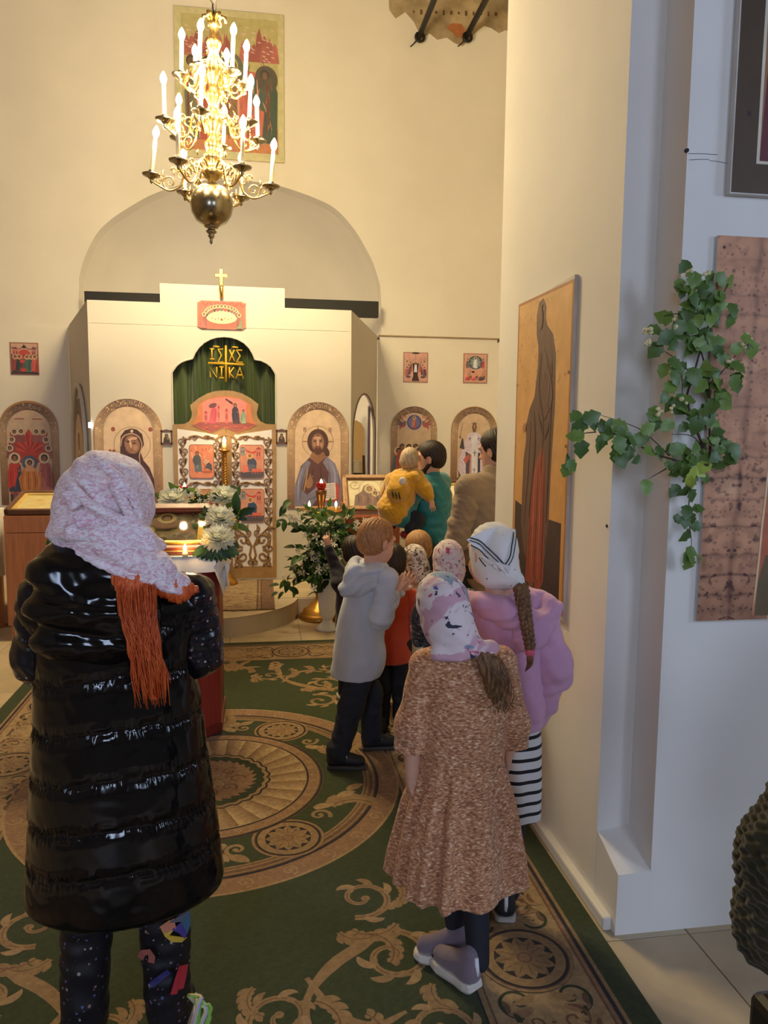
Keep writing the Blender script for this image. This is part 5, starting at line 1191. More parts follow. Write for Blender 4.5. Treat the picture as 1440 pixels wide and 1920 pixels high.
mb = MB(); mb.lathe([(a*2.0, b*1.6) for a, b in FL], (0, 0, zc+.062), 12); mb.build('flame', FLAME, e, True); small_light(e, (0, -.06, zc+.10), 1.1, .03)
# ---- brass candle stand behind the vase
e = empty('candle_stand', (.50, 6.74, 0), 'round brass candle stand with a ruby lamp behind the white vase', 'candle stand'); zt = .965
mb = MB(); mb.lathe([(.185, 0), (.19, .02), (.17, .05), (.155, .06), (.15, .085), (.11, .105), (.085, .14), (.045, .17), (.035, .21), (.06, .26), (.075, .30), (.055, .34), (.028, .38), (.024, .60), (.04, .63), (.024, .66), (.022, .92), (0, .92)], (0, 0, 0), 28); mb.build('pedestal', GB, e, True)
mb = MB(); mb.lathe([(.03, .90), (.15, .93), (.192, .945), (.197, .972), (.186, .972), (.18, .955), (.0, .95)], (0, 0, 0), 36); mb.build('tray', GB, e, True)
mb = MB(); mb.lathe([(.045, .955), (.05, .965), (.028, .98), (.03, 1.02), (.045, 1.10), (.050, 1.14), (.03, 1.145), (0, 1.145)], (.01, 0, 0), 18); mb.build('lamp_stem', mat('dark_brass', C(96, 66, 34), rough=.4, metal=.7), e, True)
mb = MB(); mb.lathe([(0, 1.147), (.03, 1.148), (.042, 1.17), (.044, 1.205), (.038, 1.21), (.036, 1.175), (0, 1.16)], (.01, 0, 0), 18); mb.build('ruby_cup', RUBY, e, True)
mb = MB(); mb.lathe([(a*1.5, b*1.3) for a, b in FL], (.01, 0, 1.19), 10); mb.build('flame', FLAME, e, True); small_light(e, (.01, -.02, 1.24), .5)
for k, (px_, py_, lb) in enumerate(((580, 950, 'thin lit taper on the brass stand, left of the ruby lamp'), (630, 952, 'thin lit taper on the brass stand, right of the ruby lamp'))):
    q = at(px_, py_, 6.62); candle('taper_candle', lb, (q[0], 6.62, .953), .052, .006, 1.25, .45)
# far brass tray seen right of the man in teal
e = empty('candle_stand', (1.66, 6.86, 0), 'dark brass tray stand, half hidden behind the man in teal', 'candle stand')
mb = MB(); mb.lathe([(.15, 0), (.15, .03), (.05, .08), (.022, .2), (.022, 1.0), (0, 1.0)], (0, 0, 0), 20); mb.build('pedestal', GB, e, True)
mb = MB(); mb.lathe([(.02, 1.0), (.10, 1.01), (.155, 1.03), (.16, 1.06), (.15, 1.06), (.0, 1.03)], (0, 0, 0), 28); mb.build('tray', mat('dark_brass'), e, True)
# far left edge : draped table and a brass foot
e = empty('side_table', (-2.43, 6.55, 0), 'side table under a white cloth at the far left edge', 'table')
mb = MB(); mb.box((0, 0, .98), (.62, .5, .03), bev=.005); mb.build('table_top', OAK, e)
mb = MB(); mb.grid(20, 8, lambda u, v: (-.3+.62*u, -.255-.02*v*sin(u*20)-.01*v, 1.0-.55*v)); mb.grid(12, 8, lambda u, v: (.315+.02*v*sin(u*18), -.25+.5*u, 1.0-.55*v)); mb.grid(6, 6, lambda u, v: (-.31+.625*u, -.255+.51*v, 1.0)); mb.build('cloth', CLOTHW, e, True)
for sx in (-1, 1):
    for sy in (-1, 1): mb = MB(); mb.box((sx*.27, sy*.2, .485), (.045, .045, .965)); mb.build('leg', OAK, e)
mb = MB(); mb.lathe([(.12, 0), (.125, .015), (.08, .04), (.03, .09), (.022, .2), (.022, .8), (0, .8)], (0, 0, 0), 20); o = mb.build('brass_stand', GB, None, True); o.location = (-2.16, 6.05, 0); tag(o, 'brass candle stand foot at the left edge beside the orange brown lectern', 'candle stand')
# white switch on the left panel edge, its reflected light put in as emission
q = at(168, 797, SY-.01); mb = MB(); mb.box((0, 0, 0), (.022, .01, .05), bev=.003); o = mb.build('switch_glint', mat('glint_glow', (1, 1, 1), emit=(.9, .95, 1), estr=6, var=0)); o.location = q; tag(o, 'tiny glowing white switch on the left edge of the screen', 'switch')

# ---- white fluted vase and its flowering branches
VW = mat('white_glaze', (.80, .79, .76), rough=.35, var=.03)
vs_ = at(612, 1180, 6.36)
e = empty('vase', (vs_[0]+.01, 6.36, 0), 'white fluted pedestal vase on the floor at the carpet edge', 'vase')
mb = MB(); mb.lathe([(.098, 0), (.10, .012), (.085, .03), (.06, .05), (.040, .07), (.040, .085), (.0, .086)], (0, 0, 0), 32); mb.build('foot', VW, e, True)
mb = MB(); mb.lathe([(.036, .085), (.048, .10), (.066, .14), (.074, .19), (.078, .26), (.082, .35), (.088, .42), (.094, .445), (.086, .445), (.07, .30), (0, .14)], (0, 0, 0), 96, flute=24, fa=.035); mb.build('bowl', VW, e, True)
vx = vs_[0]+.01
b = empty('flowering_branches', (vx, 6.36, .45), 'bushy white flowering branches standing in the white vase', 'bouquet'); rr = random.Random(31)
BARK = mat('green_brown_twig', C(74, 66, 40), rough=.8, var=.2)
LB = with_mats(leafmesh(.085, .050, .3, .3), LEAFM); tips = []
for k in range(20):
    a = rr.uniform(0, 2*pi); R_ = rr.uniform(.10, .36); H_ = rr.uniform(.18, .60) if k > 5 else rr.uniform(-.12, .12)
    if k <= 5: R_ = rr.uniform(.26, .38); a = (2.6, 3.4, 3.9, 5.2, .2, 4.4)[k]
    end = (R_*cos(a), R_*.55*sin(a)-.03, H_); mid = (end[0]*.35, end[1]*.35, max(.15, H_*.7)); pts = bez([(0, 0, -.12), (end[0]*.1, end[1]*.1, .02), mid, end], 12); 
    mb = MB(); mb.tube(pts, [.006*(1-.7*i/(len(pts)-1)) for i in range(len(pts))], 5); mb.build('branch', BARK, b, True); tips.append(pts)
def inside(px_, py_): return True
for k in range(298):
    pts = tips[k % len(tips)]; q = Vector(pts[rr.randrange(4, len(pts))])+Vector((rr.gauss(0, .045), rr.gauss(0, .04), rr.gauss(0, .05))); d = Vector((q.x*1.2, q.y-.25, (q.z-.2)*.5))+Vector((rr.gauss(0, .35), rr.gauss(0, .3), rr.gauss(0, .35)))
    put('leaf', rr.choice(LB[:3]), b, q, aim(d, (0, -.6, .8), rr.uniform(-.8, .8)), rr.uniform(.75, 1.3))
for k in range(120):
    pts = tips[(k*7) % len(tips)]; q = Vector(pts[rr.randrange(6, len(pts))])+Vector((rr.gauss(0, .045), rr.gauss(-.05, .04), rr.gauss(0, .04))); put('blossom', TINY[k % 2], b, q, ZUP((q.x+rr.gauss(0, .3), -.6, .4+rr.gauss(0, .3))), rr.uniform(1.5, 2.4))

mb = MB()
for k in range(420):
    pts = tips[k % len(tips)]; q = Vector(pts[rr.randrange(3, len(pts))])+Vector((rr.gauss(0, .05), rr.gauss(.02, .035), rr.gauss(0, .05))); d = Vector((q.x*1.2, q.y-.1, (q.z-.2)*.5))+Vector((rr.gauss(0, .4), rr.gauss(0, .3), rr.gauss(0, .4)))
    R3 = aim(d, (0, -.6, .8), rr.uniform(-.8, .8)); s_ = rr.uniform(.6, 1.05); me = LB[k % 3]; mb.m = k % 3
    mb._add([tuple(R3 @ (v.co*s_)+q) for v in me.vertices], [tuple(f.vertices) for f in me.polygons])
tag(mb.build('inner_foliage', LEAFM[:3], b, True), kind='stuff')
# ---- birch-like branch fixed to the pier beside the print
e = empty('leafy_branch', at(1327, 880, 2.26), 'green leafy branch with small buds fixed to the pier beside the brown print', 'branch'); eo = np.array(e.location); rr = random.Random(77)
def bp(x, y, dy=.0): return np.array(at(940+x/2.667, 480+y/2.667, 2.235-dy))-eo
TWIG = mat('dark_red_twig', C(70, 52, 44), rough=.7, var=.2)
LW = with_mats(leafmesh(.062, .050, .22, .28, 1), [mat('fresh_leaf_%d' % i, c, rough=.4, var=.22, scale=30) for i, c in enumerate((C(96, 126, 58), C(116, 144, 66), C(74, 102, 48), C(170, 190, 84), C(86, 114, 54)))])
stems = [[(1040, 1060), (1045, 960), (1040, 850), (1040, 720), (1030, 600), (1000, 480), (985, 380), (980, 280), (985, 150), (960, 90)], [(1010, 960), (930, 730), (960, 600), (1020, 390), (1075, 260), (1135, 140)], [(1035, 1045), (930, 1035), (800, 1000), (690, 950), (600, 905), (500, 855), (395, 815)], [(840, 1000), (770, 930), (700, 870), (590, 825), (460, 785)], [(1030, 1000), (960, 905), (850, 890)], [(940, 1050), (945, 1150), (935, 1300), (950, 1420), (945, 1530)], [(1040, 900), (1120, 960), (1160, 1000)], [(985, 380), (900, 380), (740, 370)], [(960, 600), (880, 520), (760, 440)], [(1040, 640), (1120, 560), (1230, 420)], [(900, 570), (905, 650), (905, 740)], [(830, 1060), (735, 1115)], [(980, 290), (860, 290), (790, 310)], [(475, 880), (395, 890), (340, 915)]]
for i, s_ in enumerate(stems):
    P = [bp(x, y, .02+.03*sin(3*j+i)) for j, (x, y) in enumerate(s_)]; P = [Vector(v) for v in bez(P, 24)]; r0 = .0042 if i in (0, 1, 2) else .0022
    mb = MB(); mb.tube(P, [r0*(1-.65*j/(len(P)-1)) for j in range(len(P))], 6); mb.build('stem', TWIG, e, True)
LP = [(975, 110, -1.2), (1040, 110, -.3), (1030, 150, -1.9), (960, 210, -1.0), (955, 250, 2.8), (1050, 225, -.6), (1015, 260, -2.3), (1045, 300, -1.7), (1090, 200, .5), (1155, 260, -1.3), (1150, 310, -1.6), (830, 310, 3.0), (870, 340, -1.3), (915, 300, .6), (900, 350, -2.4), (930, 350, -.4), (860, 390, -2.0), (890, 400, .3), (775, 370, 3.0), (840, 400, -2.6), (780, 460, -2.2), (870, 440, -2.4), (955, 440, -1.9), (1000, 440, -.4), (970, 450, 2.6), (930, 415, 1.6), (1060, 440, .2), (1080, 470, -1.2), (1100, 500, -1.4), (1170, 465, .5), (1120, 520, -.7), (860, 530, -.5), (815, 560, -2.0), (880, 570, -1.8), (910, 555, 2.9), (870, 610, -1.1), (960, 590, -1.4), (935, 615, -2.0), (1000, 600, -1.6), (1060, 590, .3), (1075, 620, -.8), (1100, 630, -2.0), (1165, 625, -.9), (1030, 580, 2.2), (1010, 640, -2.2), (840, 660, .7), (820, 700, -2.1), (850, 730, -1.9), (880, 745, -.8), (1095, 690, .1), (1100, 720, -.9), (1060, 740, -2.4), (930, 780, 2.5), (960, 790, -1.3), (1000, 790, -.7), (1020, 770, .5), (980, 830, -1.8), (920, 850, -2.5), (1040, 800, -1.5), (770, 830, -1.9), (760, 800, 1.2), (840, 840, -2.6), (1075, 880, .3), (1065, 910, -1.2), (1090, 930, -.6), (1125, 950, -1.0), (1165, 965, -1.2), (1140, 1010, -1.5), (1000, 1010, .3), (960, 1015, 2.8), (850, 960, -.9), (870, 970, .5), (920, 975, .2), (750, 975, 2.9), (790, 975, -1.2), (880, 1045, -1.5), (400, 840, -2.2), (440, 810, .4), (460, 830, -1.3), (510, 860, 1.9), (545, 840, -1.5), (580, 850, -.4), (600, 870, -1.5), (500, 915, -2.0), (490, 930, -1.5), (540, 890, 2.7), (590, 930, -1.4), (630, 900, 2.8), (650, 920, -.8), (640, 975, -1.7), (700, 905, -1.9), (725, 870, .6), (720, 880, -1.0), (385, 900, 3.0), (400, 950, -1.5), (330, 1010, -1.5), (330, 1060, -1.9), (345, 1040, -.9), (570, 990, -1.5), (595, 1010, -1.4), (725, 1145, -1.6), (985, 1070, -.7), (960, 1080, -1.9), (1000, 1060, .6), (945, 1120, -1.6), (925, 1170, -2.2), (950, 1190, -1.0), (930, 1270, -2.0), (945, 1300, -1.4), (920, 1320, -1.7), (965, 1350, .1), (930, 1390, -2.3), (945, 1480, -2.0), (945, 1500, -1.1), (940, 1535, -1.6), (905, 155, 3.0), (930, 165, .2), (905, 185, -2.0)]
for k, (x, y, a) in enumerate(LP):
    q = bp(x, y, .02+.05*rr.random()); small = y < 200 and x < 940; s_ = (.45 if small else rr.uniform(.62, 1.0)); me = LW[3] if (1050 < y < 1130 and x > 900) else LW[rr.choice((0, 1, 2, 4))]
    d = Vector((cos(a), -.25+rr.gauss(0, .25), sin(a))); put('leaf', me, e, q-np.array(d)*.02*s_, aim(d, (rr.gauss(0, .3), -1, .35+rr.gauss(0, .3)), rr.uniform(-.5, .5)), s_)
for k in range(75):
    s_ = stems[(0, 0, 1, 2, 9, 5, 0, 1)[k % 8]]; x, y = s_[rr.randrange(len(s_))]; x += rr.gauss(0, 36); y += rr.gauss(0, 36); a = rr.uniform(-2.6, .4)
    q = bp(x, y, .01+.05*rr.random()); d = Vector((cos(a), -.25+rr.gauss(0, .3), sin(a))); put('leaf', LW[rr.choice((0, 1, 2, 4))], e, q, aim(d, (rr.gauss(0, .3), -1, .35+rr.gauss(0, .3)), rr.uniform(-.6, .6)), rr.uniform(.5, .9))
BUD = mat('cream_bud', C(214, 206, 160), rough=.6, var=.08); mb = MB(); mb.lathe([(0, -.006), (.006, -.003), (.0065, .002), (.003, .007), (0, .0075)], (0, 0, 0), 8); o = mb.build('bud', BUD, None, True); BM = o.data; bpy.data.objects.remove(o)
for (x, y, n_) in ((940, 75, 7), (1035, 85, 4), (740, 370, 9), (740, 435, 4), (1235, 415, 2), (1205, 440, 3), (1160, 530, 4), (1150, 575, 4), (880, 335, 4), (790, 785, 6), (840, 770, 3), (905, 720, 4)):
    for k in range(n_): q = bp(x+rr.gauss(0, 14), y+rr.gauss(0, 12), .04+.02*rr.random()); put('bud', BM, e, q, Matrix.Rotation(rr.uniform(0, 3), 3, 'X'), rr.uniform(.7, 1.2))
# ================================================================== PEOPLE
SK = mat('skin', C(214, 164, 138), rough=.55, var=.05, scale=6, spec=.35)
EYEW = mat('eye_white', (.75, .73, .70), rough=.2, var=0); IRIS = mat('iris', C(70, 60, 50), rough=.2, var=0)
def HM(yaw, pitch=0.0, roll=0.0):
    """head frame: +y is where the face looks (yaw measured from world +Y towards +X)"""
    return Matrix.Rotation(-yaw, 3, 'Z') @ Matrix.Rotation(pitch, 3, 'X') @ Matrix.Rotation(roll, 3, 'Y')
class Head:
    def __init__(s, c, hh, M): s.c = np.array(c, float); s.k = hh/.23; s.M = M; s.A = np.array(M)
    def w(s, x, y, z): return s.c+s.A@np.array([x, y, z])*s.k
    def e(s, p, r, R=None): return ell(s.w(*p), [q*s.k for q in r], (s.M if R is None else s.M @ R))
    def r(s, a, b, ra, rb): return rc(s.w(*a), s.w(*b), ra*s.k, rb*s.k)
    def pl(s, p, n): return plane(s.w(*p), s.A@np.array(n))
    def skin(s, kid=True):
        L = [(s.e((0, -.012, .030), (.074, .094, .086)), 'u', .01), (s.e((0, .030, -.035), (.058, .058, .080)), 'u', .03), (s.e((0, .045, -.078), (.040, .040, .034)), 'u', .025)]
        if kid: L += [(s.e((sx*.032, .055, -.048), (.028, .026, .028)), 'u', .02) for sx in (-1, 1)]
        L += [(s.e((sx*.031, .098, .004), (.019, .022, .013)), 's', .012) for sx in (-1, 1)]
        L += [(s.r((-.045, .076, .030), (.045, .076, .030), .012, .012), 'u', .02), (s.r((0, .086, .008), (0, .106, -.022), .007, .0115), 'u', .012)]
        L += [(s.e((sx*.012, .096, -.026), (.008, .009, .007)), 'u', .006) for sx in (-1, 1)]
        L += [(s.e((0, .084, -.052), (.021, .012, .006)), 'u', .006), (s.e((0, .083, -.062), (.018, .012, .007)), 'u', .006), (s.r((-.018, .098, -.0565), (.018, .098, -.0565), .0022, .0022), 's', .003)]
        for sx in (-1, 1):
            L += [(s.e((sx*.077, -.006, -.006), (.010, .022, .032), Matrix.Rotation(sx*.35, 3, 'Z')), 'u', .006), (s.e((sx*.090, .002, -.002), (.008, .011, .017)), 's', .006)]
        return L
    def eyes(s, parent):
        for sx in (-1, 1):
            mb = MB(np.array(parent.location)); c = s.w(sx*.031, .0735, .005); R = (s.M @ Matrix.Rotation(-pi/2, 3, 'X'))
            mb.lathe([(.0105*s.k*sin(q), -.0105*s.k*cos(q)) for q in np.linspace(0, pi, 9)], c, 12, R); mb.m = 1; mb.lathe([(0, .0112*s.k), (.0048*s.k, .0103*s.k), (0, .0100*s.k)], c, 10, R); mb.build('eye', [EYEW, IRIS], parent, True)
def hair(name, H, m, parent, vox=.0045, thick=.012, front=.052, nape=-.058, amp=.0022, fs=95, extra=(), back=0.0):
    k = H.k
    L = [(H.e((0, -.014, .033), (.074+thick, .094+thick, .088+thick)), 'u', .01), (H.e((0, -.045-back, -.02), (.064+thick*.7, .052+thick*.7, .055)), 'u', .03)]+list(extra)
    L += [(H.pl((0, front, .05), (0, .86, -.52)), 'i', .006), (H.pl((0, .01, nape), (0, .30, -.95)), 'i', .008), (H.pl((0, .035, 0), (0, 1, -.55)), 'i', .006)]
    for sx in (-1, 1): L.append((H.e((sx*.086, .004, -.012), (.024, .024, .036)), 's', .008))
    Ai = H.A.T
    def dp(V, N):
        q = (V-H.c)@H.A/k; ang = np.arctan2(q[:, 0], -q[:, 1]+.02); pol = np.arctan2(np.hypot(q[:, 0], q[:, 1]), q[:, 2])
        return amp*k*(np.sin(ang*fs*.35+6*np.sin(pol*2.2)+2*pn(q, 14))+.6*np.sin(ang*fs*.8+3*pn(q, 25)))
    return sdf(name, L, vox, m, parent, disp=dp)
def hairmat(name, a, b): return mat(name, a, col2=b, thresh=(.35, .65), scale=30, stretch=(6, 6, .6), rough=.45, bump=.25, bscale=120, spec=.4)
def hand(wr, d, up, k, curl=.6, spread=.16, side=1, palm_r=.030):
    """palm and five bent fingers; d: pointing direction, up: back of the hand; side: +1 thumb to d x up"""
    d = np.array(d, float); d /= np.linalg.norm(d); up = np.array(up, float); up -= d*(up@d); up /= np.linalg.norm(up); r = np.cross(d, up)*side; wr = np.array(wr, float)
    L = [(rc(wr, wr+d*.03*k, .021*k, .024*k), 'u', .012), (rc(wr+d*.045*k+r*.014*k, wr+d*.075*k+r*.018*k, .016*k, .013*k), 'u', .012), (rc(wr+d*.04*k-r*.012*k, wr+d*.068*k-r*.020*k, .017*k, .012*k), 'u', .012), (rc(wr+d*.05*k, wr+d*.078*k, .017*k, .013*k), 'u', .01)]
    for i, (o, l) in enumerate(((.026, .066), (.009, .074), (-.009, .068), (-.025, .052))):
        a = wr+d*(.078-.004*abs(i-1.2))*k+r*o*k; dd = d+r*spread*(1.5-i)*.7; dd /= np.linalg.norm(dd); c = curl if not hasattr(curl, '__len__') else curl[i]; p = a
        for j, f in enumerate((.45, .32, .23)):
            an = c*(j+.6); q = p+(dd*cos(an)-up*sin(an))*l*f*k; L.append((rc(p, q, (.0088-.0010*j)*k, (.0080-.0012*j)*k), 'u', .003)); p = q
    t0 = wr+d*.022*k+r*.018*k; t1 = t0+(d*.5+r*.75-up*.25)*.036*k; t2 = t1+(d*.85+r*.30-up*.30)*.030*k
    L += [(rc(t0, t1, .012*k, .0098*k), 'u', .008), (rc(t1, t2, .0095*k, .0072*k), 'u', .003)]
    return L
def legs_prims(hips, knees, ank, r): return [p for h, k_, a in zip(hips, knees, ank) for p in ((rc(h, k_, r[0], r[1]), 'u', .02), (rc(k_, a, r[1]*.98, r[2]), 'u', .02))]
def shoe(parent, heel, toe, w, hgt, upper, sole, laces=None, name='shoe', stripe=None):
    """one shoe on the floor: heel/toe ground points; parts sole, upper, laces"""
    heel = np.array(heel, float); toe = np.array(toe, float); d = toe-heel; L = np.linalg.norm(d); d /= L; s = np.array([-d[1], d[0], 0]); z = np.array([0, 0, 1]); st = .020 if sole is not SOLEW else .030
    out = [(t, w*wf) for t, wf in ((0, .30), (.04, .40), (.15, .46), (.35, .42), (.55, .46), (.75, .50), (.9, .40), (.98, .22), (1.0, .06))]
    ol = [heel+d*L*t+s*q for t, q in out]+[heel+d*L*t-s*q for t, q in out[::-1]]
    mb = MB(np.array(parent.location)); n = len(ol); vs = []
    for zz, k in ((0.001, .95), (st*.35, 1.03), (st*.8, 1.0), (st, .94)):
        c = heel+d*L*.5; vs += [tuple(c+(p-c)*k+z*(zz+heel[2])) for p in ol]
    mb._add(vs, [tuple(range(n))[::-1], tuple(range(3*n, 4*n))]+[(r*n+i, r*n+(i+1) % n, (r+1)*n+(i+1) % n, (r+1)*n+i) for r in range(3) for i in range(n)])
    so = mb.build('sole', sole, parent, False)
    b = heel+z*(st+heel[2]*0)
    P = [(rc(b+d*L*.18+z*w*.30, b+d*L*.80+z*w*.18, w*.40, w*.36), 'u', .02), (rc(b+d*L*.15+z*.02, b+d*L*.17+z*hgt, w*.42, w*.36), 'u', .02), (rc(b+d*L*.3+z*hgt*.7, b+d*L*.6+z*w*.25, w*.33, w*.34), 'u', .02), (plane(b+z*.0, (0, 0, -1)), 'i', .0)]
    up = sdf(name, P, .006, upper, parent)
    if laces is not None:
        mb = MB(np.array(parent.location))
        for i in range(4):
            c = b+d*L*(.36+.09*i)+z*(hgt*.80-.018*i+w*.12); mb.tube([c-s*w*.26-z*.014, c+z*.010, c+s*w*.26-z*.014], .0035, 5)
        c = b+d*L*.34+z*(hgt*.86+w*.12)
        for q in (-1, 1): mb.tube([c, c+s*q*.025+z*.018, c+s*q*.04-z*.012], .003, 5); mb.tube([c, c+s*q*.012+d*.02, c+s*q*.03+d*.03-z*.03], .003, 5)
        mb.build('laces', laces, parent, True)
    if stripe is not None:
        mb = MB(np.array(parent.location)); c = b-d*.0+z*.0; R_ = w*.42
        mb.tube([c+d*(L*.17-R_*1.0)+z*.025, c+d*(L*.17-R_*.98)+z*hgt*.6, c+d*(L*.18-R_*.90)+z*hgt*1.05], .007, 6); mb.build('heel_stripe', stripe, parent, True)
SOLEW = mat('white_rubber', C(214, 206, 196), rough=.6, var=.08); SOLEG = mat('pale_rubber', C(176, 170, 164), rough=.6, var=.1); BLKSH = mat('black_shoe', (.016, .016, .020), rough=.55); LACEW = mat('white_lace_cord', (.75, .75, .75), rough=.8); JEAN = mat('dark_blue_jeans', (.016, .021, .036), rough=.85, var=.25, scale=14, bump=.3, bscale=200); BLKC = mat('black_trousers', (.008, .008, .010), rough=.8, var=.2)
LEGG = mat('dark_leggings', (.012, .013, .022), rough=.75, var=.2)
def person(label, base, group=None): return empty('person', base, label, 'person', group)
def fabric(name, c, **k): return mat(name, c, **{**dict(rough=.85, var=.08, scale=10, bump=.25, bscale=260, sheen=.25), **k})
def body(e, H, neck, sh, el, wr, hips, knees, ank, hands=(), arm_r=(.034, .028, .021), leg_r=(.058, .045, .033), torso=(.105, .075), vox=.007, kid=True, name='body', m=None):
    """one continuous figure: head, neck, torso, two arms, hands, two legs"""
    neck = np.array(neck, float); pel = (np.array(hips[0])+np.array(hips[1]))/2; sm = (np.array(sh[0])+np.array(sh[1]))/2
    L = H.skin(kid)
    L += [(rc(H.w(0, -.025, -.05), neck, .043*H.k, .046*H.k), 'u', .025), (rc(np.array(sh[0])-A_(0, 0, .012), np.array(sh[1])-A_(0, 0, .012), torso[1]*.42, torso[1]*.42), 'u', .02), (rc(sm-A_(0, 0, .05), pel, torso[0]*.66, torso[0]*.66), 'u', .03), (rc(neck, sm, .043*H.k, .048*H.k), 'u', .02)]
    for a, b, c in zip(sh, el, wr): L += [(rc(a, b, arm_r[0]*.85, arm_r[1]*.95), 'u', .012), (rc(b, c, arm_r[1], arm_r[2]), 'u', .012)]
    for h in hands: L += h
    L += legs_prims(hips, knees, ank, leg_r)
    for a in ank: pass
    o = sdf(name, L, vox, m or SK, e); H.eyes(e); return o
def sleeve(sh, el, wr, r, k=.03, cut=None):
    L = [(rc(sh, el, r[0], r[1]), 'u', k), (rc(el, wr, r[1], r[2]), 'u', k)]
    return L
def wrinkle(a, s, st=(1, 1, 2.2)): return lambda V, N: a*pn(V, s, st)
A_ = lambda *p: np.array(p, float)

# ------------------------------------------------------------------ 1. woman in the long black vest
VINYL = mat('black_vinyl', (.0045, .0042, .0048), rough=.13, var=.0, spec=.42, coat=.0, bump=.0)
SPK = bpy.data.materials.new('speckled_black_cloth'); SPK.use_nodes = True
def speck(m, base, cols, scale, rough, thr=.16):
    N = NT(m); b = N.n['Principled BSDF']; b.inputs['Roughness'].default_value = rough
    tc = N.add('ShaderNodeTexCoord'); v = N.add('ShaderNodeTexVoronoi', Scale=scale); N.link(tc, 'Object', v, 'Vector')
    rp = N.add('ShaderNodeValToRGB'); rp.color_ramp.interpolation = 'CONSTANT'; e = rp.color_ramp.elements; e[0].position = 0; e[0].color = (*cols[0], 1); e[1].position = 1/len(cols); e[1].color = (*cols[1], 1)
    for i, c in enumerate(cols[2:]): q = e.new((i+2)/len(cols)); q.color = (*c, 1)
    sp = N.add('ShaderNodeSeparateColor'); N.link(v, 'Color', sp, 'Color'); N.link(sp, 'Red', rp, 'Fac')
    lt = N.add('ShaderNodeMath', _operation='LESS_THAN'); 
    ml = N.add('ShaderNodeMath', _operation='MULTIPLY'); N.link(sp, 'Green', ml, 0); ml.inputs[1].default_value = thr*2
    N.link(v, 'Distance', lt, 0); N.link(ml, 'Value', lt, 1)
    mx = N.add('ShaderNodeMix', _data_type='RGBA'); mx.inputs['A'].default_value = (*base, 1); N.l.new(lt.outputs[0], mx.inputs['Factor']); N.l.new(rp.outputs['Color'], mx.inputs['B']); N.l.new(mx.outputs['Result'], b.inputs['Base Color'])
speck(SPK, (.008, .007, .011), [C(90, 96, 150), C(150, 120, 120), C(70, 90, 90), C(170, 160, 150), C(110, 70, 110)], 70, .5, .16)
SPKS = SPK.copy(); SPKS.name = 'speckled_shiny_sleeve'; SPKS.node_tree.nodes['Principled BSDF'].inputs['Roughness'].default_value = .2
e = person('woman in a long glossy black quilted vest with a pink lace scarf and red hair', (-.37, 2.0, 0))
H = Head((-.375, 2.01, 1.495), .225, HM(radians(-4), radians(-8)))
shL, shR = A_(-.535, 1.99, 1.255), A_(-.185, 1.99, 1.255); elL, elR = A_(-.560, 2.01, 1.10), A_(-.165, 2.02, 1.10); wrL, wrR = A_(-.44, 2.22, 1.12), A_(-.28, 2.23, 1.10)
hipL, hipR = A_(-.455, 2.0, .80), A_(-.285, 2.0, .80); knL, knR = A_(-.468, 2.02, .45), A_(-.272, 2.02, .45); anL, anR = A_(-.475, 2.0, .09), A_(-.262, 2.0, .09)
body(e, H, (-.37, 1.99, 1.36), (shL, shR), (elL, elR), (wrL, wrR), (hipL, hipR), (knL, knR), (anL, anR), [hand(wrL, (.9, .2, .1), (0, .8, .5), .95, .5), hand(wrR, (-.9, .15, .1), (0, .8, .5), .95, .5, side=-1)], (.045, .04, .026), (.075, .055, .04), (.125, .09), .009, False)
seams = [1.30, 1.195, 1.08, .955, .835, .715, .60]
def quilt(V, N):
    z = V[:, 2]-.055*(V[:, 0]+.37)-.01*np.sin(V[:, 0]*14); d = np.zeros(len(V)); S = np.array(seams)
    dist = np.min(np.abs(z[:, None]-S[None, :]), axis=1)
    puff = .0075*np.clip(dist/.030, 0, 1)**.5-.007
    pk = np.exp(-(dist/.020)**2); ang = np.arctan2(V[:, 0]+.37, -(V[:, 1]-2.0))
    return puff+pk*.0028*(np.sin(ang*58+7*np.sin(ang*9+z*30))+.6*np.sin(ang*97+z*11))+.0022*pn(V, 8, (1, 1, .5))+.0006*pn(V, 34)
coat = [(.43, -.362, 2.01, .250, .185), (.50, -.362, 2.01, .252, .19), (.62, -.362, 2.005, .240, .185), (.80, -.365, 2.0, .222, .175), (.98, -.368, 2.0, .205, .160), (1.10, -.37, 2.0, .198, .155), (1.20, -.37, 1.995, .196, .148), (1.27, -.37, 1.99, .178, .125), (1.33, -.37, 1.99, .115, .10), (1.35, -.37, 1.99, .10, .09)]
L = [(loft(coat), 'u', .01), (rc(A_(-.53, 1.99, 1.235), A_(-.21, 1.99, 1.235), .068, .068), 'u', .05)]
for sx in (-1, 1): L.append((ell((-.37+sx*.235, 2.03, 1.12), (.050, .10, .105)), 's', .03))
# hem rises to the right
L.append((plane((-.37, 1.83, .462), (.03, .0, -1)), 'i', .02))
sdf('vest', L, .0058, VINYL, e, disp=quilt)
def crink(V, N): return .004*pn(V, 13, (1, 1, 1.8))+.0020*pn(V, 36)
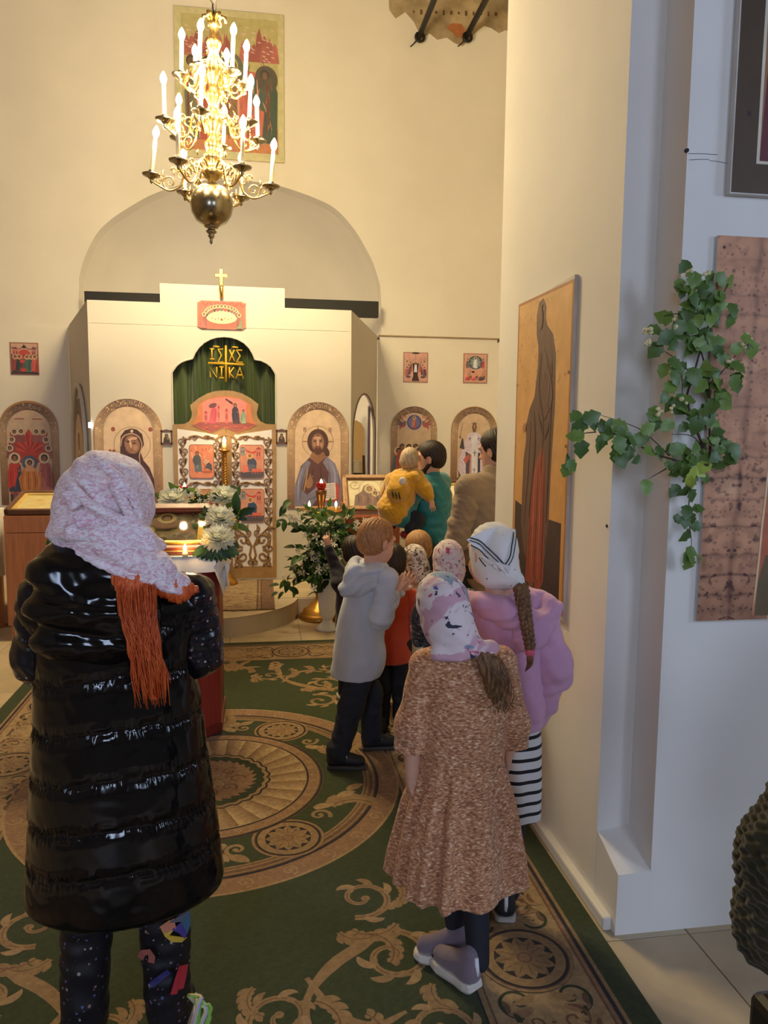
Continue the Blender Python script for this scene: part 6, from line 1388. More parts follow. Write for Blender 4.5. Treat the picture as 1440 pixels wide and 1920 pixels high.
# stand-up collar and hanging hood
col_ = [(loft([(1.265, -.39, 1.975, .150, .125), (1.31, -.395, 1.965, .158, .13), (1.35, -.395, 1.965, .142, .125), (1.395, -.39, 1.975, .125, .118), (1.41, -.385, 1.98, .11, .11)]), 'u', .02), (ell((-.47, 1.90, 1.335), (.085, .075, .055)), 'u', .03), (ell((-.405, 1.865, 1.262), (.150, .07, .062)), 'u', .03), (ell((-.385, 1.862, 1.185), (.155, .052, .060)), 'u', .03), (ell((-.30, 1.875, 1.24), (.06, .05, .08)), 'u', .03)]
def ck(V, N):
    z = V[:, 2]; d = np.min(np.abs(z[:, None]-np.array([1.305, 1.225])[None, :]-.03*np.sin(6*V[:, 0])[:, None]), axis=1); return -.010*np.exp(-(d/.014)**2)+crink(V, N)
sdf('hood', col_, .0058, VINYL, e, disp=ck)
for s_, a, b, c, nm in ((-1, shL, elL, wrL, 'l'), (1, shR, elR, wrR, 'r')):
    sdf('sleeve', [(rc(a+A_(s_*.004, 0, .0), b, .066, .060), 'u', .03), (rc(b, c, .056, .040), 'u', .03)], .006, SPKS, e, disp=lambda V, N: .0045*pn(V, 17, (1, 1, 2))+.002*pn(V, 40))
for s_, h, k_, a in ((-1, hipL, knL, anL), (1, hipR, knR, anR)):
    sdf('trouser_leg', [(rc(h, k_, .082, .070), 'u', .03), (rc(k_, a+A_(0, 0, .03), .070, .060), 'u', .03), (plane((0, 0, .09), (0, 0, -1)), 'i', .0)], .007, SPK, e, disp=lambda V, N: .004*pn(V, 12, (1, 1, 2.5)))
    shoe(e, (a[0], a[1]-.05, 0), (a[0]+s_*.03, a[1]+.19, 0), .10, .08, BLKSH, SOLEW, LACEW)
# bright patches printed on the right trouser leg
def legmap(u, v, h):
    cx_, cy_ = -.272, 2.012; r = .0755+.0035+h*6; x = u-cx_; x = max(-.9*r, min(.9*r, x)); return (u-e.location.x, cy_-sqrt(max(1e-6, r*r-x*x))-e.location.y, v)
pp = Painter(legmap, .0002, .001); PM = mat('printed_patch', attr=True, rough=.6, var=.05, scale=30)
def pr_(pts, c):
    pts = [at(x, y, 1.93) for x, y in pts]; pp.ribbon([(p_[0], p_[2]) for p_ in pts], .017, c)
def pq(pts, c): 
    q = [at(x, y, 1.93) for x, y in pts]; pp.poly([(p_[0], p_[2]) for p_ in q], c)
pq([(300, 1742), (318, 1732), (330, 1748), (318, 1760), (345, 1775), (350, 1778), (340, 1781), (322, 1774), (310, 1762)], C(214, 176, 60)); pq([(300, 1742), (326, 1730), (330, 1750), (310, 1755)], C(206, 128, 100)); pq([(322, 1750), (345, 1740), (353, 1765), (345, 1776), (335, 1760)], C(84, 70, 150)); pq([(338, 1738), (354, 1725), (355, 1758), (349, 1768)], C(70, 110, 140)); pq([(318, 1735), (345, 1722), (355, 1728), (340, 1740)], C(90, 92, 104))
pr_([(262, 1806), (268, 1793), (280, 1788), (286, 1797), (284, 1808)], C(160, 90, 80)); pr_([(284, 1850), (300, 1836), (318, 1824)], C(52, 48, 110)); pr_([(326, 1868), (334, 1842), (342, 1820)], C(190, 50, 60)); pr_([(338, 1862), (343, 1840), (346, 1822)], C(190, 50, 60))
pp.build('printed_patches', e, PM)
mb = MB(np.array(e.location)); rr = random.Random(5)
for k in range(9):
    q = A_(-.205, 1.955, .185); c = bez([q, q+A_(.02+.02*rr.random(), -.02, .03*rr.random()-.02), q+A_(.02+.05*rr.random(), -.03, -.05*rr.random()), q+A_(.0+.03*rr.random(), -.02, -.13)], 10); mb.col = rr.choice((C(150, 200, 90), C(214, 206, 150), C(200, 190, 220), C(120, 190, 90))); mb.tube(c, .0045, 6)
mb.build('ribbon_laces', mat('ribbon_cord', attr=True, rough=.6, var=.05), e, True)
# lace scarf
LSC = bpy.data.materials.new('pink_lace'); LSC.use_nodes = True
def lacemat(m, a, b_, c_, sc=26):
    N = NT(m); b = N.n['Principled BSDF']; b.inputs['Roughness'].default_value = .75; b.inputs['Sheen Weight'].default_value = .4
    tc = N.add('ShaderNodeTexCoord'); n1 = N.add('ShaderNodeTexNoise', Scale=sc, Detail=5.0); n1.inputs['Distortion'].default_value = 2.2; mp = N.add('ShaderNodeMapping'); mp.inputs['Scale'].default_value = (1, 1, 2.2); mp.inputs['Rotation'].default_value = (.4, .5, .6); N.link(tc, 'Object', mp, 'Vector'); N.link(mp, 'Vector', n1, 'Vector')
    rp = N.add('ShaderNodeValToRGB'); el_ = rp.color_ramp.elements; el_[0].position = .36; el_[0].color = (*a, 1); el_[1].position = .62; el_[1].color = (*c_, 1); q = el_.new(.48); q.color = (*b_, 1); N.link(n1, 'Fac', rp, 'Fac'); N.link(rp, 'Color', b, 'Base Color')
    bp = N.add('ShaderNodeBump', Strength=.6, Distance=.006); N.link(n1, 'Fac', bp, 'Height'); N.link(bp, 'Normal', b, 'Normal')
lacemat(LSC, C(222, 172, 186), C(242, 216, 226), C(252, 246, 250), 44)
S_ = [(ell((-.385, 2.0, 1.507), (.117, .132, .118)), 'u', .02), (ell((-.40, 1.985, 1.45), (.108, .115, .10)), 'u', .04), (rc(A_(-.455, 1.935, 1.41), A_(-.34, 1.90, 1.40), .052, .05), 'u', .04), (rc(A_(-.36, 1.885, 1.405), A_(-.245, 1.87, 1.335), .050, .042), 'u', .03), (rc(A_(-.25, 1.875, 1.345), A_(-.195, 1.88, 1.315), .045, .022), 'u', .02), (rc(A_(-.30, 1.90, 1.42), A_(-.25, 1.92, 1.40), .04, .02), 'u', .02)]
# folds and the twisted band
for pts, r in (([(-.50, 1.93, 1.425), (-.44, 1.868, 1.435), (-.36, 1.862, 1.445), (-.295, 1.885, 1.455)], .012), ([(-.30, 1.888, 1.455), (-.27, 1.888, 1.42), (-.262, 1.89, 1.40)], .016), ([(-.34, 1.868, 1.555), (-.315, 1.87, 1.50), (-.29, 1.885, 1.45)], .009), ([(-.43, 1.866, 1.545), (-.38, 1.852, 1.50), (-.31, 1.872, 1.455)], .011), ([(-.445, 1.868, 1.53), (-.42, 1.856, 1.485), (-.44, 1.862, 1.45)], .010), ([(-.485, 1.91, 1.40), (-.40, 1.865, 1.375), (-.28, 1.84, 1.325), (-.20, 1.865, 1.295)], .010), ([(-.36, 1.86, 1.60), (-.31, 1.88, 1.54), (-.285, 1.90, 1.47)], .008)):
    P = bez(pts, 12); S_ += [(rc(np.array(P[i])-A_(0, .007, 0), np.array(P[i+1])-A_(0, .007, 0), r*1.15, r*1.15), 'u', .007) for i in range(len(P)-1)]
S_ += [(ell((-.415, 1.845, 1.478), (.022, .02, .016)), 's', .012), (plane((-.37, 1.9, 1.352), (-.40, .05, -1)), 'i', .02), (ell((-.375, 2.16, 1.47), (.075, .10, .10)), 's', .02)]
def lf(V, N):
    w = np.clip((1.56-V[:, 2])/.12, 0, 1); q = V[:, 0]*.75+V[:, 2]
    return .0040*pn(V, 9, (1.3, 1, 2.0))+.0010*pn(V, 60, (1.6, 1, 1.6))*(.4+w)+.0016*np.sin(q*95+6*pn(V, 7))
SCARF = sdf('lace_scarf', S_, .0042, LSC, e, disp=lf)
RED_H = hairmat('red_hair', C(196, 70, 26), C(236, 118, 58))
hl = [(loft([(1.055, -.250, 1.80, .012, .01), (1.09, -.258, 1.805, .028, .014), (1.14, -.268, 1.81, .036, .017), (1.22, -.280, 1.815, .040, .020), (1.32, -.305, 1.845, .042, .024), (1.385, -.325, 1.88, .036, .026)]), 'u', .01), (rc(A_(-.275, 1.86, 1.335), A_(-.165, 1.90, 1.292), .030, .012), 'u', .02), (rc(A_(-.24, 1.87, 1.32), A_(-.20, 1.88, 1.29), .032, .028), 'u', .02)]
sdf('loose_hair', hl, .0035, RED_H, e, disp=lambda V, N: .0016*np.sin(V[:, 0]*300+2*np.sin(V[:, 2]*14)+2*pn(V, 12, (1, 1, .2)))+.0012*np.sin(V[:, 0]*700+V[:, 2]*9))
mb = MB(np.array(e.location)); rr = random.Random(2)
for k in range(150):
    x0 = -.332+.080*rr.random(); x1 = -.300+.075*rr.random()+.01; z1 = rr.uniform(1.035, 1.11); y0 = 1.800-.012*rr.random()
    mb.tube(bez([(x0-.004, y0+.075, 1.375), (x0+.01+rr.gauss(0, .004), y0-.002, 1.26), (x1-.01, y0-.008, 1.15), (x1+rr.gauss(0, .006), y0-.004, z1)], 10), [.0011]*9+[.0006]*9 if False else .0010, 3)
mb.build('hair_strands', RED_H, e, True)

# ------------------------------------------------------------------ scarf helper for the children
def kerchief(name, H, m, parent, knot=None, tail=None, vox=.005, amp=.0016, extra=(), drop=.0, face=True, fat=1.0):
    L = [(H.e((0, -.014, .030), (.086*fat, .106*fat, .100)), 'u', .01), (H.e((0, -.02, -.045-drop), (.078*fat, .088*fat, .070)), 'u', .04)]
    if knot is not None: L += [(rc(H.w(0, -.05, -.06), knot, .075*H.k, .034*H.k), 'u', .035)]
    L += list(extra)
    if face: L.append((H.e((0, .115, -.025), (.058, .075, .085)), 's', .015))
    L.append((H.pl((0, 0, -.125-drop), (0, .15, -1)), 'i', .015))
    return sdf(name, L, vox, m, parent, disp=lambda V, N: amp*pn(V, 22, (1, 1, 1.7))+amp*.5*np.sin((V[:, 2]+V[:, 0]*.6)*150+4*pn(V, 9)))
def floral(name, base, blots, scale, rough=.75):
    """printed cotton: several layers of noise-shaped flowers"""
    m = bpy.data.materials.new(name); m.use_nodes = True; N = NT(m); b = N.n['Principled BSDF']; b.inputs['Roughness'].default_value = rough; b.inputs['Sheen Weight'].default_value = .2
    tc = N.add('ShaderNodeTexCoord'); prev = None
    for i, (c, t, sc, dist) in enumerate(blots):
        mp = N.add('ShaderNodeMapping'); mp.inputs['Location'].default_value = (i*3.7, i*1.3, i*2.1); N.link(tc, 'Object', mp, 'Vector')
        n1 = N.add('ShaderNodeTexNoise', Scale=sc, Detail=4.0); n1.inputs['Distortion'].default_value = dist; N.link(mp, 'Vector', n1, 'Vector')
        rp = N.add('ShaderNodeValToRGB'); rp.color_ramp.elements[0].position = t; rp.color_ramp.elements[0].color = (0, 0, 0, 1); rp.color_ramp.elements[1].position = t+.025; rp.color_ramp.elements[1].color = (1, 1, 1, 1); N.link(n1, 'Fac', rp, 'Fac')
        mx = N.add('ShaderNodeMix', _data_type='RGBA'); N.link(rp, 'Color', mx, 'Factor')
        if prev is None: mx.inputs['A'].default_value = (*base, 1)
        else: N.l.new(prev.outputs['Result'], mx.inputs['A'])
        mx.inputs['B'].default_value = (*c, 1); prev = mx
    N.l.new(prev.outputs['Result'], b.inputs['Base Color']); return m

# ------------------------------------------------------------------ 2. girl in the brown dress
e = person('girl in a brown speckled dress and a pale flowered headscarf, nearest of the children', (.60, 2.19, 0))
H = Head((.527, 2.20, 1.152), .205, HM(radians(-8), radians(-6), radians(-10)))
shL, shR = A_(.478, 2.19, .985), A_(.708, 2.19, .985); elL, elR = A_(.442, 2.185, .80), A_(.752, 2.19, .79); wrL, wrR = A_(.440, 2.19, .655), A_(.748, 2.25, .64)
hips = (A_(.545, 2.2, .62), A_(.66, 2.2, .62)); kn = (A_(.575, 2.23, .33), A_(.645, 2.20, .33)); an = (A_(.610, 2.255, .075), A_(.640, 2.118, .075))
body(e, H, (.555, 2.185, 1.03), (shL, shR), (elL, elR), (wrL, wrR), hips, kn, an, [hand(wrL, (-.05, .1, -1), (-1, -.1, 0), .75, .35, side=1), hand(wrR, (0, .3, -1), (1, 0, 0), .75, .35, side=-1)], (.032, .028, .022), (.055, .042, .030), (.098, .07), .0055)
DRS = bpy.data.materials.new('brown_speckled_chiffon'); DRS.use_nodes = True
N = NT(DRS); b = N.n['Principled BSDF']; b.inputs['Roughness'].default_value = .8; b.inputs['Sheen Weight'].default_value = .2
tc = N.add('ShaderNodeTexCoord'); mp = N.add('ShaderNodeMapping'); mp.inputs['Scale'].default_value = (1, 1, 2.4); mp.inputs['Rotation'].default_value = (0, .12, 0); N.link(tc, 'Object', mp, 'Vector')
n1 = N.add('ShaderNodeTexNoise', Scale=84.0, Detail=3.0); N.link(mp, 'Vector', n1, 'Vector'); rp = N.add('ShaderNodeValToRGB'); el_ = rp.color_ramp.elements; el_[0].position = .36; el_[0].color = (*C(146, 92, 62), 1); el_[1].position = .70; el_[1].color = (*C(244, 222, 192), 1); q = el_.new(.50); q.color = (*C(196, 138, 98), 1); q = el_.new(.60); q.color = (*C(212, 158, 116), 1); N.link(n1, 'Fac', rp, 'Fac'); N.link(rp, 'Color', b, 'Base Color')
n2 = N.add('ShaderNodeTexNoise', Scale=160.0); N.link(tc, 'Object', n2, 'Vector'); bp = N.add('ShaderNodeBump', Strength=.4, Distance=.004); N.link(n2, 'Fac', bp, 'Height'); N.link(bp, 'Normal', b, 'Normal')
bod = [(.67, .597, 2.195, .128, .100), (.72, .598, 2.195, .130, .102), (.85, .598, 2.19, .138, .104), (.95, .595, 2.188, .138, .098), (1.0, .590, 2.188, .115, .085), (1.045, .578, 2.19, .060, .055)]
L = [(loft(bod), 'u', .02), (rc(shL, shR, .052, .052), 'u', .04)]
sdf('dress_bodice', L, .0052, DRS, e, disp=lambda V, N: .0022*pn(V, 16, (1, 1, .7))+.0022*np.exp(-((V[:, 2]-.70)/.05)**2)*np.sin(V[:, 0]*190))
def pleat(a, z): return 1+(.085*np.sin(a*9+1.4*np.sin(a*3))+.055*np.sin(a*19+2)*(.5+.5*np.sin(a*2+.6)))*np.clip((.70-z)/.12, 0, 1)+.02*np.sin(a*4+z*9)*np.clip((.6-z)/.3, 0, 1)
skt = [(.270, .580, 2.185, .210, .165), (.29, .580, 2.185, .209, .165), (.40, .583, 2.185, .196, .155), (.55, .588, 2.19, .166, .132), (.65, .595, 2.195, .138, .110), (.70, .597, 2.195, .126, .100), (.72, .597, 2.195, .120, .095)]
sdf('dress_skirt', [(loft(skt, pleat), 'u', 0), (loft([(.25, .58, 2.185, .19, .145), (.50, .585, 2.185, .15, .115), (.56, .59, 2.19, .02, .02)], pleat), 's', 0), (plane((.58, 2.02, .298), (-.02, .12, -1)), 'i', .0)], .0050, DRS, e, disp=lambda V, N: .0018*pn(V, 24, (1, 1, .4)))
for s_, a, b_, c in ((-1, shL, elL, A_(.437, 2.185, .745)), (1, shR, elR, A_(.757, 2.19, .735))):
    sdf('dress_sleeve', [(rc(a, b_, .050, .050), 'u', .03), (rc(b_, c, .052, .044), 'u', .03), (rc(c-A_(.0, 0, -.004), c-A_(0, 0, .012), .046, .050), 'u', .008), (plane(c-A_(0, 0, .016), (0, 0, -1)), 'i', .004)], .0050, DRS, e, disp=lambda V, N: .003*pn(V, 20, (1, 1, .8))+.0024*np.sin(np.arctan2(V[:, 1]-2.19, V[:, 0]-(.44 if True else 0))*11)*np.exp(-((V[:, 2]-.74)/.03)**2))
mb = MB(np.array(e.location))
for i in range(5): mb.grid(6, 2, lambda u, v: (.392+.03*v+.01*i*.3, 2.165+.035*u-.006*i+.008*sin(u*12+i), .770-.03*v+.014*sin(u*14+i*2)))
mb.build('cuff_frill', DRS, e, True)
for k in range(2): sdf('legging', [(rc(hips[k], kn[k], .058, .046), 'u', .02), (rc(kn[k], an[k]+A_(0, 0, .0), .046, .034), 'u', .02)], .006, LEGG, e)
SN = fabric('mauve_knit_shoe', C(128, 112, 124), bump=.5, bscale=300); WS = mat('white_reflective', (.8, .8, .82), rough=.4)
hl_, tl_ = atz(893, 1866, 0), atz(812, 1806, 0); shoe(e, hl_, tl_, .078, .075, SN, SOLEW, None, 'shoe', WS)
hl_, tl_ = A_(.640, 2.232, 0), A_(.470, 2.262, 0); shoe(e, hl_, tl_, .078, .075, SN, SOLEW, None, 'shoe', WS)
FS1 = floral('pale_flowered_cotton', C(226, 210, 212), [(C(204, 160, 176), .52, 7, 1.0), (C(122, 150, 172), .60, 9, 1.0), (C(186, 84, 108), .645, 17, 2.0), (C(44, 44, 62), .615, 15, 2.2), (C(84, 100, 160), .67, 13, 1.5)], 1)
knot = A_(.612, 2.105, 1.045)
kerchief('headscarf', H, FS1, e, knot, None, .0048, .0016, [(rc(A_(.555, 2.105, 1.035), A_(.645, 2.095, 1.058), .026, .026), 'u', .012), (rc(A_(.50, 2.12, 1.04), A_(.56, 2.10, 1.03), .026, .024), 'u', .02)], .012)
BR_H = hairmat('brown_hair', C(86, 58, 36), C(146, 106, 70)); BL_H = hairmat('fair_hair', C(150, 106, 66), C(196, 150, 102)); DK_H = hairmat('dark_brown_hair', C(24, 17, 14), C(52, 36, 28)); WB_H = hairmat('whitish_blond_hair', C(150, 128, 100), C(206, 186, 156)); GI_H = hairmat('ginger_blond_hair', C(150, 98, 58), C(196, 142, 92))
sdf('ponytail', [(loft([(.905, .655, 2.068, .008, .008), (.93, .656, 2.068, .022, .018), (.97, .655, 2.068, .036, .026), (1.02, .640, 2.078, .036, .028), (1.055, .622, 2.09, .024, .022)]), 'u', 0)], .0035, BR_H, e, disp=lambda V, N: .003*np.sin(V[:, 0]*380+4*np.sin(V[:, 2]*30)+2*pn(V, 20, (1, 1, .4)))+.0015*pn(V, 70, (1, 1, .3)))
mb = MB(np.array(e.location)); rr = random.Random(8)
for k in range(30):
    x = .625+.05*rr.random(); mb.tube(bez([(x-.01, 2.07, 1.045), (x+.015, 2.045-.01*rr.random(), .99), (x+.02+rr.gauss(0, .01), 2.048, .93), (x+.02+rr.gauss(0, .022), 2.05, .90-.02*rr.random())], 9), .0014, 4)
mb.build('loose_strands', BR_H, e, True)

# ------------------------------------------------------------------ 3. girl in the mauve hoodie
e = person('girl in a mauve hoodie with a braid and a dotted white kerchief beside the pier', (.83, 2.50, 0))
H = Head((.772, 2.52, 1.258), .205, HM(radians(-22), radians(-3)))
shL, shR = A_(.700, 2.50, 1.075), A_(.935, 2.50, 1.075); elL, elR = A_(.68, 2.53, .88), A_(.985, 2.47, .865); wrL, wrR = A_(.74, 2.68, .84), A_(.945, 2.52, .69)
hips = (A_(.765, 2.5, .66), A_(.885, 2.5, .66)); kn = (A_(.775, 2.51, .37), A_(.875, 2.51, .37)); an = (A_(.770, 2.46, .075), A_(.850, 2.45, .075))
body(e, H, (.790, 2.49, 1.12), (shL, shR), (elL, elR), (wrL, wrR), hips, kn, an, [hand(wrL, (.3, .8, .2), (0, -.2, 1), .8, .5), hand(wrR, (-.2, .2, -1), (1, 0, 0), .8, .5, side=-1)], (.034, .029, .022), (.058, .044, .032), (.10, .07), .006)
MAUVE = fabric('mauve_fleece', C(212, 162, 196), var=.06)
L = [(loft([(.665, .835, 2.50, .128, .105), (.70, .835, 2.50, .142, .115), (.78, .83, 2.50, .140, .112), (.95, .82, 2.50, .138, .105), (1.05, .815, 2.50, .128, .092), (1.12, .80, 2.495, .075, .07)]), 'u', .02), (rc(shL, shR, .058, .058), 'u', .04)]
sdf('hoodie', L, .0052, MAUVE, e, disp=lambda V, N: .006*pn(V, 10, (1, 1, 1.3))+.0025*pn(V, 25)+.004*np.exp(-((V[:, 2]-.70)/.03)**2)*np.sin(V[:, 0]*60+V[:, 1]*40)-.008*np.exp(-((V[:, 2]-.695)/.010)**2))
for s_, a, b_, c in ((-1, shL, elL, wrL), (1, shR, elR, wrR)):
    sdf('hoodie_sleeve', [(rc(a, b_, .062, .068), 'u', .03), (rc(b_, c, .068, .052), 'u', .03), (rc(c, c+(c-b_)*.12, .036, .034), 'u', .012)], .0052, MAUVE, e, disp=lambda V, N: .0065*pn(V, 13, (1, 1, 2.2))+.0035*np.sin(V[:, 2]*62+3*pn(V, 8))+.002*pn(V, 32))
hd = [(rc(A_(.712, 2.455, 1.105), A_(.79, 2.405, 1.085), .036, .042), 'u', .03), (rc(A_(.79, 2.405, 1.085), A_(.905, 2.415, 1.03), .044, .046), 'u', .03), (rc(A_(.905, 2.415, 1.03), A_(.965, 2.45, 1.085), .044, .034), 'u', .03), (rc(A_(.965, 2.45, 1.085), A_(.905, 2.56, 1.125), .032, .026), 'u', .03), (rc(A_(.70, 2.49, 1.11), A_(.70, 2.58, 1.10), .03, .026), 'u', .03), (ell((.875, 2.395, .995), (.062, .038, .040)), 'u', .03)]
sdf('hood', hd, .005, MAUVE, e, disp=lambda V, N: .0035*pn(V, 15)+.0035*np.sin((V[:, 2]*.9-V[:, 0]*.5)*130+3*pn(V, 8)))
STR = bpy.data.materials.new('striped_jersey'); STR.use_nodes = True; N = NT(STR); b = N.n['Principled BSDF']; b.inputs['Roughness'].default_value = .85
tc = N.add('ShaderNodeTexCoord'); mp = N.add('ShaderNodeMapping'); mp.inputs['Rotation'].default_value = (0, -.08, 0); N.link(tc, 'Object', mp, 'Vector'); sx_ = N.add('ShaderNodeSeparateXYZ'); N.link(mp, 'Vector', sx_, 'Vector')
m1 = N.add('ShaderNodeMath', _operation='MULTIPLY'); m1.inputs[1].default_value = 1/.0385; N.link(sx_, 'Z', m1, 0); m2 = N.add('ShaderNodeMath', _operation='FRACT'); N.link(m1, 'Value', m2, 0); m3 = N.add('ShaderNodeMath', _operation='GREATER_THAN'); m3.inputs[1].default_value = .68; N.link(m2, 'Value', m3, 0)
mx = N.add('ShaderNodeMix', _data_type='RGBA'); mx.inputs['A'].default_value = (.72, .71, .69, 1); mx.inputs['B'].default_value = (.012, .012, .014, 1); N.l.new(m3.outputs[0], mx.inputs['Factor']); N.l.new(mx.outputs['Result'], b.inputs['Base Color'])
sdf('striped_skirt', [(loft([(.335, .845, 2.50, .125, .105), (.45, .845, 2.50, .125, .105), (.60, .84, 2.50, .123, .10), (.70, .835, 2.50, .115, .095)], lambda a, z: 1+.035*np.sin(a*7)*np.clip((.66-z)/.2, 0, 1)), 'u', 0)], .0058, STR, e)
for k in range(2):
    sdf('legging', [(rc(kn[k]+A_(0, 0, .12), kn[k], .055, .046), 'u', .02), (rc(kn[k], an[k], .046, .034), 'u', .02)], .006, LEGG, e)
for k, (hp, tp) in enumerate(((atz(896, 1727), (.765, 2.61, 0)), (atz(948, 1737), (.86, 2.60, 0)))): shoe(e, hp, tp, .082, .085, BLKSH, SOLEG, LACEW, 'shoe', WS)
KCH = bpy.data.materials.new('dotted_white_cotton'); KCH.use_nodes = True
speck(KCH, (.82, .80, .78), [C(40, 38, 44), C(60, 56, 60)], 48, .8, .075)
kerchief('kerchief', H, KCH, e, A_(.83, 2.43, 1.185), None, .0048, .0015, [], .0)
KR = np.array((.0955, .1145, .106))*H.k*1.02
def ks(px_, py_, off=.0):
    """a point of the cloth where it lies on the back of the head, or hangs free beyond it"""
    x, _, z = at(px_, py_, 2.44); q = H.A.T@(np.array((x, 2.42, z))-H.w(0, -.014, .015)); r2 = (q[0]/KR[0])**2+(q[2]/KR[2])**2
    q[1] = -KR[1]*sqrt(max(.10, 1-r2)); y = (H.w(0, -.014, .015)+H.A@q)[1]; return A_(x, y-.006-off, z)
TA, TB, TC = (872, 1016), (970, 999), (943, 1074)
def kface(u, v, off=.0):
    a = np.array(TA)*(1-u)*(1-v)+np.array(TB)*u*(1-v)+np.array(TC)*v; bow = sin(pi*u)*(1-v)
    p_ = ks(a[0], a[1]-10*bow, off); p_[1] -= .004*sin(u*9+v*5)*v; return p_
mb = MB(np.array(e.location)); mb.grid(22, 20, kface)
def kflap(u, v):                                                    # second layer, fanned out below the knot
    a = np.array((898, 1046))*(1-u)*(1-v)+np.array((948, 1062))*u*(1-v)+np.array((936+14*u, 1080))*v; p_ = ks(a[0], a[1], .010); p_[1] -= .006*sin(u*16)*v; return p_
mb.grid(14, 8, kflap); mb.build('kerchief_tail', KCH, e, True)
STP = mat('black_braid_trim', (.015, .015, .018), rough=.7); mb = MB(np.array(e.location))
def pl(pts, r=.0021): 
    q = bez(pts, 24); mb.tube([ks(x, y, .005) for x, y in q], r, 5)
pl([(879, 1012), (900, 1020), (922, 1042), (946, 1068)]); pl([(878, 1017), (898, 1025), (918, 1046), (942, 1070)], .0016); pl([(880, 1026), (898, 1036), (915, 1054), (934, 1073)]); pl([(963, 1003), (954, 1024), (948, 1046), (936, 1066)]); pl([(966, 1010), (959, 1030), (953, 1050), (943, 1068)], .0016); pl([(896, 1050), (905, 1062), (918, 1074)], .0018); pl([(918, 1064), (930, 1060), (945, 1072)], .0018)
mb.build('kerchief_stripes', STP, e, True)
mb = MB(np.array(e.location)); n = 11; zb0, zb1 = 1.175, .985
for s_ in range(3):
    pts = []
    for i in range(61):
        t = i/60; ph = 2*pi*(t*4.2+s_/3); pts.append((.833+.016*t+.0155*(1-.35*t)*cos(ph), 2.385-.062*t+.010*sin(2*ph), zb0+(zb1-zb0)*t))
    mb.tube(pts, [.0135*(1-.35*i/60) for i in range(61)], 7)
mb.tube(bez([(.849, 2.323, .962), (.853, 2.335, .93), (.852, 2.37, .895)], 8), [.010, .012, .012, .011, .010, .008, .006, .004, .002][:len(bez([(.849, 2.323, .962), (.853, 2.335, .93), (.852, 2.37, .895)], 8))], 8)
mb.build('braid', BR_H, e, True); mb = MB(np.array(e.location)); mb.lathe([(.010, -.012), (.015, -.008), (.015, .008), (.010, .012)], (.849, 2.323, .973), 14); mb.build('hair_tie', mat('pink_elastic', C(214, 96, 120), rough=.6), e, True)

# ------------------------------------------------------------------ 4. boy in the grey hoodie
e = person('fair haired boy in a long pale grey hoodie stepping to the right', (.47, 3.77, 0))
f = A_(.82, .57, 0); sd = A_(.57, -.82, 0)                           # facing and his right-hand side
H = Head((.535, 3.77, 1.118), .215, HM(atan2(.87, .50), radians(-10)))
sm = A_(.505, 3.76, .955); shL, shR = sm-sd*.115, sm+sd*.115; elR = A_(.535, 3.63, .765); wrR = A_(.615, 3.70, .865); elL = A_(.56, 3.88, .76); wrL = A_(.665, 3.82, .86)
hips = (A_(.425, 3.83, .54), A_(.475, 3.73, .54)); kn = (A_(.525, 3.88, .31), A_(.405, 3.715, .30)); an = (A_(.535, 3.885, .085), A_(.335, 3.69, .085))
body(e, H, (.515, 3.76, 1.0), (shL, shR), (elL, elR), (wrL, wrR), hips, kn, an, [hand(wrR, (.45, .25, .85), (-.3, -.9, .2), .80, (.15, .2, .3, .5), .2, side=-1), hand(wrL, (.55, .1, .8), (.1, -.9, .3), .80, .3, .2, side=1)], (.034, .029, .021), (.058, .045, .033), (.095, .07), .0052)
GREY = fabric('pale_grey_fleece', C(196, 204, 218), var=.06)
L = [(loft([(.440, .43, 3.765, .122, .112), (.47, .432, 3.765, .124, .114), (.60, .445, 3.765, .120, .110), (.75, .465, 3.765, .115, .105), (.90, .495, 3.762, .115, .102), (.97, .51, 3.76, .085, .08), (1.01, .52, 3.76, .06, .06)]), 'u', .02), (rc(shL, shR, .056, .056), 'u', .05), (ell((.46, 3.76, .54), (.125, .118, .12)), 'u', .03)]
sdf('hoodie', L, .0055, GREY, e, disp=lambda V, N: .0050*pn(V, 9, (1.2, 1.2, .45))+.0025*pn(V, 22, (1, 1, .6)))
for a, b_, c in ((shL, elL, wrL), (shR, elR, wrR)): sdf('hoodie_sleeve', [(rc(a, b_, .058, .054), 'u', .03), (rc(b_, c-(c-b_)*.12, .052, .038), 'u', .03)], .0052, GREY, e, disp=lambda V, N: .0055*pn(V, 15, (1, 1, 2)))
hd = [(rc(A_(.41, 3.69, .975), A_(.375, 3.70, .90), .036, .030), 'u', .03), (rc(A_(.41, 3.69, .975), A_(.535, 3.67, .995), .036, .032), 'u', .03), (rc(A_(.375, 3.70, .90), A_(.50, 3.655, .935), .034, .034), 'u', .03), (rc(A_(.41, 3.70, .985), A_(.43, 3.81, 1.005), .034, .03), 'u', .03), (rc(A_(.43, 3.81, 1.005), A_(.53, 3.86, 1.0), .03, .026), 'u', .03), (ell((.44, 3.70, .92), (.075, .045, .07)), 'u', .03)]
sdf('hood', hd, .005, GREY, e, disp=lambda V, N: .003*pn(V, 15)+.0032*np.sin((V[:, 2]-V[:, 0]*.6)*110+3*pn(V, 8)))
for k in range(2): sdf('trouser_leg', [(rc(hips[k], kn[k], .072, .062), 'u', .03), (rc(kn[k], an[k]-A_(0, 0, .02), .060, .054), 'u', .03), (rc(an[k]+A_(0, 0, .012), an[k]-A_(0, 0, .015), .057, .058), 'u', .01), (plane((0, 0, .045), (0, 0, -1)), 'i', 0)], .006, JEAN, e, disp=lambda V, N: .004*pn(V, 14, (1, 1, 2.6)))
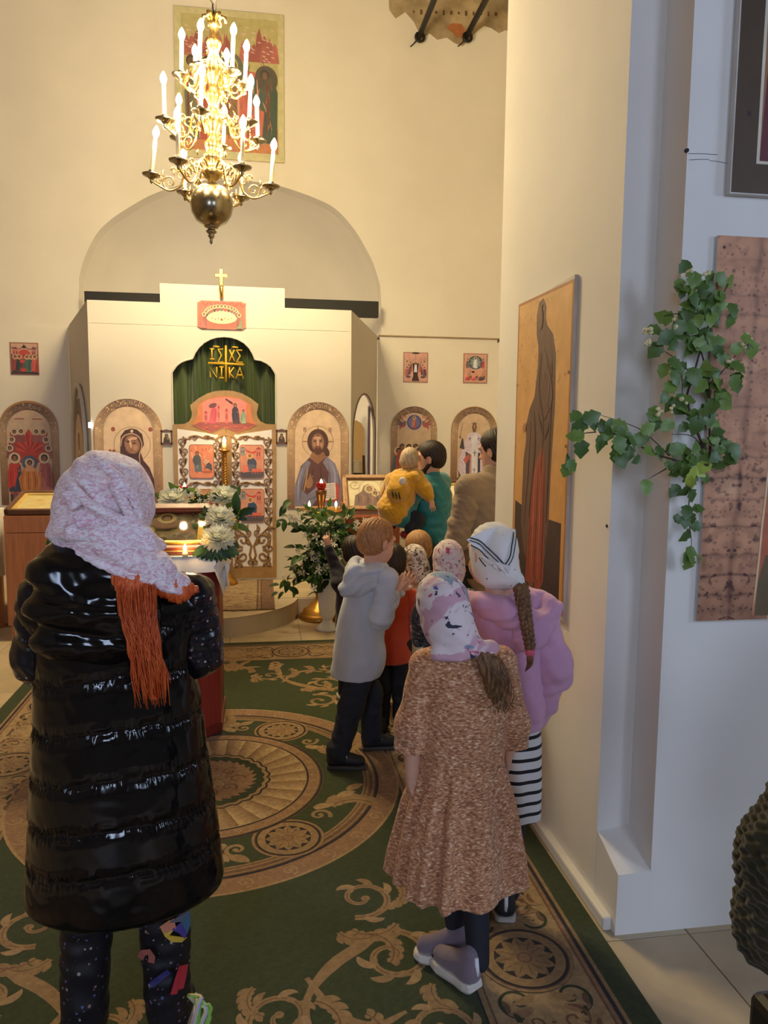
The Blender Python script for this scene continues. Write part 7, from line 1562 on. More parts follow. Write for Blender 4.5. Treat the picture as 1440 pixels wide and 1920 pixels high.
shoe(e, (an[1][0]-.05, an[1][1]+.00, 0), (an[1][0]+.145, an[1][1]-.035, 0), .082, .07, BLKSH, mat('grey_rubber', C(70, 66, 66), rough=.7), LACEW); shoe(e, (an[0][0]-.05, an[0][1]+.0, 0), (an[0][0]+.15, an[0][1]-.005, 0), .082, .07, BLKSH, mat('grey_rubber'), LACEW)
hair('hair', H, GI_H, e)

e.location.x += .028
# ------------------------------------------------------------------ a plain standing child, used for those half hidden in the group
def child(label, x, y, top, hh, yaw, arms=None, pitch=-6, tilt=0, kid_r=1.0, hands_=None, vox=.007, lean=(0, 0)):
    e = person(label, (x, y, 0)); c_, s_ = cos(yaw), sin(yaw); fw = A_(s_, c_, 0); rt = A_(c_, -s_, 0)
    zc = top-hh*.5; H = Head((x+lean[0], y+lean[1], zc), hh, HM(yaw, radians(pitch), radians(tilt))); T = top
    nk = A_(x+lean[0]*.85, y+lean[1]*.85, T-hh*1.12)-fw*.012; zs = T-hh*1.42; w = T*.092*kid_r
    sh = (A_(x+lean[0]*.7, y+lean[1]*.7, zs)-rt*w, A_(x+lean[0]*.7, y+lean[1]*.7, zs)+rt*w)
    el = tuple(a+rt*s*.025-A_(0, 0, T*.16)-fw*.01 for a, s in zip(sh, (-1, 1))); wr = tuple(b+fw*T*.10+A_(0, 0, -T*.055) for b in el)
    if arms: el = tuple(arms[i][0] if arms[i] else el[i] for i in range(2)); wr = tuple(arms[i][1] if arms[i] else wr[i] for i in range(2))
    hp = (A_(x, y, T*.49)-rt*T*.048, A_(x, y, T*.49)+rt*T*.048); kn = tuple(h-A_(0, 0, T*.22)+fw*.01 for h in hp); an = tuple(k_-A_(0, 0, T*.215)-fw*.015 for k_ in kn)
    hs = [hand(wr[i], (hands_[i][0] if hands_ and hands_[i] else fw*.6-A_(0, 0, .8)), (hands_[i][1] if hands_ and hands_[i] else rt*(-1, 1)[i]), .72*T/1.1, (hands_[i][2] if hands_ and hands_[i] else .45), side=(1, -1)[i]) for i in range(2)]
    k = T/1.15
    body(e, H, nk, sh, el, wr, hp, kn, an, hs, (.033*k, .028*k, .021*k), (.055*k, .043*k, .031*k), (.092*k, .068*k), vox)
    return dict(e=e, H=H, nk=nk, sh=sh, el=el, wr=wr, hp=hp, kn=kn, an=an, fw=fw, rt=rt, T=T, k=k, x=x, y=y)
def top_(d, m, name, zb, rx, ry, sl=1.0, short=False, vox=.0062, flare=0.0, amp=.0035):
    k = d['k']; c = (d['sh'][0]+d['sh'][1])/2; zs = c[2]
    L = [(loft([(zb, d['x'], d['y'], rx+flare, ry+flare), ((zb+zs)/2, (d['x']+c[0])/2, (d['y']+c[1])/2, rx*.98, ry*.98), (zs-.02, c[0], c[1], rx*.95, ry*.9), (zs+.055*k, d['nk'][0], d['nk'][1], .055*k, .052*k)]), 'u', .02), (rc(d['sh'][0], d['sh'][1], .052*k, .052*k), 'u', .04)]
    o = sdf(name, L, vox, m, d['e'], disp=lambda V, N: amp*pn(V, 13, (1, 1, .9)))
    for i in range(2):
        a, b_, w = d['sh'][i], d['el'][i], d['wr'][i]; q = w-(w-b_)*.10
        sdf(name+'_sleeve', [(rc(a, b_, .052*k, .048*k), 'u', .03), (rc(b_, q, .047*k, .036*k), 'u', .03)], vox, m, d['e'], disp=lambda V, N: amp*pn(V, 17, (1, 1, 2)))
    return o
def trousers(d, m, shoes=True, sole=SOLEG):
    k = d['k']
    for i in range(2):
        sdf('trouser_leg', [(rc(d['hp'][i], d['kn'][i], .066*k, .055*k), 'u', .03), (rc(d['kn'][i], d['an'][i], .054*k, .046*k), 'u', .03), (plane((0, 0, .05), (0, 0, -1)), 'i', 0)], .007, m, d['e'], disp=lambda V, N: .003*pn(V, 14, (1, 1, 2.4)))
        if shoes: a = d['an'][i]; q = a-d['fw']*.055; t = a+d['fw']*.13; shoe(d['e'], (q[0], q[1], 0), (t[0], t[1], 0), .078*k, .075*k, BLKSH, sole, LACEW)
# 5. boy in the red top
d = child('dark haired child in a red top and black trousers by the boy in grey', .695, 4.06, 1.055, .195, radians(10), pitch=-4); ORG = fabric('orange_red_fleece', C(190, 62, 30))
top_(d, ORG, 'red_top', .415, .108, .092); trousers(d, BLKC); hair('hair', d['H'], DK_H, d['e'], .0055)
# 6. girl with the dark sprigged scarf, pale cardigan
d = child('girl in a pale grey cardigan and a white scarf with dark sprigs', .872, 4.36, 1.003, .190, radians(-12), tilt=-6, pitch=-10); PGREY = fabric('pale_cardigan', C(214, 216, 216))
top_(d, PGREY, 'cardigan', .265, .118, .10, flare=.01); GSK = fabric('dark_grey_tights', C(60, 54, 58))
FS2 = floral('sprigged_white_cotton', C(214, 202, 190), [(C(130, 104, 96), .57, 30, 1.5), (C(48, 40, 48), .565, 36, 2.0)], 1)
kerchief('headscarf', d['H'], FS2, d['e'], A_(.892, 4.265, .765), None, .0055, .0018, [], .01); trousers(d, GSK)
sdf('lace_hem', [(loft([(.10, d['an'][0][0], d['an'][0][1], .056, .056), (.17, d['an'][0][0], d['an'][0][1], .052, .052)], lambda a, z: 1+.05*np.sin(a*9)), 'u', 0)], .006, LACE, d['e'])
# 7. child with the pink flowered scarf and dark dress
d = child('child in a white scarf with pink flowers and a dark flowered dress', .875, 3.56, 1.148, .20, radians(-5), pitch=-3, arms=((A_(.742, 3.52, .79), A_(.752, 3.62, .64)), None), hands_=(((-.25, .1, .9), (-.6, -.8, .1), .25), None))
FS3 = floral('pink_flowered_cotton', C(220, 204, 198), [(C(206, 150, 160), .57, 16, 2.0), (C(186, 60, 90), .60, 24, 2.0), (C(120, 110, 120), .64, 30, 2.0)], 1); DFL = floral('dark_flowered_cotton', C(34, 32, 38), [(C(150, 146, 140), .60, 34, 2.0), (C(84, 84, 92), .56, 22, 2.0)], 1)
kerchief('headscarf', d['H'], FS3, d['e'], A_(.885, 3.455, .945), None, .0055, .0016, [], .005); top_(d, DFL, 'dress', .42, .112, .095, flare=.05); trousers(d, LEGG)
# 8. fair haired child behind the scarves
d = child('fair haired child whose head shows behind the two headscarves', .965, 4.72, 1.03, .205, radians(-15), vox=.009); top_(d, fabric('blue_jersey', C(70, 84, 110)), 'jersey', .46, .11, .092, vox=.008); trousers(d, JEAN); hair('hair', d['H'], BL_H, d['e'], .0055, .016, nape=-.085)
# 9. dark haired child pointing at the flowers
d = child('dark haired child in navy pointing up with one finger beside the white vase', .545, 4.62, 1.02, .195, radians(-8), arms=((A_(.455, 4.66, .80), A_(.398, 4.70, .955)), None), hands_=(((-.18, .1, 1.0), (.2, -.95, .0), (.02, 1.1, 1.2, 1.2)), None), vox=.006)
top_(d, fabric('navy_jersey', C(34, 34, 46)), 'jersey', .45, .11, .092, vox=.007); trousers(d, JEAN); hair('hair', d['H'], DK_H, d['e'], .0055)

# ------------------------------------------------------------------ 10. man in teal with 11. the toddler in yellow
e = person('dark haired man in a teal shirt holding the toddler', (1.19, 5.32, 0)); fy = atan2(-.80, .60); fw = A_(-.80, .60, 0); rt = A_(.60, .80, 0)
H = Head((1.165, 5.31, 1.468), .225, HM(radians(-68), radians(-8), 0))
shL, shR = A_(1.055, 5.24, 1.285), A_(1.275, 5.42, 1.30); elL = A_(.935, 5.12, 1.075); wrL = A_(1.00, 5.36, 1.055); elR = A_(1.22, 5.62, 1.08); wrR = A_(1.02, 5.60, 1.12)
hips = (A_(1.13, 5.26, .82), A_(1.24, 5.40, .82)); kn = (A_(1.12, 5.27, .45), A_(1.24, 5.40, .45)); an = (A_(1.14, 5.25, .09), A_(1.26, 5.40, .09))
body(e, H, (1.185, 5.325, 1.36), (shL, shR), (elL, elR), (wrL, wrR), hips, kn, an, [hand(wrL, (.2, .9, .1), (0, 0, -1), .95, .5), hand(wrR, (-.9, .2, .1), (0, .6, -1), .95, .5)], (.046, .040, .028), (.085, .06, .042), (.130, .09), .0075, False)
TEAL = fabric('teal_cotton', C(28, 122, 128), rough=.65, var=.10, bump=.1)
L = [(loft([(.74, 1.185, 5.33, .150, .125), (.88, 1.185, 5.33, .150, .125), (1.05, 1.175, 5.33, .148, .122), (1.20, 1.17, 5.33, .158, .125), (1.29, 1.17, 5.33, .14, .115), (1.345, 1.178, 5.325, .075, .075)]), 'u', .03), (rc(shL, shR, .072, .072), 'u', .05)]
sdf('shirt', L, .0068, TEAL, e, disp=lambda V, N: .0075*pn(V, 9, (1, 1, 1.6))+.003*pn(V, 24, (1, 1, 1.4))+.0055*np.sin((V[:, 2]*1.0-V[:, 0]*.7)*70+4*pn(V, 6))*np.clip((1.2-V[:, 2])/.2, 0, 1))
for a, b_, c in ((shL, elL, wrL), (shR, elR, wrR)): sdf('shirt_sleeve', [(rc(a, b_, .070, .062), 'u', .04), (rc(b_, c, .060, .045), 'u', .03)], .0065, TEAL, e, disp=lambda V, N: .0045*pn(V, 14, (1, 1, 2)))
sdf('collar', [(loft([(1.33, 1.182, 5.325, .066, .068), (1.375, 1.182, 5.325, .058, .060), (1.385, 1.182, 5.325, .057, .058)]), 'u', 0)], .0055, TEAL, e)
for k in range(2):
    sdf('trouser_leg', [(rc(hips[k], kn[k], .098, .075), 'u', .03), (rc(kn[k], an[k], .074, .062), 'u', .03)], .01, mat('navy_trousers', (.02, .025, .04), rough=.85), e); a = an[k]; shoe(e, (a[0]+.05, a[1]-.04, 0), (a[0]-.15, a[1]+.12, 0), .10, .085, BLKSH, SOLEG)
hair('hair', H, DK_H, e, .0055, .013, nape=-.055)
sdf('beard', [(H.e((0, .050, -.082), (.046, .046, .036)), 'u', .02), (H.r((-.055, .01, -.045), (-.03, .06, -.09), .016, .02), 'u', .02), (H.r((.055, .01, -.045), (.03, .06, -.09), .016, .02), 'u', .02), (H.e((0, .115, -.050), (.026, .04, .017)), 's', .01)], .0055, DK_H, e, disp=lambda V, N: .002*pn(V, 90))
# toddler
e = person('toddler in a fluffy yellow hooded jacket held in the arm of the man in teal', (.935, 5.17, .98))
H = Head((.992, 5.19, 1.455), .175, HM(radians(18), radians(-12), radians(8)))
shL, shR = A_(.885, 5.20, 1.325), A_(1.035, 5.16, 1.345); elL, elR = A_(.86, 5.27, 1.24), A_(1.085, 5.10, 1.27); wrL, wrR = A_(.92, 5.33, 1.22), A_(1.115, 5.075, 1.215)
hips = (A_(.885, 5.22, 1.11), A_(.965, 5.16, 1.10)); kn = (A_(.90, 5.31, 1.08), A_(1.035, 5.10, 1.065)); an = (A_(.885, 5.30, .99), A_(.990, 5.085, .985))
body(e, H, (.968, 5.185, 1.375), (shL, shR), (elL, elR), (wrL, wrR), hips, kn, an, [hand(wrL, (.5, .5, -.2), (0, 0, 1), .62, .4), hand(wrR, (.25, -.35, -.9), (.5, -.8, .2), .66, .25, .3, side=-1)], (.03, .026, .02), (.045, .036, .025), (.08, .06), .0048)
YJ = fabric('yellow_plush', C(212, 158, 22), bump=.5, bscale=120, sheen=.6)
L = [(rc(A_(.962, 5.17, 1.315), A_(.895, 5.17, 1.14), .098, .118), 'u', .04), (rc(shL, shR, .06, .06), 'u', .04), (rc(A_(.83, 5.14, 1.16), A_(.90, 5.10, 1.10), .05, .06), 'u', .04)]
sdf('plush_jacket', L, .006, YJ, e, disp=lambda V, N: .006*pn(V, 16)+.003*pn(V, 60))
for a, b_, c in ((shL, elL, wrL), (shR, elR, wrR)): sdf('jacket_sleeve', [(rc(a, b_, .056, .052), 'u', .03), (rc(b_, c-(c-b_)*.15, .050, .036), 'u', .02)], .0055, YJ, e, disp=lambda V, N: .004*pn(V, 22)+.002*pn(V, 60))
sdf('jacket_hood', [(ell((.895, 5.065, 1.265), (.078, .060, .078), Matrix.Rotation(.5, 3, 'Y')), 'u', .03), (rc(A_(.885, 5.09, 1.33), A_(1.01, 5.09, 1.36), .034, .03), 'u', .03), (rc(A_(1.01, 5.09, 1.36), A_(1.045, 5.17, 1.36), .03, .025), 'u', .03), (rc(A_(.885, 5.09, 1.33), A_(.89, 5.19, 1.36), .03, .025), 'u', .03)], .0055, YJ, e, disp=lambda V, N: .004*pn(V, 22)+.002*pn(V, 60))
mb = MB(np.array(e.location)); mb.lathe([(0, .006), (.02, .004), (.026, 0), (0, 0)], (.915, 5.006, 1.335), 12, Matrix.Rotation(pi/2, 3, 'X') @ Matrix.Rotation(.4, 3, 'Z')); mb.build('white_patch', mat('white_plush', (.75, .72, .68), rough=.9), e, True)
mb = MB(np.array(e.location))
for k in range(3): mb.tube([(.845+.022*k, 5.012-.004*k, 1.275-.006*k), (.848+.022*k, 5.004-.004*k, 1.25-.006*k), (.856+.022*k, 5.005-.004*k, 1.222-.006*k)], [.003, .006, .002], 6)
mb.build('black_stripes', BLKSH, e, True)
sdf('scarf', [(loft([(1.375, .962, 5.185, .070, .066), (1.395, .965, 5.185, .066, .062), (1.40, .966, 5.185, .058, .055)]), 'u', 0)], .0055, fabric('grey_check', C(110, 120, 116)), e)
for k in range(2):
    sdf('trouser_leg', [(rc(hips[k], kn[k], .058, .050), 'u', .02), (rc(kn[k], an[k]+A_(0, 0, .025), .048, .042), 'u', .02), (rc(an[k]+A_(0, 0, .03), an[k]+A_(0, 0, .022), .044, .044), 'u', .005)], .006, JEAN, e)
    a = an[k]; t = A_(-.30, .2, -.6); sdf('shoe', [(rc(a+A_(.005, 0, -.035), a+A_(-.045, .03, -.02), .028, .024), 'u', .02)], .005, mat('red_shoe', C(150, 40, 48), rough=.5), e)
    sdf('shoe_sole', [(rc(a+A_(.012, 0, -.062), a+A_(-.05, .03, -.042), .013, .012), 'u', .02)], .005, SOLEW, e)
hair('hair', H, WB_H, e, .005, .008, nape=-.07)

# ------------------------------------------------------------------ 12. man in the beige jacket, half behind the pier
e = person('man in a beige jacket half hidden by the pier', (1.345, 4.32, 0)); H = Head((1.335, 4.32, 1.552), .235, HM(radians(-42), radians(-8)))
shL, shR = A_(1.165, 4.26, 1.345), A_(1.50, 4.42, 1.345); elL = A_(1.105, 4.27, 1.06); wrL = A_(1.13, 4.46, .90); elR = A_(1.56, 4.48, 1.06); wrR = A_(1.47, 4.62, .92)
hips = (A_(1.25, 4.32, .86), A_(1.42, 4.36, .86)); kn = (A_(1.24, 4.33, .47), A_(1.42, 4.37, .47)); an = (A_(1.25, 4.31, .09), A_(1.43, 4.36, .09))
body(e, H, (1.345, 4.325, 1.425), (shL, shR), (elL, elR), (wrL, wrR), hips, kn, an, [hand(wrL, (.3, .5, -.8), (-1, 0, 0), 1.0, .4), hand(wrR, (-.2, .5, -.8), (1, 0, 0), 1.0, .4, side=-1)], (.05, .042, .03), (.09, .065, .045), (.145, .10), .0075, False)
BEIGE = fabric('beige_twill', C(150, 128, 102), var=.07, bump=.15)
L = [(loft([(.70, 1.34, 4.34, .188, .15), (.90, 1.34, 4.34, .186, .148), (1.10, 1.34, 4.34, .190, .148), (1.28, 1.335, 4.33, .190, .138), (1.36, 1.335, 4.33, .165, .12), (1.43, 1.345, 4.325, .085, .085)]), 'u', .03), (rc(shL, shR, .078, .078), 'u', .05)]
sdf('jacket', L, .0068, BEIGE, e, disp=lambda V, N: .008*pn(V, 8, (1, 1, 1.3))+.003*pn(V, 22, (1, 1, 1.5)))
for a, b_, c in ((shL, elL, wrL), (shR, elR, wrR)): sdf('jacket_sleeve', [(rc(a, b_, .080, .068), 'u', .04), (rc(b_, c, .066, .052), 'u', .03)], .0065, BEIGE, e, disp=lambda V, N: .009*pn(V, 11, (1, 1, 2.2))+.003*pn(V, 28, (1, 1, 2)))
sdf('collar', [(loft([(1.40, 1.345, 4.32, .105, .10), (1.43, 1.345, 4.32, .090, .085), (1.475, 1.342, 4.32, .072, .070), (1.48, 1.342, 4.32, .066, .064)]), 'u', 0)], .0055, BEIGE, e)
for k in range(2):
    sdf('trouser_leg', [(rc(hips[k], kn[k], .10, .078), 'u', .03), (rc(kn[k], an[k], .076, .064), 'u', .03)], .01, mat('navy_trousers'), e); a = an[k]; shoe(e, (a[0]+.04, a[1]-.05, 0), (a[0]-.12, a[1]+.15, 0), .105, .085, BLKSH, SOLEG)
hair('hair', H, DK_H, e, .0055, .014, nape=-.05)

# ------------------------------------------------------------------ 13. person in the olive cardigan at the right edge
e = person('person in an olive crocheted cardigan at the right edge of the picture', (1.16, 1.12, 0)); H = Head((1.17, 1.13, 1.50), .225, HM(radians(-5), radians(-5)))
shL, shR = A_(1.045, 1.14, 1.275), A_(1.34, 1.12, 1.275); elL = A_(.952, 1.17, .93); wrL = A_(1.0, 1.30, .78); elR = A_(1.40, 1.12, 1.02); wrR = A_(1.36, 1.28, .90)
hips = (A_(1.09, 1.12, .84), A_(1.25, 1.12, .84)); kn = (A_(1.085, 1.13, .45), A_(1.25, 1.13, .45)); an = (A_(1.085, 1.11, .09), A_(1.255, 1.11, .09))
body(e, H, (1.17, 1.12, 1.365), (shL, shR), (elL, elR), (wrL, wrR), hips, kn, an, [hand(wrL, (.2, .6, -.7), (-1, 0, 0), .95, .4), hand(wrR, (-.1, .6, -.7), (1, 0, 0), .95, .4, side=-1)], (.045, .04, .026), (.085, .06, .042), (.125, .09), .01, False)
OLV = fabric('olive_crochet', C(46, 42, 15), rough=.95, var=.3, scale=50, bump=.0)
def knit(V, N): u = V[:, 0]*.6+V[:, 1]*.9; return .0045*np.sin(V[:, 2]*250)*np.sin(u*210+.5*pn(V, 10))+.003*np.sin(u*105)+.004*pn(V, 18)
L = [(rc(shL, elL, .085, .095), 'u', .04), (rc(elL+A_(-.02, 0, .0), A_(.950, 1.22, .77), .085, .075), 'u', .05), (rc(A_(.90, 1.17, .915), A_(.872, 1.17, .895), .030, .018), 'u', .02), (rc(A_(.91, 1.18, .95), A_(.885, 1.15, .945), .028, .016), 'u', .02), (ell((.955, 1.22, .765), (.080, .09, .085)), 'u', .03)]
sdf('cardigan_sleeve', L, .0042, OLV, e, disp=knit)
sdf('cardigan_sleeve', [(rc(shR, elR, .085, .09), 'u', .04), (rc(elR, wrR, .085, .07), 'u', .04)], .007, OLV, e)
sdf('cardigan', [(loft([(.66, 1.17, 1.12, .18, .14), (1.0, 1.17, 1.12, .18, .14), (1.24, 1.17, 1.12, .18, .12), (1.33, 1.17, 1.12, .10, .09)]), 'u', .02), (rc(shL, shR, .07, .07), 'u', .04)], .008, OLV, e)
hair('hair', H, BR_H, e, .007, .016, nape=-.12)
for k in range(2): sdf('trouser_leg', [(rc(hips[k], kn[k], .095, .07), 'u', .03), (rc(kn[k], an[k], .068, .055), 'u', .03)], .01, BLKC, e); a = an[k]; shoe(e, (a[0], a[1]-.06, 0), (a[0], a[1]+.18, 0), .095, .08, BLKSH, SOLEG)
q = at(1432, 1880, 1.17); b_ = MB(); b_.box((0, 0, -.11), (.10, .16, .22), bev=.02); bag = b_.build('handbag', mat('black_leather', (.012, .011, .012), rough=.35)); bag.location = (q[0]+.125, 1.24, q[2]-.095); tag(bag, 'dark handbag hanging below the olive cardigan sleeve', 'bag')
mb = MB(); mb.tube(bez([(0, -.05, -.01), (.0, -.03, .09), (0, .03, .09), (0, .05, -.01)], 12), .006, 6); mb.build('strap', mat('black_leather'), bag, True)
# ================================================================== CHANDELIER
CHB = mat('chandelier_brass', C(196, 168, 110), rough=.24, metal=1.0, var=.1); CHD = mat('pewter_brass', C(150, 140, 118), rough=.22, metal=1.0, var=.1)
BULB = mat('candle_bulb', (1, .9, .7), emit=(1.0, .80, .50), estr=42.0, var=0); SLEEVE = mat('candle_sleeve', C(232, 222, 196), rough=.5, var=.04)
HX, HY = -.346, 5.95
ch = empty('chandelier', (HX, HY, 3.284), 'brass chandelier with three tiers of lit candle bulbs over the nave', 'chandelier')
ch.rotation_euler = (0, radians(1.6), 0); ch.scale = (1.082, 1.082, 1.082)
mb = MB(); mb.lathe([(0, -.145), (.05, -.138), (.10, -.105), (.132, -.055), (.143, 0), (.132, .055), (.10, .105), (.05, .135), (.03, .142), (0, .142)], (0, 0, 0), 40); mb.build('ball', CHD, ch, True)
mb = MB(); mb.lathe([(0, -.255), (.006, -.250), (.012, -.235), (.008, -.225), (.016, -.21), (.024, -.20), (.016, -.192), (.030, -.180), (.038, -.170), (.028, -.162), (.02, -.155), (.046, -.145), (.05, -.135), (0, -.13)], (0, 0, 0), 24); mb.build('finial', CHD, ch, True)
mb = MB(); mb.lathe([(.02, .14), (.028, .16), (.05, .175), (.068, .20), (.07, .225), (.045, .24), (.03, .26), (.05, .30), (.055, .32), (.035, .34), (.045, .37), (.055, .40), (.03, .43), (.04, .47), (.062, .51), (.066, .55), (.04, .60), (.028, .64), (.05, .68), (.055, .71), (.03, .74), (.036, .78), (.06, .82), (.066, .86), (.045, .92), (.026, .97), (.036, 1.0), (.05, 1.03), (.03, 1.06), (.02, 1.1), (.03, 1.13), (.042, 1.15), (.02, 1.18), (.016, 1.22), (0, 1.22)], (0, 0, 0), 24); mb.build('column', CHB, ch, True)
mb = MB()
for k in range(6): q = 2*pi*k/6; mb.tube([(.016*cos(q), .016*sin(q), 1.16), (.045*cos(q), .045*sin(q), 1.20), (.07*cos(q), .07*sin(q), 1.19), (.075*cos(q), .075*sin(q), 1.16)], [.012, .012, .014, .008], 6)
mb.build('crown_leaves', CHB, ch, True)
mb = MB(); mb.tube([(0, 0, 1.2), (0, 0, 1.6), (.0, 0, 5.3)], .013, 8); mb.build('rod', mat('dark_iron'), ch, True)
mb = MB()
for k in range(60): z = 1.24+.066*k; mb.tube([(.0+.016*cos(q)*(k % 2)-.012, .016*cos(q)*((k+1) % 2), z+.03*sin(q)) for q in [2*pi*i/10 for i in range(10)]], .004, 5, closed=True)
mb.build('chain', mat('dark_iron'), ch, True)
def arm_meshes(R, zr, zp, hc):
    """one scrolled arm along +x: root (0.04, zr) to the pan at (R, zp); returns named meshes"""
    out = {}
    def done(n, mb, m): o = mb.build(n, m, None, True); me = o.data; bpy.data.objects.remove(o); out[n] = me
    mb = MB(); lo = min(zr, zp)-.085
    pts = bez([(.045, 0, zr), (R*.25, 0, zr+.05), (R*.42, 0, zr+.0), (R*.52, 0, lo+.04), (R*.70, 0, lo), (R*.90, 0, lo+.03), (R, 0, zp-.03)], 26); mb.tube(pts, [.0075]*len(pts), 7)
    def sp(x, z, r, t, a, d, w): mb.tube([(x+r*(1-.8*i/16)*cos(a+d*2*pi*t*i/16), 0, z+r*(1-.8*i/16)*sin(a+d*2*pi*t*i/16)) for i in range(17)], [w*(1-.4*i/16) for i in range(17)], 6)
    sp(R*.70, lo+.052, .050, 1.3, -pi/2, 1, .0065); sp(R*.50, lo+.105, .042, 1.3, pi, -1, .006); sp(R*.28, zr+.010, .036, 1.2, pi/2, -1, .006); sp(R*.86, lo+.065, .026, 1.2, -pi/2, 1, .005); sp(R*.62, lo+.13, .024, 1.1, 0, 1, .005)
    for (x, z, a) in ((R*.45, zr+.045, 1.2), (R*.62, lo+.10, .9), (R*.80, lo+.085, 1.0), (R*.38, zr-.03, -1.0)): mb.tube([(x, 0, z), (x+.02*cos(a), 0, z+.02*sin(a)), (x+.042*cos(a+.5), 0, z+.042*sin(a+.5))], [.003, .006, .0015], 5)
    done('arm', mb, CHB)
    mb = MB(); mb.lathe([(0, -.055), (.008, -.045), (.012, -.035), (.008, -.028), (.022, -.018), (.030, -.010), (.056, -.002), (.062, .008), (.058, .010), (.03, .004), (.018, .006), (.020, .03), (.017, .034), (0, .034)], (R, 0, zp), 24); done('drip_pan', mb, CHD)
    mb = MB(); mb.lathe([(.0125, .034), (.0125, hc), (.009, hc+.004), (0, hc+.004)], (R, 0, zp), 12); done('candle_sleeve', mb, SLEEVE)
    mb = MB(); mb.lathe([(.008, 0), (.015, .012), (.0215, .030), (.020, .046), (.012, .064), (.004, .078), (0, .082)], (R, 0, zp+hc+.004), 14); done('bulb', mb, BULB)
    return out, (R, 0, zp+hc+.045)
def tier(n, R, zr, zp, hc, a0, tilts):
    ms, lp = arm_meshes(R, zr, zp, hc)
    for k in range(n):
        q = a0+2*pi*k/n; a = link('arm', ms['arm'], ch); a.rotation_euler = (0, 0, q); tl = tilts[k % len(tilts)]
        link('drip_pan', ms['drip_pan'], a)
        piv = Matrix.Translation(Vector((R, 0, zp))) @ Matrix.Rotation(tl, 4, 'Y') @ Matrix.Translation(-Vector((R, 0, zp)))
        for nm in ('candle_sleeve', 'bulb'): o = link(nm, ms[nm], a); o.matrix_local = piv
        l = bpy.data.lights.new('bulb_light', 'POINT'); l.energy = BULB_W; l.color = BULB_COL; l.shadow_soft_size = .03
        lo = bpy.data.objects.new('bulb_light', l); COL.objects.link(lo); lo.parent = a; lo.location = piv @ Vector(lp)
tier(6, .39, .22, .155, .235, radians(2), (.05, -.04, .09, -.10, .06, .0))
tier(6, .315, .55, .475, .215, radians(20), (-.06, .05, .0, .04, -.08, .03))
tier(6, .205, .87, .79, .215, radians(8), (.03, -.03, .06, .0, -.05, .04))
# ================================================================== CARPETS
PILE = mat('carpet_pile', attr=True, rough=.95, var=.22, scale=60, bump=.55, bscale=420, sheen=.15, spec=.15, detail=6)
GR = (.036, .050, .016); GR2 = (.028, .040, .013); BE = (.29, .185, .088); BE2 = (.35, .235, .12); BR_ = (.155, .082, .042); NV = (.022, .017, .020); RO = (.27, .155, .085)
cpt = MB(); cpt.box((0, 0, .004), (2.672, 5.02, .008)); cpt.col = GR
cm = MB(); cm.col = GR; cm.box((0, 0, .004), (2.672, 5.02, .008))
carpet = cm.build('carpet', PILE); carpet.location = (-.216, 3.50, 0); tag(carpet, 'large green carpet with beige scrollwork and a round central medallion', 'carpet')
p = Painter(lambda u, v, h: (u, v, .008+h), step=.00006)
CX, CY = -.034, .12
def acan(x, y, ang, L, w, col, flip=1, dark=NV):
    """acanthus leaf: curling spine with lobes along the outer side"""
    pts = [(x, y)]; a = ang; n = 12
    for i in range(n): a += flip*.16; pts.append((pts[-1][0]+L/n*cos(a), pts[-1][1]+L/n*sin(a)))
    for i in range(1, n, 2):
        aa = ang+flip*.16*i; p.leaf(pts[i][0], pts[i][1], aa-flip*1.1, w*1.35*(1-i/n*.45), w*.62, col, flip*1.1, same=i > 1)
        p.leaf(pts[i][0], pts[i][1], aa+flip*.9, w*.75*(1-i/n*.4), w*.45, col, -flip*.8, same=True)
    p.ribbon(pts, [w*(.55-.4*i/n) for i in range(n+1)], col, same=True); p.ribbon(pts, [w*.10]*(n+1), BR_)
def scroll(x, y, r, a0, d, w, turns=1.25, leaves=True):
    p.spiral(x, y, r, turns, a0, d, w, BE); p.spiral(x, y, r*1.0, turns, a0, d, w*.16, BR_, w1=w*.1)
    if leaves:
        for k in range(5):
            t = .04+.11*k; rr = r*(1-.88*t); q = a0+d*2*pi*turns*t
            p.leaf(x+rr*cos(q), y+rr*sin(q), q+d*.55, r*.66, w*1.05, BE if k % 2 else BE2, d*1.5, same=k > 0)
        for k in range(3):
            t = .1+.2*k; rr = r*(1-.88*t); q = a0+d*2*pi*turns*t; p.leaf(x+rr*cos(q), y+rr*sin(q), q+pi*.75*d, r*.30, w*.8, BE, -d*1.0, same=True)
def rosette(x, y, r, n=12, col=BE):
    p.ell(x, y, r*.62, r*.62, gshade(col, .9), 24)
    for k in range(n): q = 2*pi*k/n; p.leaf(x+r*.15*cos(q), y+r*.15*sin(q), q, r*.85, r*.48, col if k % 2 else gshade(col, .88), 0, same=k > 0)
    for k in range(n): q = 2*pi*k/n; p.ribbon([(x+r*.35*cos(q), y+r*.35*sin(q)), (x+r*.78*cos(q), y+r*.78*sin(q))], [.002, .004], BR_, same=k > 0)
    p.ell(x, y, r*.24, r*.24, RO, 16); p.ring(x, y, r*.2, r*.25, BR_, 16)
def medal(x, y, r):
    p.ell(x, y, r, r, BR_, 40); p.ring(x, y, r*.93, r*.99, BE, 40); p.ell(x, y, r*.9, r*.9, NV, 40); p.ell(x, y, r*.84, r*.84, BE, 40); p.ell(x, y, r*.63, r*.63, NV, 40); rosette(x, y, r*.64)
ZB = [0.0, 0]
def lay():
    """motifs that lie side by side all start from the same layer"""
    ZB[1] = (ZB[1]+1) % 17; p.z = ZB[0]+ZB[1]*4e-6
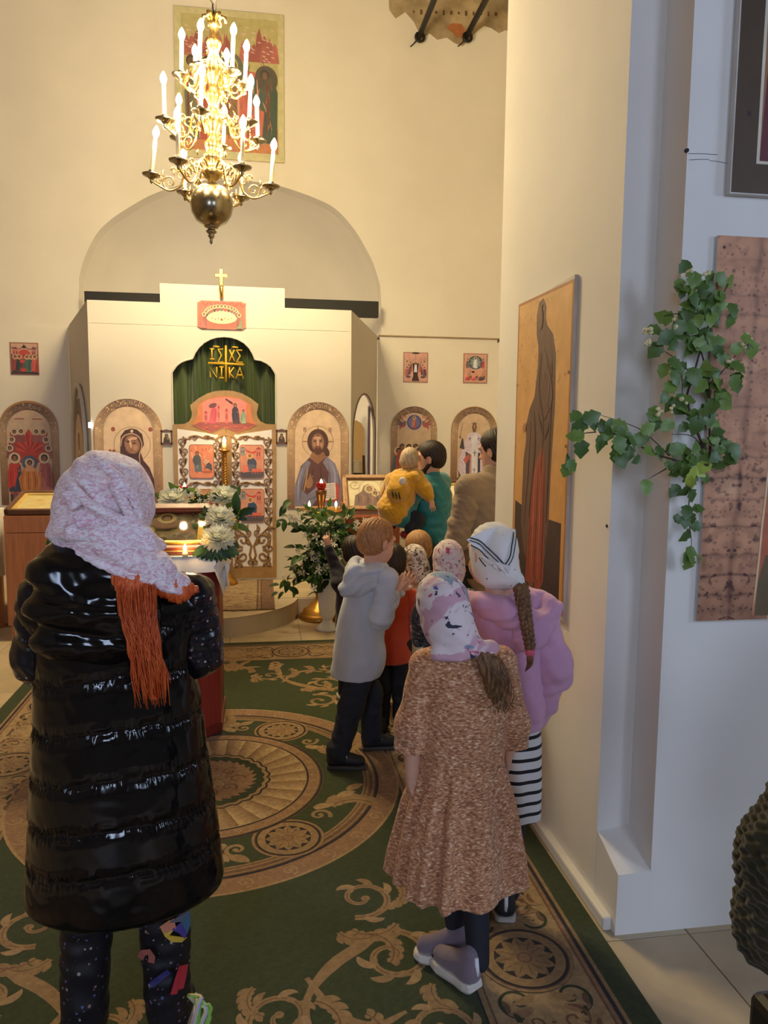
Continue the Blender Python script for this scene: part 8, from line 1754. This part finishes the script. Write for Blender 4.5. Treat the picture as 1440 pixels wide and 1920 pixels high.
# border
def bandring(i0, i1, col):
    x0, x1, y0, y1 = -1.336+i0, 1.336-i0, -2.51+i0, 2.51-i0; X0, X1, Y0, Y1 = -1.336+i1, 1.336-i1, -2.51+i1, 2.51-i1
    p.rect(x0, y0, x1, Y0, col); p.rect(x0, Y1, x1, y1, col, same=True); p.rect(x0, Y0, X0, Y1, col, same=True); p.rect(X1, Y0, x1, Y1, col, same=True)
p.rect(-1.336, -2.51, 1.336, 2.51, GR)
bandring(.085, .098, BE); bandring(.098, .112, NV); bandring(.112, .125, RO); bandring(.125, .132, BR_); bandring(.132, .465, BE2); bandring(.465, .472, BR_); bandring(.472, .488, BE); bandring(.488, .494, NV)
def border_motif(cx, cy, ax, half):
    """one repeat: medallion flanked by scrolls, drawn along axis ax"""
    lay(); c, s = cos(ax), sin(ax); T = lambda u, v: (cx+u*c-v*s, cy+u*s+v*c)
    for sg in (-1, 1):
        for sv in (-1, 1):
            x, y = T(sg*half*.42, sv*.085); p.spiral(x, y, .065, 1.2, ax+(0 if sg > 0 else pi), sg*sv, .012, GR2, same=False); x, y = T(sg*half*.62, -sv*.06); p.spiral(x, y, .055, 1.2, ax+(pi if sg > 0 else 0), sg*sv, .010, BR_)
            for k in range(5):
                x, y = T(sg*half*(.36+.13*k), sv*(.03+.02*(k % 3))); p.leaf(x, y, ax+(0 if sg > 0 else pi)+sv*sg*(.5+.25*k), .085, .030, RO if k % 2 else gshade(BE, 1.05), sg*sv*1.2, same=k > 0)
                x, y = T(sg*half*(.40+.12*k), sv*(.13-.02*(k % 2))); p.leaf(x, y, ax+(0 if sg > 0 else pi)-sv*sg*.6, .06, .018, GR2 if k % 2 else BR_, sg*sv*1.0, same=k > 0)
        for k in range(10): x, y = T(sg*half*(.9-.03*k), .10*sin(k*2.1)); p.ell(x, y, .008, .005, BR_, 7, same=k > 0)
    medal(cx, cy, .155)
ZB[0] = p.z
for y in (-2.15, -1.29, -.43, .43, 1.29, 2.15):
    for x in (-1.037, 1.037): border_motif(x, y, pi/2, .43)
for x in (-.42, .42):
    for y in (-2.21, 2.21): border_motif(x, y, 0, .42)
# scrolling acanthus of the green field, mirrored about both axes
for sx in (-1, 1):
    for sy in (-1, 1):
        def M(x, y): return (CX*0+sx*x, CY+sy*y)
        def sc(x, y, r, a, d, w, **k): lay(); q = M(x, y); aa = atan2(sy*sin(a), sx*cos(a)); scroll(q[0], q[1], r, aa, d*sx*sy, w, **k)
        def ac(x, y, a, L, w, f): lay(); q = M(x, y); aa = atan2(sy*sin(a), sx*cos(a)); acan(q[0], q[1], aa, L, w, BE, f*sx*sy)
        def cv(pts, w): lay(); p.curve([M(*q) for q in pts], w, BE)
        sc(.62, 1.34, .125, -1.2, 1, .030); sc(.56, 1.02, .115, 1.9, -1, .028); sc(.70, 1.66, .10, .4, -1, .024); sc(.26, 1.55, .10, 2.6, 1, .024)
        cv([(.30, 1.78), (.32, 1.62), (.34, 1.48), (.42, 1.36), (.52, 1.28), (.60, 1.22)], [.052, .040, .022, .046, .050, .020]); cv([(.34, 1.40), (.42, 1.56), (.52, 1.62), (.62, 1.58)], [.016, .030, .032, .012])
        q = M(.30, 1.80); p.ell(q[0], q[1], .040, .060, BE, 18); p.ell(q[0], q[1]-.004*sy, .012, .030, NV, 12); p.ring(q[0], q[1]-sy*.045, .026, .046, BE2, 18, 0, 2*pi)
        ac(.30, 1.66, 2.2, .15, .045, -1); ac(.36, 1.50, .3, .20, .050, 1); ac(.56, 1.22, .2, .18, .048, 1); ac(.66, 1.18, 2.0, .18, .046, 1); ac(.46, 1.20, 1.2, .15, .040, -1); ac(.72, 1.48, 2.2, .14, .040, -1); ac(.50, 1.72, -.5, .17, .042, -1); ac(.76, 1.24, .6, .10, .036, 1); ac(.12, 1.62, 1.0, .15, .040, 1); ac(.18, 1.42, 2.4, .14, .038, -1); ac(.70, .95, .9, .16, .044, 1)
        q = M(.0, 1.76)
        if sx > 0:
            rosette(q[0], q[1], .10, 10); p.leaf(q[0], q[1]+.08*sy, sy*pi/2, .12, .05, BE); 
            for s in (-1, 1): p.leaf(q[0]+s*.05, q[1]+.05*sy, sy*(pi/2-s*.7), .12, .04, BE, same=True); p.leaf(q[0]+s*.07, q[1]-.02*sy, sy*(pi/2-s*1.5), .13, .04, BE, same=True)
# central medallion
lay()
KY = 1.05
def ring(r0, r1, col, **k): p.ring(CX, CY, r0, r1, col, 96, ky=KY, **k)
p.ell(CX, CY, .895, .895*KY, BE, 96); ring(.885, .897, BE2); ring(.80, .885, RO); 
for k in range(60):
    q = 2*pi*k/60; x, y = CX+.842*cos(q), CY+.842*KY*sin(q); p.spiral(x, y, .036, 1.3, q, 1 if k % 2 else -1, .009, BE2 if k % 2 else BE, same=k > 0, n=16)
ring(.786, .800, NV); ring(.735, .786, BR_); ring(.772, .780, BE); ring(.745, .755, BE); ring(.52, .735, GR); ring(.728, .737, BE)
ZB[0] = p.z
for k in range(4):
    lay(); q = pi/4+.22*(1 if k % 2 == 0 else -1)*1.0+pi/2*k
    for s in (-1, 1):
        a = q+s*.48; x, y = CX+.63*cos(a), CY+.63*KY*sin(a)
        acan(x, y, a-s*pi/2+ (pi if s < 0 else pi), .22, .075, BE, -s); p.spiral(CX+.62*cos(q+s*.34), CY+.62*KY*sin(q+s*.34), .05, 1.2, a, s, .02, BE)
        for j in range(4): b = q+s*(.40+.11*j); p.leaf(CX+(.57+.03*j)*cos(b), CY+(.57+.03*j)*KY*sin(b), b+s*1.2, .10, .05, BE if j % 2 else BE2, -s*.6, same=j > 0)
for k in range(4):
    q = pi/4+.22*(1 if k % 2 == 0 else -1)+pi/2*k; lay(); medal(CX+.645*cos(q), CY+.645*KY*sin(q), .150)
ring(.455, .535, BR_); ring(.520, .532, NV); ring(.505, .515, BE); ring(.462, .505, RO); 
for k in range(44): q = 2*pi*k/44; p.spiral(CX+.484*cos(q), CY+.484*KY*sin(q), .018, 1.2, q, 1 if k % 2 else -1, .006, BE2, same=k > 0, n=12)
ring(.455, .464, NV); p.ell(CX, CY, .455, .455*KY, BE2, 96)
n = 28
for k in range(n):
    q0 = 2*pi*k/n; q1 = 2*pi*(k+1)/n; m = 8
    A = lambda r, q: (CX+r*cos(q), CY+r*KY*sin(q))
    p._put([A(.22, q0), A(.452, q0+.10), A(.452, q1+.10), A(.22, q1)], [(0, 1, 2, 3)], [BE2, (.46, .33, .18), (.22, .13, .065), BR_ if k % 2 else (.24, .14, .07)], p.z if k else None)
p.ring(CX, CY, .0, .268, NV, 96, ky=KY, scal=26, sa=.06); p.ring(CX, CY, 0, .258, BE, 96, ky=KY, scal=26, sa=.06); p.ring(CX, CY, 0, .242, GR2, 96, ky=KY, scal=26, sa=.05)
for k in range(30): q = 2*pi*k/30; p.leaf(CX+.15*cos(q), CY+.15*KY*sin(q), q+.3, .075, .034, RO, .5, same=k > 0)
p.ell(CX, CY, .195, .195*KY, RO, 40)
for k in range(8): q = 2*pi*k/8; p.spiral(CX+.12*cos(q), CY+.12*sin(q), .042, 1.2, q, 1, .010, BR_, same=k > 0); p.ell(CX+.165*cos(q+.39), CY+.165*sin(q+.39), .028, .022, BE, 14, q+.39, same=True)
rosette(CX, CY, .09, 8, BE2)
p.build('woven_pattern', carpet, PILE); ZC = p.z
# small rug on the platform
RUGM = mat('rug_pile', attr=True, rough=.95, var=.25, scale=40, bump=.4, bscale=300, spec=.15)
rm = MB(); rm.col = (.20, .125, .075); rm.box((0, 0, .005), (.96, 1.26, .010)); rug = rm.build('runner_rug', RUGM); rug.location = (-.38, 7.06, .160); tag(rug, 'worn brown patterned rug on the platform step before the gates', 'rug')
p = Painter(lambda u, v, h: (u, v, .010+h)); p.rect(-.48, -.63, .48, .63, (.17, .10, .07)); p.rect(-.37, -.63, .37, .63, (.085, .05, .035)); p.rect(-.36, -.63, .36, .63, (.24, .16, .09)); p.rect(-.34, -.63, .34, .63, (.12, .07, .05)); p.rect(-.325, -.63, .325, .63, (.30, .215, .13))
r = random.Random(3)
for k in range(170): p.leaf(r.uniform(-.31, .31), r.uniform(-.66, .66), r.choice((0, pi))+r.uniform(-.5, .5), r.uniform(.04, .12), r.uniform(.012, .03), r.choice(((.15, .08, .055), (.36, .27, .17), (.20, .125, .07), (.25, .15, .10))), r.uniform(-1, 1), same=k > 0)
p.build('woven_pattern', rug, RUGM)
# everything standing on the carpet rests on its pile
for o in COL.objects:
    if o.parent is None and (o.name.startswith('person') or o.name.startswith('lectern') or o.name in ('icon_case', 'flower_garland', 'tea_candle', 'satin_cloth', 'votive_lamp')):
        x, y = o.location.x, o.location.y
        if o.name in ('icon_case', 'flower_garland', 'tea_candle', 'satin_cloth', 'votive_lamp') or (-1.5 < x < 1.12 and 1.0 < y < 5.98) or o.name.startswith('person'): o.location.z += .0095
GROUPS = {'arched_icon': 'arched icons on the screen and its wings', 'square_icon': 'small rectangular icons high on the wings', 'tie_rod': 'iron tie rods in the wall patch', 'lectern': 'wooden lecterns before the screen', 'taper_candle': 'tapers on the brass stand', 'framed_icon': 'framed icons'}
for o in COL.objects:
    b = o.name.split('.')[0]
    if o.parent is None and b in GROUPS: o['group'] = GROUPS[b]
    if o.parent is None and b == 'person' and any(w in o['label'] for w in ('girl', 'boy', 'child')): o['group'] = 'children gathered beside the pier'
